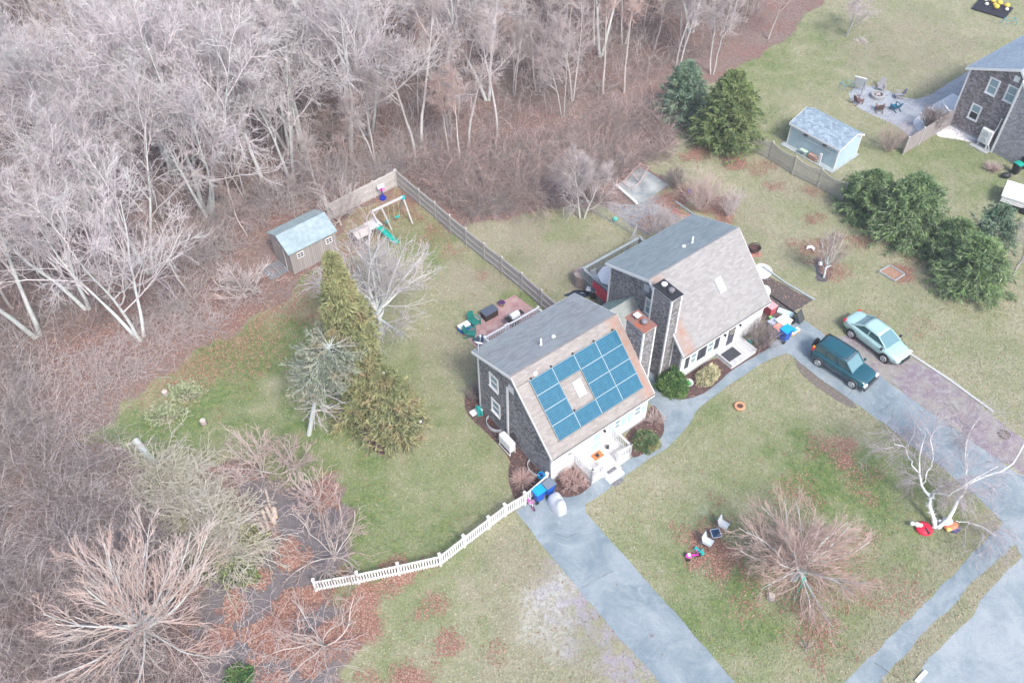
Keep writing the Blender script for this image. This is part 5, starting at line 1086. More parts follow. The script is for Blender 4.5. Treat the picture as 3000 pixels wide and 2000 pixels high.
# ---- where things can lie: one fine map of the ground, sampled cell by cell
fs = .22; fx, fy = np.arange(-64, 64, fs), np.arange(14, 104, fs); FX, FY = np.meshgrid(fx, fy, indexing='ij'); fq = np.stack([FX.ravel(), FY.ravel()], 1)
fm = ground_masks(fq); okm = np.ones(len(fq), bool)
for h, L, D in ((H1, 8.2, 8), (H2, 8.2, 8)):
    c, s = math.cos(h[2]), math.sin(h[2]); dx, dy = fq[:, 0]-h[0], fq[:, 1]-h[1]; x, y = c*dx+s*dy, -s*dx+c*dy; okm &= ~((x > .1) & (x < L) & (y > .2) & (y < D))
pav = np.zeros(len(fq), bool); bedm = np.zeros(len(fq), bool)
for o in list(bpy.data.objects):
    if o.type == 'MESH' and o.get('kind') == 'structure' and o.name != 'ground':
        pl = np.array([v.co[:2] for v in o.data.vertices]); lo, hi = pl.min(0)-.3, pl.max(0)+.3
        if o.name.startswith('concrete'): pl = pl[:len(pl)//2]
        s_ = np.where((fq[:, 0] > lo[0]) & (fq[:, 0] < hi[0]) & (fq[:, 1] > lo[1]) & (fq[:, 1] < hi[1]))[0]
        if len(s_): (bedm if 'bed' in o.name or 'dirt' in o.name else pav)[s_] |= sdist(fq[s_], pl) > -.02
vis = np.abs(fq[:, 0]) < 18+fq[:, 1]*.5; near = np.clip(45/(fq[:, 1]+5), .3, 1)
def sample(wt, n):
    p_ = wt*vis; cs = np.cumsum(p_); i = np.searchsorted(cs, g.random(n)*cs[-1]); return fq[i]+(g.random((n, 2))-.5)*fs, i
# ---- fallen leaves
def leaves(name, n, wt, label, m_, size=.075):
    pts, _ = sample(wt, n)
    s = size*(.55+.8*g.random(n)); a = g.random(n)*6.28
    c_, s_ = np.cos(a), np.sin(a); tilt = g.normal(0, .35, (n, 2))
    V = np.zeros((n, 4, 3))
    for i, (ux, uy) in enumerate(((-.5, 0), (0, -.34), (.5, 0), (0, .34))):
        V[:, i, 0] = pts[:, 0]+(ux*c_-uy*s_)*s; V[:, i, 1] = pts[:, 1]+(ux*s_+uy*c_)*s; V[:, i, 2] = .028+np.abs(ux*tilt[:, 0]+uy*tilt[:, 1])*s*1.2+g.random(n)*.01
    me = raw_mesh(name, V.reshape(-1, 3), quads=np.arange(n*4).reshape(n, 4), mats=[m_]); at = me.attributes.new('tone', 'FLOAT', 'POINT'); at.data.foreach_set('value', np.repeat(g.random(n), 4).astype(np.float32))
    o = link(name, me); tag(o, label, 'leaves', kind='stuff'); return o
def tonemat(name, c1, c2, c3):
    t = NT(name); at = t.n('Attribute'); at.attribute_name = 'tone'; nd = t.n('ValToRGB'); e = nd.color_ramp.elements; e[0].color = (*c1, 1); e[1].color = (*c3, 1); m_ = e.new(.6); m_.color = (*c2, 1); e[2].position = 1.0; t.l(at.outputs['Fac'], nd.inputs[0]); return t.out(nd.outputs[0], .8, .2)
M_leaf = tonemat('dry_leaf', (.21, .095, .07), (.36, .19, .145), (.50, .34, .26))
w_wood = np.clip((fm[1]-.2)*1.2, 0, 1)*(1-fm[0])*okm*~pav*(1+5*fm[6])*np.where((sdist(fq, LAWN) > -9) & (fq[:, 0] < -7), 3, 1)
w_lawn = (np.clip(fm[1]-.12, 0, 1)**1.3+.006+.04*bedm)*fm[0]*okm*np.where(pav, .05, 1)
leaves('fallen_leaves', 95000, w_wood, 'brown leaf litter over the floor of the wood', M_leaf, .12)
leaves('fallen_leaves', 60000, w_lawn, 'russet fallen leaves scattered in patches on the lawns', M_leaf, .095)
# ---- grass: short flattened tufts over every lawn
def grass(n):
    pts, i = sample(fm[0]*okm*~pav*~bedm*(1-.75*fm[4])*(1-.8*fm[5])*(1-.5*np.clip(fm[1], 0, 1))*near, n); gr = fm[2][i]
    a = g.random(n)*6.28; D = np.stack([np.cos(a), np.sin(a), .3+.7*g.random(n)], 1); V, Q = blades(np.column_stack([pts, np.full(n, .0)]), unit(D), .10*(.5+g.random(n)), .028*(.5+g.random(n)), g)
    me = raw_mesh('grass', V, quads=Q, mats=[tonemat('grass_blades', (.475, .45, .35), (.305, .335, .19), (.12, .205, .07))]); tone = np.clip(gr*.85+g.normal(.08, .2, n), 0, 1)
    at = me.attributes.new('tone', 'FLOAT', 'POINT'); at.data.foreach_set('value', np.repeat(tone, 4).astype(np.float32)); tag(link('grass', me), 'winter lawn grass, straw and green', 'grass', kind='stuff')
grass(330000)
# ================================================================ VEHICLES AND YARD THINGS
def pm(name, c, rough=.5, c2=None, spec=.4, metal=0): return mat(name, c, c2 or lerp(c, (.0, .0, .0), .12), 4, rough, spec, metal)
M_tyre = pm('tyre', (.03, .03, .032), .9); M_rim = pm('rim', (.62, .64, .66), .3, metal=.5); M_cglass = NT('car_glass').out((.06, .12, .13), .05, 1.0)
M_cyanglass = NT('windscreen').out((.13, .25, .28), .05, 1.0)
def wheel(root, x, y, r, w_, side):
    o = MB().at((x, y, r), (R(90), 0, 0)).lathe([(r*.62, -w_/2), (r*.93, -w_/2), (r, -w_*.3), (r, w_*.3), (r*.93, w_/2), (r*.62, w_/2)], 20).build('wheel', M_tyre, root, smooth=True)
    s = -1 if side < 0 else 1; m = MB(); m.at((x, y+s*w_*.5, r), (R(90), 0, 0)); m.lathe([(0, -.012), (r*.2, -.012), (r*.2, .012), (0, .012)], 10)
    for k in range(5):
        a = k*2*math.pi/5; m.bar((math.cos(a)*r*.2, math.sin(a)*r*.2, 0), (math.cos(a)*r*.6, math.sin(a)*r*.6, 0), .09, .02)
    m.tube([(math.cos(a)*r*.62, math.sin(a)*r*.62, 0) for a in np.linspace(0, 2*math.pi, 17)[:-1]], .03, 5, closed=True); m.build('rim', M_rim, o)
def car(name, label, cat, mid, yaw, S):
    root = thing(name, label, cat, (mid[0], mid[1], .016), yaw)
    W = S['w']/2; ring = []; vs = []; fs = []
    for (x, wf, zb, zt, cr) in S['st']:
        w_ = W*wf; zm = zb+(zt-zb)*.55
        half = [(0, zb), (w_*.8, zb), (w_*.97, zb+.08), (w_, zm), (w_*.965, zt-.09), (w_*.88, zt-.01), (w_*.5, zt+cr*.8), (0, zt+cr)]
        r_ = half+[(-y, z) for y, z in half[-2:0:-1]]; ring.append([(x, y, z) for y, z in r_])
    n = len(ring[0])
    for r_ in ring: vs += r_
    for i in range(len(ring)-1):
        for j in range(n): fs.append((i*n+j, i*n+(j+1) % n, (i+1)*n+(j+1) % n, (i+1)*n+j))
    fs += [tuple(range(n)), tuple(range((len(ring)-1)*n, len(ring)*n))]
    m = MB(); m.add(vs, fs); m.build('body', S['paint'], root, smooth=True, subd=1)
    b = S['gh']; wb, wt, zb, zt = W*.88, W*S.get('tw', .70), b['zb'], b['zt']; x0, x1, x2, x3 = b['x']  # rear base, rear top, front top, front base
    g = MB(); V = [(x0, -wb*.92, zb), (x3, -wb*.9, zb), (x3, wb*.9, zb), (x0, wb*.92, zb), (x1, -wt, zt), (x2, -wt, zt), (x2, wt, zt), (x1, wt, zt)]
    g.add(V, [(0, 1, 5, 4), (2, 3, 7, 6)]); g.build('side_window', M_cglass, root, fix=False)
    g = MB(); g.add(V, [(1, 2, 6, 5)]); g.build('windscreen', M_cyanglass, root, fix=False); g = MB(); g.add(V, [(3, 0, 4, 7)]); g.build('rear_window', S.get('rearglass', M_cglass), root, fix=False)
    rf = MB(); k = 7; rv = []
    for i, x in enumerate(np.linspace(x1-.06, x2+.05, 6)):
        for j in range(k): y = (j/(k-1)*2-1); e = 1-(2*i/5-1)**2; rv.append((x, y*(wt+.045)*(1-.04*(i in (0, 5))), zt+.012+S.get('dome', .05)*(1-y**2)+.02*e-.03*abs(y)**6))
    rf.add(rv, [(i*k+j, i*k+j+1, (i+1)*k+j+1, (i+1)*k+j) for i in range(5) for j in range(k-1)]); ro = rf.build('roof', S['paint'], root, smooth=True, fix=False)
    md = ro.modifiers.new('t', 'SOLIDIFY'); md.thickness = .05; md.offset = -1
    p = MB()
    for s in (-1, 1):
        p.bar((x3, s*wb*.9, zb), (x2, s*wt, zt+.01), .075, .06); p.bar((x0, s*wb*.92, zb), (x1, s*wt, zt+.01), .12, .07)
        for f in b['pil']: xb = x0+(x3-x0)*f; xt = x1+(x2-x1)*f; p.bar((xb, s*wb*.915, zb), (xt, s*(wt+.01), zt), .07, .03)
        p.bar((x0, s*wb*.93, zb+.005), (x3, s*wb*.92, zb+.005), .07, .05)
    p.build('pillar', S['paint'], root)
    for x in S['wh']:
        for s in (-1, 1):
            m = MB(); m.at((x, s*(W-.01), S['r']), (R(90), 0, 0)); m.lathe([(0, -.025), (S['r']*1.2, -.025), (S['r']*1.2, .022), (0, .022)], 20); m.build('wheel_arch', S.get('arch', M_dark), root)
            wheel(root, x, s*(W-.06), S['r'], .22, s)
    for nm, m_, bx in S['extra']:
        m = MB()
        for q in (bx if isinstance(bx[0], (list, tuple)) else [bx]): m.box(*q)
        m.build(nm, m_, root, bevel=.02)
    return root
M_green = mat('dark_teal_paint', (.008, .075, .105), (.010, .085, .115), 1, .12, .9); M_silver = mat('silver_paint', (.42, .62, .60), (.45, .65, .63), 1, .25, .7, .2)
M_red = pm('red_lamp', (.7, .02, .03), .2); M_org = pm('orange_lamp', (.9, .25, .03), .2); M_lamp = pm('headlamp', (.85, .88, .9), .1); M_blacktrim = pm('dark_trim', (.09, .10, .12), .6)
suv_n = np.array([[20.63, 40.09], [22.50, 38.06]]); dv = suv_n[1]-suv_n[0]; yaw = math.atan2(dv[1], dv[0]); left = np.array([-math.sin(yaw), math.cos(yaw)])
mid = suv_n.mean(0)+left*.80; 
suv = car('parked_suv', 'dark teal suv with a spare wheel on its tailgate parked on the asphalt driveway', 'car', mid, yaw, dict(w=1.76, r=.34, wh=(-1.31, 1.31), paint=M_green, arch=M_blacktrim, tw=.78,
   st=[(-2.06, .86, .45, .92, .0), (-1.98, .94, .32, 1.0, .0), (-1.4, 1, .26, 1.03, .0), (0, 1, .24, 1.02, .0), (.95, 1, .24, 1.02, .03), (1.55, .98, .26, .96, .05), (2.0, .93, .3, .86, .05), (2.18, .82, .36, .72, .02)],
   gh=dict(zb=.98, zt=1.62, x=(-1.98, -1.78, .38, 1.05), pil=(.33, .66)),
   extra=[('bumper', M_blacktrim, [(2.1, 2.26, -.82, .82, .3, .56), (-2.16, -2.03, -.84, .84, .34, .6)]), ('headlight', M_lamp, (2.02, 2.2, -.84, -.5, .62, .78)), ('headlight', M_lamp, (2.02, 2.2, .5, .84, .62, .78)),
     ('grille', M_dark, (2.14, 2.225, -.45, .45, .6, .76)), ('tail_lamp', M_red, (-2.06, -1.9, -.86, -.7, 1.02, 1.25)), ('tail_lamp', M_red, (-2.06, -1.9, .7, .86, 1.02, 1.25)), ('turn_lamp', M_org, (-2.03, -1.88, -.84, -.68, 1.26, 1.4)), ('turn_lamp', M_org, (-2.03, -1.88, .68, .84, 1.26, 1.4)),
     ('roof_rail', M_dark, [(-1.7, .3, -.62, -.58, 1.68, 1.72), (-1.7, .3, .58, .62, 1.68, 1.72)]), ('roof_rack_bar', M_dark, [(-.52, -.47, -.64, .64, 1.70, 1.73), (.2, .25, -.64, .64, 1.70, 1.73)]), ('roof_wind_deflector', pm('deflector', (.12, .16, .2), .3), (.3, .48, -.5, .5, 1.68, 1.74)),
     ('door_seam', M_dark, [(x, x+.018, s*.878-.006, s*.878+.006, .36, .97) for x in (-.95, -.12, .72) for s in (-1, 1)]), ('side_moulding', M_blacktrim, [(-.9, .9, -.905, -.875, .5, .6), (-.9, .9, .875, .905, .5, .6)]), ('door_mirror', M_green, (.85, 1.0, -1.05, -.88, 1.0, 1.14)), ('door_mirror', M_green, (.85, 1.0, .88, 1.05, 1.0, 1.14))]))
m = MB().at((-2.22, .0, .95), (0, R(90), 0)); m.lathe([(.1, -.12), (.3, -.12), (.34, -.07), (.34, .07), (.3, .11), (.1, .11)], 20); m.build('spare_wheel', M_tyre, suv, smooth=True)
sd_n = np.array([[23.58, 42.62], [25.21, 40.31]]); dv = sd_n[1]-sd_n[0]; yaw = math.atan2(dv[1], dv[0]); left = np.array([-math.sin(yaw), math.cos(yaw)]); mid = sd_n.mean(0)+left*.85
sed = car('parked_sedan', 'silver-green sedan parked on the gravel beside the dark suv', 'car', mid, yaw, dict(w=1.88, r=.34, wh=(-1.4, 1.4), paint=M_silver, tw=.66, rearglass=M_cyanglass, dome=.07,
   st=[(-2.42, .72, .42, .86, .0), (-2.3, .88, .32, .98, .02), (-1.7, .97, .25, 1.03, .04), (-.8, 1, .23, 1.0, .04), (.7, 1, .23, .96, .04), (1.5, .97, .24, .9, .06), (2.1, .88, .26, .78, .06), (2.4, .7, .3, .62, .03)],
   gh=dict(zb=.96, zt=1.4, x=(-1.72, -.92, .35, 1.22), pil=(.47,)),
   extra=[('headlight', M_lamp, (2.05, 2.28, -.82, -.52, .6, .74)), ('headlight', M_lamp, (2.05, 2.28, .52, .82, .6, .74)), ('grille', M_dark, [(2.3, 2.43, -.45, .45, .58, .63)]), ('lower_grille', M_dark, (2.33, 2.44, -.5, .5, .36, .46)),
     ('tail_lamp', M_red, (-2.36, -2.2, -.84, -.6, .78, .95)), ('tail_lamp', M_red, (-2.36, -2.2, .6, .84, .78, .95)), ('door_mirror', M_dark, (.95, 1.1, -1.1, -.92, .95, 1.08)), ('door_mirror', M_dark, (.95, 1.1, .92, 1.1, .95, 1.08)),
     ('door_seam', M_flue, [(x, x+.018, s*.936-.006, s*.936+.006, .36, .9) for x in (-1.0, -.1, .95) for s in (-1, 1)]), ('door_handle', M_silver, [(-.7, -.55, -.955, -.93, .84, .88), (.3, .45, -.955, -.93, .84, .88)]), ('antenna', M_dark, (-.85, -.78, -.03, .03, 1.47, 1.53))]))
# trailer at the right edge
tr = thing('covered_trailer', 'white covered trailer at the right edge beside the neighbour drive', 'trailer', P(2985, 620), R(-32))
MB().box(-1.6, 3.5, -.1, 2.0, .45, 1.0).build('bed', pm('trailer_grey', (.5, .53, .56), .5), tr, bevel=.03)
MB().prism([(-.2, 1.0), (2.1, 1.0), (2.05, 1.12), (1.0, 1.32), (-.15, 1.12)], 'x', -1.7, 3.6).build('cover', pm('white_cover', (.85, .87, .88), .6), tr, bevel=.03)
m = MB()
for k in range(3): m.box(-1.61, 3.5, -.14, -.102, .5+k*.17, .58+k*.17)
m.build('side_slats', M_trim, tr)
for x in (.3, 1.2): m = MB().at((x, -.16, .3), (R(90), 0, 0)).lathe([(.12, -.08), (.3, -.08), (.3, .08), (.12, .08)], 16); m.build('wheel', M_tyre, tr, smooth=True)
# bins
def bin_(label, px, py, yaw, body, lid, cat='bin', group=None, s=1):
    t = thing('wheelie_bin', label, cat, P(px, py, .02), yaw, group)
    t.scale = (s,)*3
    MB().add([(-.2, -.24, .06), (.2, -.24, .06), (.2, .24, .06), (-.2, .24, .06), (-.28, -.33, .98), (.28, -.33, .98), (.28, .33, .98), (-.28, .33, .98)], [(3, 2, 1, 0), (4, 5, 6, 7), (0, 1, 5, 4), (1, 2, 6, 5), (2, 3, 7, 6), (3, 0, 4, 7)]).build('body', body, t, bevel=.03)
    MB().prism([(-.37, .99), (.35, .99), (.35, 1.02), (.0, 1.08), (-.37, 1.03)], 'x', -.3, .3).build('lid', lid, t, bevel=.02)
    MB().tube([(-.25, .38, .95), (.25, .38, .95)], .02, 6).build('handle', body, t)
    for s_ in (-1, 1): MB().at((s_*.24, .26, .12), (0, R(90), 0)).lathe([(0, -.03), (.12, -.03), (.12, .03), (0, .03)], 12).build('wheel', M_tyre, t)
    return t
M_bblue = pm('bin_blue', (.008, .10, .50), .45); M_lblue = pm('lid_blue', (.01, .36, .70), .4); M_lgray = pm('lid_grey', (.17, .21, .27), .6)
bin_('blue wheeled bin with a bright blue lid beside the white picket fence', 1578, 1462, 2.2, M_bblue, M_lblue)
bin_('blue wheeled bin with a slate grey lid beside the white picket fence', 1607, 1443, 2.2, M_bblue, M_lgray)
bin_('blue wheeled bin with a bright blue lid at the end of the long driveway', 2296, 995, 2.2, M_bblue, M_lblue, s=1.1)
bin_('dark blue bin half hidden behind the bright lidded one', 2274, 985, 2.2, M_bblue, pm('salmon_lid', (.85, .33, .25), .5), s=.95)
bin_('black bin with a green lid beside the third house', 2972, 508, .5, M_dark, pm('green_lid', (.01, .36, .26), .4)); bin_('black bin beyond the green lidded one', 2996, 492, .5, M_dark, M_dark)
bg_ = thing('rubbish_bag', 'black rubbish bag by the green lidded bin', 'bag', P(2945, 520)); MB().ball((0, 0, .22), .45, .3, .24, 10, 6, jit=.12).build('bag', M_dark, bg_, smooth=True)
# draped white cover by the bins
cv = thing('covered_mower', 'white tarp draped over machinery beside the grey lidded bin', 'tarp', P(1634, 1482), R(-65))
m = MB(); prof = [(-.75, .25, .2), (-.7, .38, .55), (-.35, .42, .8), (.1, .4, .85), (.35, .32, 1.15), (.55, .28, 1.1), (.75, .22, .6)]
vs = []; fs = []
for i, (x, w_, z) in enumerate(prof):
    for y, zz in ((-w_*1.15, .02), (-w_*1.05, z*.5), (-w_*.7, z*.95), (0, z*1.0), (w_*.7, z*.93), (w_*1.05, z*.5), (w_*1.15, .02)): vs.append((x+random.uniform(-.03, .03), y+random.uniform(-.04, .04), zz+random.uniform(-.02, .02)*(zz > .1)))
for i in range(6):
    for j in range(6): fs.append((i*7+j, i*7+j+1, (i+1)*7+j+1, (i+1)*7+j))
fs += [tuple(range(7)), tuple(range(42, 49))]; m.add(vs, fs); m.build('cover', mat('tarp_white', (.72, .74, .76), (.5, .52, .55), 2.5, .7), cv, smooth=True, subd=2)
M_pink = pm('pink_plastic', (.85, .06, .50), .4); M_purple = pm('purple_plastic', (.35, .08, .6), .4); M_teal = pm('teal_plastic', (.02, .45, .42), .4); M_wpl = pm('white_plastic', (.8, .8, .8), .4)
def bike(label, px, py, yaw):
    t = thing('child_bicycle', label, 'bicycle', P(px, py), yaw)
    for x in (-.33, .33):
        m = MB().at((x, 0, .2), (R(90), 0, 0)).tube([(math.cos(a)*.18, math.sin(a)*.18, 0) for a in np.linspace(0, 2*math.pi, 17)[:-1]], .025, 6, closed=True); w_ = m.build('wheel', M_tyre, t)
        m = MB().at((x, 0, .2), (R(90), 0, 0)); 
        for k in range(6): a = k*math.pi/3; m.bar((0, 0, 0), (math.cos(a)*.17, math.sin(a)*.17, 0), .012, .012)
        m.lathe([(.12, 0), (.155, 0), (.155, .01), (.12, .01)], 16); m.build('rim', M_pink, w_)
    MB().tube([(-.33, 0, .2), (-.1, 0, .42), (.25, 0, .5), (.33, 0, .2)], .025, 6).tube([(-.1, 0, .42), (-.02, 0, .2), (.25, 0, .5)], .022, 6).tube([(-.33, 0, .2), (-.02, 0, .2)], .02, 6).build('frame', M_wpl, t)
    MB().tube([(.24, 0, .5), (.2, 0, .68)], .02, 6).tube([(.16, -.22, .7), (.22, 0, .68), (.16, .22, .7)], .02, 6).build('handlebar', M_pink, t); MB().box(-.22, -.0, -.06, .06, .5, .56).build('saddle', M_pink, t, bevel=.02)
bike('small white and pink child bicycle standing next to the picket fence', 1552, 1482, R(-55))
# lawn chairs and little table
M_cf = pm('slate_frame', (.16, .2, .24), .5); M_sling = pm('pale_sling', (.60, .66, .68), .7)
def armchair(label, px, py, yaw, group):
    t = thing('patio_chair', label, 'chair', P(px, py), yaw, group)
    MB().box(-.25, .28, -.25, .25, .36, .42).build('seat', M_sling, t, bevel=.02)
    MB().at((-.27, 0, .62), (0, R(-14), 0)).box(-.03, .03, -.25, .25, -.24, .27).build('backrest', pm('cushion_white', (.8, .82, .82), .8), t, bevel=.02)
    for s in (-1, 1): MB().tube([(.28, s*.29, 0), (.26, s*.29, .58), (-.26, s*.29, .6), (-.38, s*.29, .0)], .022, 6).build('arm_frame', M_cf, t)
    MB().tube([(-.22, -.28, .4), (-.36, -.28, .95), (-.36, .28, .95), (-.22, .28, .4)], .022, 6).build('back_frame', M_cf, t)
hd = R(-35)
armchair('white cushioned patio chair nearest the pink tricycle', 2071, 1596, hd, None); armchair('white cushioned patio chair right of the little dark table', 2117, 1546, hd, None)
t = thing('side_table', 'small dark glass topped table between the two lawn chairs', 'table', P(2094, 1572), R(10)); m = MB()
for x in (-.22, .22):
    for y in (-.22, .22): m.box(x-.015, x+.015, y-.015, y+.015, 0, .40)
m.build('legs', M_cf, t); MB().box(-.25, .25, -.25, .25, .41, .43).build('table_top', pm('dark_glass', (.02, .05, .12), .1), t); m = MB(); m.box(-.28, .28, -.28, -.252, .4, .44).box(-.28, .28, .252, .28, .4, .44).box(-.28, -.252, -.252, .252, .4, .44).box(.252, .28, -.252, .252, .4, .44); m.build('rim', M_alu, t)
gl = thing('bottle', 'dark bottle standing on the little lawn table', 'bottle', tuple(np.array(P(2094, 1572))[:2])+(.435,)); MB().lathe([(.04, 0), (.045, .12), (.015, .18), (.015, .25), (0, .25)], 10).build('body', M_dark, gl, smooth=True)
t = thing('toy_tricycle', 'bright pink plastic tricycle on fallen leaves', 'tricycle', P(2028, 1632), R(8)); MB().ball((-.25, 0, .28), .2, .16, .1).box(-.3, .3, -.04, .04, .22, .3).tube([(.3, 0, .15), (.25, 0, .5)], .03, 6).tube([(.22, -.2, .52), (.25, 0, .5), (.22, .2, .52)], .022, 6).build('body', M_pink, t, smooth=False)
MB().box(-.33, -.15, -.1, .1, .36, .41).build('seat', M_wpl, t, bevel=.02)
for x, y, r_ in ((.32, 0, .17), (-.3, -.2, .12), (-.3, .2, .12)): MB().at((x, y, r_), (R(90), 0, 0)).lathe([(.03, -.03), (r_, -.03), (r_, .03), (.03, .03)], 14).build('wheel', M_dark, t)
t = thing('toy_scooter', 'teal plastic ride-on toy between the chair and the pink tricycle', 'toy', P(2047, 1616), R(-45)); MB().box(-.3, .3, -.07, .07, .12, .22).box(.1, .16, -.2, .2, .3, .34).box(.1, .16, -.03, .03, .2, .32).build('body', M_teal, t, bevel=.03)
for x in (-.24, .24): MB().at((x, 0, .09), (R(90), 0, 0)).lathe([(.0, -.1), (.09, -.1), (.09, .1), (0, .1)], 12).build('wheel', M_teal, t)
t = thing('ring_planter', 'orange painted ring planter on the front lawn by the path', 'planter', P(2166, 1192)); MB().lathe([(.19, .02), (.35, .02), (.38, .1), (.36, .17), (.28, .2), (.2, .17), (.19, .02)], 20).build('ring', pm('orange_rubber', (.62, .30, .17), .8), t, smooth=True); MB().lathe([(0, .1), (.23, .1)], 12).build('soil', M_mulch, t)
# ---- patio of house one
M_gchair = pm('green_resin', (.01, .17, .14), .45, (.015, .2, .17))
def adirondack(label, pos, yaw, m_, group=None, low=1.0, name='adirondack_chair'):
    t = thing(name, label, 'chair', pos, yaw, group); m = MB()
    for k in range(6): m.at((.05, 0, .34), (0, R(8), 0)); m.box(-.25+k*.1, -.17+k*.1, -.26, .26, 0, .025)
    m.build('seat', m_, t); m = MB()
    for k in range(6):
        a = (k-2.5)/2.5; m.at((-.27, 0, .3), (0, R(-22), 0)); m.box(-.015, .015, -.26+k*.088, -.26+k*.088+.075, 0, .70-.1*a*a)
    m.build('backrest', m_, t)
    for s in (-1, 1):
        MB().box(-.3, .35, s*.34-.06, s*.34+.06, .55, .575).build('armrest', m_, t, bevel=.01)
        MB().box(.26, .33, s*.3-.03, s*.3+.03, 0, .549).build('leg', m_, t); MB().bar((.3, s*.27, .36), (-.5, s*.27, .03), .04, .09).build('leg', m_, t)
    return t
adirondack('green slatted resin chair between the cooler and the dark storage box', P(1390, 950), R(20)-1.2, M_gchair); adirondack('green slatted resin chair in front of the blue cooler', P(1379, 985), R(60)-1.2, M_gchair)
t = thing('cooler', 'blue cooler with a white lid on the red paver patio', 'cooler', P(1360, 966), H1[2]); MB().box(-.42, .42, -.22, .22, .0, .42).build('body', pm('cooler_blue', (.01, .2, .65), .4), t, bevel=.02); MB().box(-.44, .44, -.24, .24, .422, .54).build('lid', M_wpl, t, bevel=.03)
t = thing('storage_box', 'dark brown wicker storage box on the red paver patio', 'box', P(1434, 926), H1[2]); MB().box(-.55, .55, -.32, .32, 0, .58).build('body', brick('wicker', (.05, .035, .035), (.09, .06, .06), (.02, .015, .015), .08, .05, .006), t); MB().box(-.58, .58, -.35, .35, .582, .63).build('lid', pm('slate_lid', (.09, .11, .15), .4), t, bevel=.01)
t = thing('flower_pot', 'pale yellow pot of purple flowers at the patio corner', 'flower pot', P(1471, 896)); MB().lathe([(.13, 0), (.2, .3), (.22, .32), (.18, .32)], 14).build('pot', pm('cream_pot', (.7, .62, .35), .7), t, smooth=True); o_ = leafy('x', '', 0, 0, .22, .22, .28, 500, pm('purple_petals', (.20, .02, .36), .7, (.1, .08, .12)), .06, 8); fo = [c for c in children(o_) if c.name.startswith('foliage')][0]
for c in children(o_):
    if c != fo: bpy.data.objects.remove(c)
fo.parent = t; fo.location = (0, 0, .28); fo.name = 'flowers'; bpy.data.objects.remove(o_)
def grill(label, pos, yaw, lid, body=M_dark, shelf=M_alu):
    t = thing('barbecue_grill', label, 'grill', pos, yaw); MB().box(-.35, .35, -.24, .24, .1, .82).build('cabinet', body, t, bevel=.02); MB().prism([(-.26, .84), (.26, .84), (.22, 1.02), (.05, 1.14), (-.18, 1.1)], 'x', -.36, .36).build('lid', lid, t, bevel=.02)
    MB().box(-.72, -.37, -.22, .22, .8, .84).box(.37, .72, -.22, .22, .8, .84).build('shelf', shelf, t); MB().tube([(-.3, -.28, .92), (-.3, -.33, .92), (.3, -.33, .92), (.3, -.28, .92)], .015, 6).build('handle', M_alu, t)
    for x in (-.3, .3): MB().at((x, 0, .07), (0, R(90), 0)).lathe([(0, -.02), (.07, -.02), (.07, .02), (0, .02)], 10).build('wheel', M_tyre, t)
grill('gas grill with a white topped lid beside the baluster railing', P(1507, 948), H1[2]+.0, pm('grill_white', (.75, .77, .78), .3), shelf=M_dark); grill('black and silver gas grill on the ground between the houses', P(1745, 873), H2[2]-.9, pm('grill_lid', (.06, .10, .15), .25))
def flat(name, label, cat, h, x0, x1, y0, y1, z, m_, th=.015):
    t = thing(name, label, cat, loc(h, (x0+x1)/2, (y0+y1)/2, z), h[2]); a, b = (x1-x0)/2, (y1-y0)/2; MB().box(-a, a, -b, b, 0, th).build('sheet', m_, t); return t
flat('door_mat', 'orange door mat with a black cat face on the white porch', 'mat', H1, 3.12, 3.84, -.44, .04, .553, mat('orange_mat', (.42, .2, .07), (.6, .16, .07), 3, .9)); 
dm = thing('x', '', 'x'); bpy.data.objects.remove(dm)
dm = [o for o in bpy.data.objects if o.name == 'door_mat'][0]; e_ = MB(); e_.lathe([(0, .019), (.13, .019), (0, .021)], 14); e_.add([(-.13, .05, .02), (-.04, .11, .02), (-.12, .2, .02)], [(0, 1, 2)]); e_.add([(.13, .05, .02), (.04, .11, .02), (.12, .2, .02)], [(0, 1, 2)]); e_.build('cat_face', M_dark, dm)
flat('step_mat', 'patterned black rubber mat on the upper porch step', 'mat', H1, 3.2, 3.9, -1.6, -1.38, .362, M_mat); flat('step_mat', 'patterned black rubber mat on the ground before the porch steps', 'mat', H1, 3.05, 3.85, -2.35, -2.08, .02, M_mat)
flat('rubber_mat', 'large charcoal mat on the weathered front landing', 'mat', H2, 3.85, 5.02, -.84, -.02, .402, pm('charcoal_mat', (.05, .055, .065), .9)); flat('rubber_mat', 'dark blue-grey mat beside the patio railing', 'mat', H1, 3.2, 4.1, 12.0, 12.8, .03, pm('slate_mat', (.07, .10, .15), .9))
t = thing('lantern', 'small black lantern on the white porch floor', 'lantern', loc(H1, 4.35, -.15, .55)); MB().box(-.08, .08, -.08, .08, 0, .22).prism([(-.09, .22), (.09, .22), (0, .3)], 'x', -.08, .08).build('body', M_dark, t)
# ---- along the gable of house one
t = thing('hose_reel', 'teal coiled garden hose at the left corner of the shingled gable', 'hose reel', loc(H1, -.15, 7.1)); m = MB()
for k in range(4): m.tube([(-.1, math.cos(a)*(.28+.03*k), .55+math.sin(a)*(.28+.03*k)) for a in np.linspace(0, 2*math.pi, 17)[:-1]], .035, 5, closed=True)
m.build('hose', pm('teal_hose', (.02, .42, .40), .5), t); t.rotation_euler[2] = H1[2]; MB().box(-.2, .0, -.06, .06, 0, .9).build('post', M_teal, t)
t = thing('white_board', 'white plastic board lying on the mulch beside the teal hose', 'board', P(1395, 1207), R(35)); MB().box(-.42, .42, -.22, .22, .03, .16).build('board', M_wpl, t, bevel=.04)
t = thing('oil_tank', 'white horizontal tank on legs against the shingled gable', 'tank', loc(H1, -.35, 3.95), H1[2]); MB().box(-.28, .2, -.66, .6, .32, 1.15).build('body', M_white, t, bevel=.12)
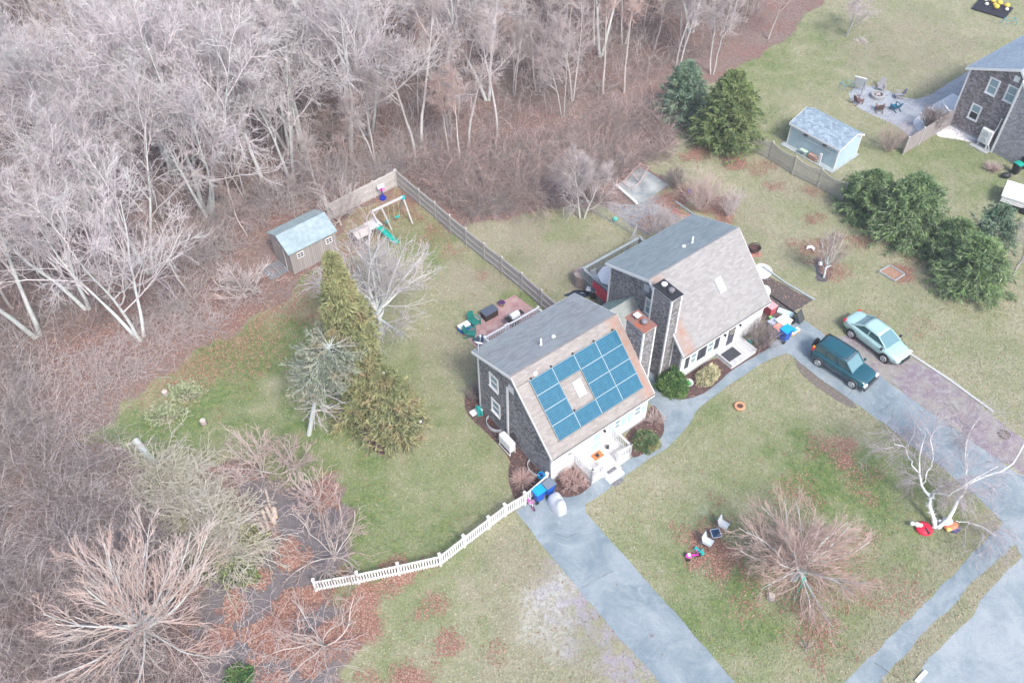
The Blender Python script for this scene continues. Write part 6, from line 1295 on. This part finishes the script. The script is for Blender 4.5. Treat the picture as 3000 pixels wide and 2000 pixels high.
for x in (-.24, .14):
    for y in (-.58, .5): MB().box(x, x+.05, y, y+.05, 0, .33).build('leg', M_white, t)
MB().tube([(-.24, -.6, .03), (-.24, .6, .03)], .03, 6).build('foot_rail', M_white, t)
for y, px in ((5.9, 1), (1.6, 2)):
    t = thing('window_well', 'curved galvanised window well in the mulch %s' % ('below the two gable windows' if px == 1 else 'near the front corner'), 'window well', loc(H1, .12, y), H1[2]); m = MB(); q = [(-math.sin(a)*.5, math.cos(a)*.7) for a in np.linspace(0, math.pi, 12)]
    m.add([(a, b, z) for z in (0, .28) for a, b in q], [(i, i+1, i+13, i+12) for i in range(11)]); o_ = m.build('ring', M_alu, t, fix=False); md = o_.modifiers.new('s', 'SOLIDIFY'); md.thickness = .03
    MB().prism([(-.48*math.sin(a), .66*math.cos(a)) for a in np.linspace(0, math.pi, 10)], 'z', .015, .03).build('pit', pm('pit_dark', (.05, .03, .03), .95), t)
t = thing('hose_reel', 'small bright blue hose reel beside the picket fence corner', 'hose reel', P(1586, 1396)); MB().tube([(math.cos(a)*.2, math.sin(a)*.2, .12) for a in np.linspace(0, 2*math.pi, 15)[:-1]], .07, 6, closed=True).tube([(math.cos(a)*.2, math.sin(a)*.2, .22) for a in np.linspace(0, 2*math.pi, 15)[:-1]], .06, 6, closed=True).build('hose', M_lblue, t); MB().lathe([(.1, 0), (.1, .3), (0, .3)], 10).build('drum', M_bblue, t)
# ---- dishes
def dish(label, pos, yaw, r_, tilt=50, mast=.4):
    t = thing('satellite_dish', label, 'satellite dish', pos, yaw); M = Matrix.Translation((0, 0, mast+.2)) @ Matrix.Rotation(R(tilt), 4, 'X')
    m = MB(); m.M = M; m.lathe([(0, 0), (r_*.4, .02), (r_*.75, .07), (r_, .13)], 20, sy=1.15); o_ = m.build('dish', M_wpl, t, smooth=True, fix=False); md = o_.modifiers.new('s', 'SOLIDIFY'); md.thickness = .02
    MB().tube([(0, 0, 0), (0, .05, mast), (0, 0, mast+.2)], .03, 6).bar((-.15, 0, .02), (.15, 0, .02), .1, .03).build('mast', M_alu, t); m = MB(); m.M = M; m.tube([(0, -r_*1.1, .12), (0, -r_*.3, .5)], .015, 5).box(-.05, .05, -r_*.35, -r_*.15, .46, .58); m.build('feed_arm', M_alu, t)
dish('white satellite dish on the back roof corner of the solar panelled house', loc(H1, .35, 7.7, 5.4), H1[2]+2.2, .33); dish('large white satellite dish beyond the right edge of the second house', loc(H2, 8.35, .8, 2.5), H2[2]-1.0, .42, 65)
# ---- between and behind the houses
t = thing('folding_chair', 'grey slatted folding chair leaning in the gap between the houses', 'chair', P(1905, 1080), H1[2]); m = MB().at((0, 0, .5), (R(-15), 0, R(60)))
for k in range(6): m.box(-.25, .25, -.015, .015, -.45+k*.16, -.33+k*.16)
m.build('slats', M_cf, t)
t = thing('garden_gate', 'pale wooden gate frame leaning against the second chimney', 'frame', P(1908, 1060), H1[2]+1.2); m = MB(); m.bar((-.4, 0, 0), (-.4, .3, 1.7), .06, .04).bar((.4, 0, 0), (.4, .3, 1.7), .06, .04).bar((-.4, .3, 1.7), (.4, .3, 1.7), .06, .04).bar((-.4, .1, .6), (.4, .1, .6), .05, .03); m.build('bars', pm('raw_timber', (.5, .4, .28), .8), t)
t = thing('white_tub', 'white tub with green contents beside the rhododendron', 'tub', P(2015, 1128)); MB().lathe([(.2, 0), (.32, .28), (.34, .3), (.3, .3), (.26, .15), (0, .15)], 16).build('tub', M_wpl, t, smooth=True); MB().ball((0, 0, .2), .2, .2, .12, jit=.15).build('weeds', pm('weed_green', (.03, .3, .08), .8), t)
ub = thing('garden_parasol', 'large white parasol open over the rear deck', 'parasol', loc(H2, 1.9, 8.9, .98), H2[2]); m = MB(); n_ = 8
m.add([(math.cos(k*math.pi/4)*1.15, math.sin(k*math.pi/4)*1.15, 1.25) for k in range(8)]+[(0, 0, 1.6)], [(k, (k+1) % 8, 8) for k in range(8)]); o_ = m.build('canopy', M_white, ub, fix=False); md = o_.modifiers.new('s', 'SOLIDIFY'); md.thickness = .02; MB().tube([(0, 0, 0), (0, 0, 1.62)], .025, 6).build('pole', M_alu, ub)
t = thing('deck_chair', 'pale grey chair beside the white parasol', 'chair', loc(H2, 1.4, 10.1, .98), H2[2]); MB().box(-.25, .25, -.25, .25, .38, .44).at((0, .25, .44), (R(-12), 0, 0)).box(-.25, .25, 0, .04, 0, .55).build('seat', M_sling, t)
for x in (-.22, .2):
    for y in (-.22, .2): MB().box(x, x+.03, y, y+.03, 0, .38).build('leg', M_alu, t)
t = thing('red_banner', 'red cloth hung inside the railing of the rear deck', 'cloth', loc(H2, .78, 8.7, .6), H2[2]); MB().box(.0, .03, -1.0, 1.1, .05, 1.1).build('cloth', mat('red_cloth', (.55, .02, .06), (.7, .1, .14), 6, .8), t)
t = thing('tarp', 'crumpled dark blue tarp on the ground beside the rear deck', 'tarp', P(1695, 865)); MB().ball((0, 0, .02), .9, .4, .2, 16, 8, jit=.25).build('sheet', pm('navy_tarp', (.02, .03, .06), .35), t)
slab_c = P(1880, 545)
t = thing('timber_beam', 'pale timber beam along the front of the concrete slab', 'beam', P(1834, 575)); a, b = P(1804, 547)-P(1834, 575), P(1865, 600)-P(1834, 575); MB().bar((a[0], a[1], .16), (b[0], b[1], .16), .2, .18).build('beam', M_trim, t)
t = thing('bent_frame', 'pink bent tubular frame lying on the concrete slab', 'frame', (0, 0, .1)); q = [P(*c) for c in ((1825, 540), (1850, 515), (1875, 498), (1898, 510), (1885, 530), (1875, 545), (1850, 560))]; m = MB(); m.tube([(a[0], a[1], .1+.5*math.sin(i/6*3.14)) for i, a in enumerate(q)], .03, 6).tube([(q[1][0], q[1][1], .25), (q[5][0], q[5][1], .25)], .03, 6).tube([(q[0][0], q[0][1], .1), (q[0][0]+.4, q[0][1]-.6, .05)], .03, 6).tube([(q[0][0], q[0][1], .1), (q[0][0]-.3, q[0][1]+.3, .05)], .03, 6); m.build('tube', pm('faded_pink', (.62, .42, .40), .6), t)
t = thing('ladder', 'short faded red ladder lying behind the second house', 'ladder', P(2000, 630), R(-33)); m = MB()
for y in (-.2, .2): m.bar((-.9, y, .08), (.9, y, .08), .05, .05)
for k in range(6): m.bar((-.75+k*.3, -.2, .08), (-.75+k*.3, .2, .08), .04, .03)
m.build('frame', pm('faded_red', (.62, .2, .2), .6), t)
t = thing('purple_pot', 'purple pot beside the tan feathery shrub', 'pot', P(2019, 566)); MB().lathe([(.12, 0), (.18, .25), (.14, .25), (.1, .1)], 12).build('pot', pm('purple_glaze', (.12, .02, .5), .3), t, smooth=True)
t = thing('green_ball', 'turquoise ball on the grass by the wire fence', 'ball', P(1801, 648)); MB().ball((0, 0, .2), .2).build('ball', pm('turquoise', (.05, .6, .5), .4), t, smooth=True)
t = thing('fire_bowl', 'rusty fire bowl on a square stand by the right wall of the second house', 'fire pit', P(2208, 740)); MB().lathe([(.1, .25), (.3, .3), (.42, .5), (.46, .5), (.34, .27), (.1, .2)], 18).build('bowl', mat('rusty_iron', (.12, .05, .035), (.05, .04, .04), 4, .8), t, smooth=True); MB().tube([(math.cos(a)*.46, math.sin(a)*.46, .6) for a in np.linspace(0, 6.28, 19)[:-1]], .03, 6, closed=True).build('rim', M_dark, t)
for k in range(4): a = k*1.57+.5; MB().tube([(math.cos(a)*.4, math.sin(a)*.4, .6), (math.cos(a)*.45, math.sin(a)*.45, 0)], .02, 5).build('leg', M_dark, t)
MB().box(-.5, .5, -.5, .5, .0, .05).build('hearth', pm('hearth_tile', (.45, .22, .18), .8), t)
t = thing('lawn_ornament', 'white animal shaped ornament curled on leaf litter left of the young red tree', 'ornament', P(2371, 733)); MB().tube([(-.25, 0, .12), (-.1, .15, .2), (.15, .15, .2), (.28, 0, .16), (.25, -.15, .1)], [.07, .13, .14, .12, .05], 8).build('body', M_wpl, t, smooth=True)
t = thing('painted_stone', 'pale stone at the foot of the young red tree', 'stone', P(2403, 776)); MB().ball((0, 0, .12), .18, .15, .2, 8, 6, jit=.15).build('stone', M_wchip, t)
q = [np.array(P2(*a)) for a in ((2574, 798), (2620, 825), (2649, 806), (2605, 780))]; c_ = sum(q)/4; t = thing('garden_bed', 'low timber frame filled with leaves on the right lawn', 'garden bed', (c_[0], c_[1], 0)); m = MB()
for i in range(4): a, b = q[i]-c_, q[(i+1) % 4]-c_; m.bar((a[0], a[1], .08), (b[0], b[1], .08), .07, .16)
m.build('boards', M_grayw, t); MB().add([(a[0]-c_[0], a[1]-c_[1], .06) for a in q], [(0, 1, 2, 3)]).build('leaf_fill', mat('leaf_fill', (.25, .13, .09), (.42, .27, .19), 9, .9, bump=.5), t, fix=False)
def edging(label, pts, m_, w_=.14, h_=.12, name='timber_edging'):
    q = [np.array(P2(*a)) for a in pts]; c_ = q[0]; t = thing(name, label, 'edging', (c_[0], c_[1], 0)); m = MB()
    for i in range(len(q)-1): a, b = q[i]-c_, q[i+1]-c_; m.bar((a[0], a[1], h_/2), (b[0], b[1], h_/2), w_, h_)
    m.build('edge', m_, t)
edging('pale kerb edging right of the silver sedan', [(2666, 1038), (2780, 1113), (2908, 1207)], pm('kerb_grey', (.5, .5, .5), .9), .16, .1); edging('timber edging beside the white stones right of the second house', [(2235, 783), (2300, 830), (2385, 880)], M_grayw); edging('short white kerb at the road in the bottom right', [(2683, 1998), (2712, 1966)], M_white, .2, .1)
edging('timber edging behind the second house by the red ladder', [(1978, 592), (2020, 622), (2048, 642)], M_grayw)
# clutter by the long driveway
for nm, lb, ct, px, py, bx, c, rot in (('storage_crate', 'white plastic crate among clutter at the end of the second house', 'crate', 2291, 955, (-.45, .45, -.35, .35, 0, .6), (.82, .82, .8), .6), ('toy_chest', 'red lidded grey toy chest against the front wall corner', 'chest', 2252, 915, (-.3, .3, -.35, .35, 0, .75), (.55, .10, .12), .64),
   ('plastic_tote', 'clear blue tote beside the salmon lidded bin', 'tote', 2262, 952, (-.3, .3, -.2, .2, 0, .35), (.35, .45, .62), .6), ('green_bucket', 'lime green toy bucket in the clutter', 'bucket', 2256, 935, (-.12, .12, -.12, .12, 0, .25), (.25, .7, .2), .3), ('glass_sheets', 'stack of pale panes lying in the clutter', 'panes', 2300, 918, (-.55, .55, -.25, .25, 0, .15), (.55, .7, .7), -.55), ('toy_car', 'colourful toy car on the asphalt beside the blue bin', 'toy', 2326, 975, (-.4, .4, -.16, .16, .05, .28), (.75, .75, .72), .6)):
    t = thing(nm, lb, ct, P(px, py), rot); m = MB().box(*bx, tx=1.06, ty=1.06); m.build('body', pm(nm+'_p', c, .5), t, bevel=.04)
    if nm in ('storage_crate', 'toy_chest', 'plastic_tote'): MB().box(bx[0]-.05, bx[1]+.05, bx[2]-.05, bx[3]+.05, bx[5]+.002, bx[5]+.06).build('lid', pm(nm+'_l', lerp(c, (1, 1, 1), .3), .5), t, bevel=.02)
    if nm == 'toy_car':
        MB().box(-.2, .1, -.14, .14, .285, .4).build('cab', pm('toy_blue', (.05, .4, .75), .4), t, bevel=.03)
        for x in (-.28, .28):
            for y in (-.17, .17): MB().at((x, y, .09), (R(90), 0, 0)).lathe([(0, -.03), (.09, -.03), (.09, .03), (0, .03)], 10).build('wheel', pm('toy_orange', (.9, .4, .05), .5), t)
t = thing('old_tyre', 'black tyre lying by the folded black chair', 'tyre', P(2318, 942)); MB().lathe([(.15, .02), (.28, .0), (.31, .1), (.28, .2), (.15, .18), (.15, .02)], 18).build('tyre', M_tyre, t, smooth=True)
t = thing('folded_chair', 'black mesh lounger folded beside the tyre', 'chair', P(2340, 940), .3); m = MB().at((0, 0, .45), (R(60), 0, R(30))); m.box(-.3, .3, -.4, .4, 0, .04); m.build('mesh', pm('black_mesh', (.07, .075, .08), .7), t); MB().at((0, 0, .45), (R(60), 0, R(30))).tube([(-.32, -.42, .03), (.32, -.42, .03), (.32, .42, .03), (-.32, .42, .03)], .025, 6, closed=True).build('frame', M_dark, t)
edging('dark edging boards around the clutter corner', [(2258, 868), (2290, 890), (2333, 922)], M_dark, .08, .12)
t = thing('gutter_basket', 'turquoise pot among the leaves beside the plank landing', 'pot', P(2197, 1003)); MB().lathe([(.12, 0), (.17, .2), (.13, .2), (.1, .08)], 12).build('pot', M_teal, t, smooth=True)
t = thing('drain_cover', 'round storm drain clogged with leaves beside the gravel', 'drain', P(2941, 1272, .02)); MB().lathe([(0, .02), (.36, .02), (.4, 0)], 20).build('grate', mat('drain', (.05, .045, .04), (.2, .17, .14), 12, .9), t)
t = thing('drain_cover', 'small round cap in the middle of the near driveway', 'drain', P(1910, 1862, .012)); MB().lathe([(0, .01), (.1, .01), (.11, 0)], 14).build('cap', M_flue, t)
# lawn decorations by the birch (plain deflated shapes)
t = thing('lawn_inflatable', 'half deflated red and white inflatable left of the birch', 'inflatable', P(2705, 1550), .3); m = MB(); m.lathe([(0, .0), (.45, .02), (.5, .12), (.35, .22), (.1, .28), (0, .28)], 18); m.build('body', pm('red_nylon', (.75, .02, .06), .5), t, smooth=True)
MB().ball((-.35, .28, .3), .16).ball((-.6, .4, .33), .14).ball((-.22, .16, .33), .17, .12, .1).build('trim', M_wpl, t, smooth=True); MB().box(-.05, .05, -.45, -.02, .2, .29).build('belt', M_dark, t)
t = thing('lawn_inflatable', 'collapsed orange, yellow and dark blue inflatable at the foot of the birch', 'inflatable', P(2785, 1545), .3); MB().ball((0, 0, .15), .45, .3, .2, 14, 8, jit=.1).build('body', pm('orange_nylon', (.85, .25, .12), .5), t, smooth=True); MB().ball((.1, -.22, .12), .4, .2, .13, 12, 6, jit=.1).build('base', pm('navy_nylon', (.03, .03, .15), .5), t, smooth=True); MB().ball((-.3, -.15, .2), .18, .13, .12).build('patch', pm('yellow_nylon', (.85, .65, .15), .5), t, smooth=True); MB().ball((-.1, .3, .25), .35, .28, .2, 12, 6, jit=.15).ball((-.45, .5, .2), .1).build('fluff', M_wpl, t, smooth=True)
g2 = np.random.default_rng(4); q = mains[0]; pts_ = np.concatenate([q[:5]+g2.normal(0, .05, (5, 3)) for _ in range(60)]); V, Q_ = blades(pts_, unit(g2.normal(0, 1, pts_.shape)), np.full(len(pts_), .22), np.full(len(pts_), .03), g2); gd = thing('garland', 'white fringe garland wound round the left birch stem', 'garland', P(2738, 1545)); link('fringe', raw_mesh('fringe', V, quads=Q_, mats=[M_wpl]), gd)
t = thing('tree_flag', 'small turquoise pennant stuck in the round crowned lawn tree', 'flag', P(2318, 1765)); MB().add([(0, 0, 2.6), (.08, 0, 3.2), (.16, .02, 2.6)], [(0, 1, 2)]).bar((.08, 0, .4), (.08, 0, 3.2), .02, .02).build('pennant', pm('turq_flag', (.02, .65, .5), .5), t, fix=False)
# ---- play gear
sw = thing('swing_set', 'white beamed swing set with a green slide in the back garden', 'swing set', (0, 0, 0)); T0, T1 = np.array([-10.57, 54.07, 2.2]), np.array([-8.35, 55.77, 2.2])
MB().bar(T0, T1, .14, .14).build('top_beam', M_rail, sw); gl_ = [P(1208, 655), P(1169, 620), P(1126, 692), P(1147, 671)]
MB().bar(T1, gl_[0], .1, .1).build('leg', M_rail, sw); MB().bar(T1, gl_[1], .1, .1).build('leg', M_gryf, sw); MB().bar(T0, gl_[2], .1, .1).build('leg', M_rail, sw); MB().bar(T0*.7+T1*.3, gl_[3], .1, .1).build('leg', M_rail, sw)
MB().box(T1[0]-.16, T1[0]+.16, T1[1]-.12, T1[1]+.12, 2.05, 2.24).build('bracket', pm('cyan_plastic', (.02, .5, .6), .4), sw)
pf = np.array([-10.6, 53.85, 1.1]); MB().at(tuple(pf), (0, 0, R(38))).box(-.55, .55, -.5, .5, 0, .06).build('platform', M_rail, sw)
sl0, sl1 = np.array([-10.25, 53.55, 1.12]), P(1165, 712, .15); d_ = (sl1-sl0); L_ = np.linalg.norm(d_); m = MB(); sd_ = np.array([-d_[1], d_[0], 0])/np.linalg.norm(d_[:2])*.2
for k in range(8):
    a = sl0+d_*k/8+np.array([0, 0, .05*math.sin(k/8*6.28)]); b = sl0+d_*(k+1)/8+np.array([0, 0, .05*math.sin((k+1)/8*6.28)]); m.bar(a, b, .42, .03); m.bar(a+sd_+[0, 0, .07], b+sd_+[0, 0, .07], .04, .12); m.bar(a-sd_+[0, 0, .07], b-sd_+[0, 0, .07], .04, .12)
m.build('slide', pm('green_slide', (.0, .35, .28), .4), sw)
for f, k in ((.42, 0), (.75, 1)):
    c_ = T0*(1-f)+T1*f; dd = (T1-T0)/np.linalg.norm(T1-T0)*.22; MB().bar(c_-dd, c_-dd-[0, 0, 1.6], .02, .02).bar(c_+dd, c_+dd-[0, 0, 1.6], .02, .02).build('swing_chain', pm('yellow_rope', (.7, .65, .3), .6), sw); MB().bar(c_-dd-[0, 0, 1.62], c_+dd-[0, 0, 1.62], .18, .04).build('swing_seat', M_teal, sw)
t = thing('playhouse', 'small wooden playhouse with a pale flat pitched roof left of the slide', 'playhouse', P(1062, 712), R(38)); MB().prism([(-.62, 1.15), (0, 1.35), (.62, 1.15), (.62, 1.1), (0, 1.3), (-.62, 1.1)], 'x', -.65, .65).build('roof', pm('pale_boards', (.5, .45, .42), .9), t); MB().box(-.5, .5, -.48, .48, 0, 1.1).build('wall', M_oldwood, t); MB().box(-.32, .3, -.495, -.482, .45, .95).build('window', M_dark, t)
t = thing('basketball_hoop', 'toy basketball hoop with white backboard against the pale fence', 'hoop', P(1122, 582), R(30)); MB().lathe([(.3, 0), (.28, .15), (.1, .2)], 12).build('base', pm('navy', (.01, .03, .35), .4), t); MB().bar((0, 0, .15), (0, .1, 1.0), .09, .09).build('pole', pm('navy', (.01, .03, .35)), t); MB().box(-.3, .3, .08, .12, .95, 1.4).build('backboard', M_wpl, t, bevel=.05); MB().tube([(math.cos(a)*.17, -.12+math.sin(a)*.17, 1.02) for a in np.linspace(0, 6.28, 15)[:-1]], .03, 6, closed=True).build('rim', M_pink, t)
# ---- paver patio of the third house
t = thing('fire_pit', 'round stone fire pit on the grey paver patio', 'fire pit', P(2570, 285)); MB().lathe([(.42, 0), (.62, 0), (.62, .35), (.42, .35), (.4, .1)], 22).build('ring', brick('pit_stone', (.35, .35, .36), (.5, .5, .5), (.2, .2, .2), .25, .12, .015), t); MB().lathe([(0, .12), (.41, .12)], 14).build('ash', pm('ash', (.12, .07, .05), .95), t); MB().bar((-.2, -.1, .25), (.2, .15, .3), .1, .1).bar((-.1, .2, .22), (.15, -.2, .28), .1, .1).build('log', pm('grey_log', (.5, .45, .42), .9), t)
fc = P(2570, 285)
M_ag = pm('grey_slats', (.33, .32, .35), .8); M_abl = pm('blue_resin', (.01, .14, .22), .4); M_abr = pm('brown_slats', (.2, .12, .11), .8)
for px, py, m_, lb in ((2579, 262, M_ag, 'grey slatted chair behind the stone fire pit'), (2632, 287, M_ag, 'grey slatted chair right of the stone fire pit'), (2621, 322, M_abl, 'dark blue chair at the right front of the stone fire pit'), (2575, 325, M_abr, 'dark brown chair in front of the stone fire pit'), (2512, 303, M_abr, 'brown chair left of the stone fire pit')):
    q = P(px, py); adirondack(lb, q, math.atan2(fc[1]-q[1], fc[0]-q[0]), m_)
t = thing('swing_canopy', 'white canopied swing seat standing at the edge of the paver patio', 'swing seat', P(2512, 268), R(60)); MB().at((0, 0, 1.0), (0, R(58), 0)).box(-.8, .8, -.55, .55, -.04, .04).build('canopy', M_wpl, t); m = MB()
for x in (-.6, .6):
    for y in (-.45, .45): m.tube([(x, y, 0), (x*.8, y, 1.35)], .03, 6)
m.build('frame', M_flue, t)
def tealframe(label, px, py, yaw):
    t = thing('metal_frame', label, 'frame', P(px, py), yaw); m = MB()
    for y in (-.3, .3): m.tube([(-.6, y, 0), (-.55, y, .55), (.55, y, .55), (.6, y, 0)], .03, 6)
    for x in (-.55, .55): m.tube([(x, -.3, .55), (x, .3, .55)], .03, 6)
    m.build('tubes', pm('teal_metal', (.12, .42, .46), .5), t)
tealframe('teal tubular frame left of the white canopied swing', 2480, 258, .3); tealframe('teal tubular frame beside the black garden bed at the top edge', 2955, 72, .1)
c_ = P(2912, 30); t = thing('garden_bed', 'black covered garden bed with pumpkins near the top right corner', 'garden bed', c_, R(-38)); MB().box(-1.9, 1.5, -1.3, 1.3, .02, .2).build('cover', pm('black_sheet', (.02, .02, .03), .6), t, bevel=.05)
g3 = np.random.default_rng(2)
for k, (x, y, r_, c) in enumerate(((-1.3, .9, .2, 0), (-.6, 1.1, .25, 1), (.1, 1.0, .3, 1), (.9, .9, .28, 1), (1.1, .2, .2, 0), (.1, 0, .3, 1), (-.9, .1, .2, 0), (-.2, .5, .2, 1))):
    p_ = thing('pumpkin', ['white pumpkin', 'yellow pumpkin'][c]+' on the black garden bed, '+['leftmost', 'second from the left', 'middle of the back row', 'far right of the back row', 'right hand', 'centre', 'left front', 'between centre and back row'][k], 'pumpkin', (c_[0]+x*math.cos(R(-38))-y*math.sin(R(-38)), c_[1]+x*math.sin(R(-38))+y*math.cos(R(-38)), .2), 0, 'pumpkins on the garden bed')
    MB().lathe([(r_*max(.05, math.sin(a)), r_*.8*(1-math.cos(a))) for a in np.linspace(.1, 3.0, 7)], 12).build('body', pm('pumpkin%d' % c, [(.8, .78, .7), (.8, .55, .08)][c], .6), p_, smooth=True)
# heat pump
hp = thing('heat_pump', 'white outdoor heat pump with two fans against the third house', 'heat pump', loc(H3, -.38, .85, 0), H3[2]); MB().box(-.2, .15, -.5, .5, .45, 1.75).build('case', M_wpl, hp, bevel=.04)
for z in (.8, 1.4): MB().at((-.215, 0, z), (0, R(-90), 0)).lathe([(0, .01), (.22, .01), (.26, .0), (.26, .03), (.22, .03)], 18).build('fan_grille', pm('grille_grey', (.55, .58, .6), .5), hp)
for y in (-.4, .35): MB().box(-.15, .12, y, y+.05, 0, .45).build('leg', M_wpl, hp)
MB().tube([(0, -.45, 1.4), (.2, -.5, 2.2), (.25, -.5, 3.0)], .05, 6).tube([(-.1, -.5, .6), (-.3, -.8, .3), (-.2, -.7, .05)], .025, 5).build('pipe', M_wpl, hp)
t = thing('concrete_pad', 'concrete pad under the white heat pump', 'slab', loc(H3, -.5, .8, 0), H3[2]); MB().box(-.5, .55, -.8, .9, 0, .06).build('slab', M_found, t)
# ---- logs, stumps, the fallen tree
M_log = bark('log_bark', (.45, .36, .29), (.62, .52, .44)); M_cut = pm('cut_wood', (.72, .55, .38), .9)
for k, (a, b, r_, lb) in enumerate(((((779, 1436)), (792, 1486), .07, 'thin pale log lying above the pile at the thicket edge'), ((769, 1495), (788, 1553), .1, 'pale split log at the left of the pile'), ((781, 1488), (800, 1530), .11, 'pale log in the middle of the pile'), ((803, 1492), (808, 1520), .17, 'thick short dark log on the right of the pile'), ((800, 1515), (806, 1535), .12, 'short stub log at the foot of the pile'), ((762, 1530), (775, 1556), .08, 'short thin log at the lower left of the pile'))):
    A_, B_ = P(*a), P(*b); t = thing('log', lb, 'log', (A_[0], A_[1], r_), 0, 'cut logs at the thicket edge'); MB().tube([(0, 0, 0), tuple(B_-A_)], r_, 10).build('bark', M_log, t); u_ = (B_-A_)/np.linalg.norm(B_-A_); MB().tube([tuple((B_-A_)+u_*.001), tuple((B_-A_)+u_*.02)], r_*.93, 10).build('cut_end', M_cut, t)
for px, py, lb in ((486, 1156, 'short cut stump with pale top beside cut green branches'), (597, 1240, 'grey topped stump on the left lawn'), (353, 1322, 'small stump at the thicket edge left of the fallen trunk'), (2258, 1752, 'pale cut limb stub low in the round crowned lawn tree')):
    t = thing('stump', lb, 'stump', P(px, py)); MB().lathe([(.26, 0), (.2, .1), (.19, .35)], 12, sx=1, sy=.9).build('bark', M_twig_brown, t, smooth=True); MB().lathe([(0, .352), (.185, .352)], 12).build('cut_end', mat('pale_cut', (.42, .38, .34), (.6, .55, .48), 6), t)
for px, py, rx, lb in ((540, 1150, 1.3, 'pile of pale green cut evergreen branches by the stump'), (480, 1215, 1.2, 'flat pale green evergreen bough on the left lawn')):
    x, y = P2(px, py); leafy('cut_branches', lb, x, y, rx, rx*.7, .3, 1500, leafmat('pale_green_boughs', (.2, .25, .14), (.45, .48, .3), (.4, .38, .28)), .14, px, cat='branches', lump=.5)
A_ = P(401, 1298); ft = thing('fallen_tree', 'fallen grey tree with its pale butt end on the lawn and a matted dead crown', 'fallen tree', (A_[0], A_[1], .25)); ln = P(690, 1640)-A_
fp = np.array([[0, 0, 0.]])+np.linspace(0, 1, 10)[:, None]*np.array([ln[0], ln[1], .2]); fp = fp[None]; v_, q_ = tubes(fp, .24, .05, 10); link('trunk', raw_mesh('trunk', v_, quads=q_, mats=[M_bark_pale], smooth=True), ft); dd = fp[0, 1]/np.linalg.norm(fp[0, 1]); MB().tube([tuple(-dd*.02), tuple(-dd*.001)], .235, 12).build('cut_end', pm('cut_yellow', (.75, .68, .42), .9), ft)
g4 = np.random.default_rng(8); p, D, _, t_ = spawn(fp, .1, .1, 210, .2, 1.0, (1.1, .35), g4); D[:, 2] = np.abs(D[:, 2])*.7+.3; b1 = grow(p, D, 3.1*(.35+.8*g4.random(len(p))), 9, .17, -.08, g4); b1[:, :, 2] = np.maximum(b1[:, :, 2], -.2)
p, D, _, t_ = spawn(b1, .02, .02, 9, .15, 1, (.7, .25), g4); b2 = grow(p, D, 1.3*(.3+g4.random(len(p))), 6, .2, -.12, g4); b2[:, :, 2] = np.maximum(b2[:, :, 2], -.2); p, D, _, t_ = spawn(b2, .02, .02, 5, .1, 1, (.7, .25), g4); b3 = grow(p, D, .6*(.3+g4.random(len(p))), 4, .2, -.12, g4); b3[:, :, 2] = np.maximum(b3[:, :, 2], -.2)
v_, q_ = join([tubes(b1, .03, .014, 4), tubes(b2, .016, .010, 3), tubes(b3, .011, .008, 3)]); link('crown', raw_mesh('crown', v_, quads=q_, mats=[bark('dead_brush', (.50, .45, .41), (.60, .56, .50), (.46, .44, .34), 1.0)], smooth=True), ft)
for i, (px, py, rx, ry) in enumerate(((475, 1440, .55, .8), (630, 1500, .5, .4), (620, 1660, 1.3, .9), (740, 1590, .9, .6), (700, 1690, 1.0, .6), (560, 1560, .6, .6))):
    x, y = P2(px, py); leafy('evergreen_patch', 'patch of live green foliage in the fallen crown, '+['uppermost by the trunk', 'small one in the middle', 'largest at its lower end', 'one at its right side', 'lowest right', 'small one left of centre'][i], x, y, rx, ry, 1.5, 2600, M_spruce if i % 2 else M_cedar, .16, 60+i, lump=.5)
t = thing('garden_globe', 'small pale glass globe on the spruce mulch bed', 'ornament', P(1232, 1238)); MB().ball((0, 0, .14), .12).build('globe', pm('globe_white', (.7, .75, .75), .2), t, smooth=True)
for k in range(7):
    t = thing('edging_stone', 'small white stone in the row on the spruce mulch bed, %s from the left' % ['first', 'second', 'third', 'fourth', 'fifth', 'sixth', 'seventh'][k], 'stone', P(1180+k*7.5, 1278-k*3.4)); MB().ball((0, 0, .04), .06, .05, .05, 8, 5, jit=.1).build('stone', M_wchip, t)
t = thing('orange_flag', 'orange-red cloth ornament in the lower spruce bed', 'ornament', P(1150, 1290)); MB().lathe([(0, .75), (.18, .45), (.12, .4), (0, .5)], 7).bar((0, 0, 0), (0, 0, .5), .02, .02).build('cloth', pm('orange_cloth', (.85, .12, .04), .6), t)

# ---- thin winter haze over the whole place
hb = MB().box(-2600, 2600, -2600, 3100, -1.2, 60); t = bpy.data.materials.new('haze_air'); t.use_nodes = True; tn = t.node_tree; tn.nodes.clear()
vo = tn.nodes.new('ShaderNodeVolumePrincipled'); vo.inputs['Density'].default_value = HAZE; vo.inputs['Color'].default_value = (.86, .93, 1, 1); ou = tn.nodes.new('ShaderNodeOutputMaterial'); tn.links.new(vo.outputs[0], ou.inputs['Volume'])
ho = hb.build('haze', t); ho['kind'] = 'stuff'; ho['label'] = 'thin pale haze in the air over the gardens and the wood'; ho['category'] = 'haze'
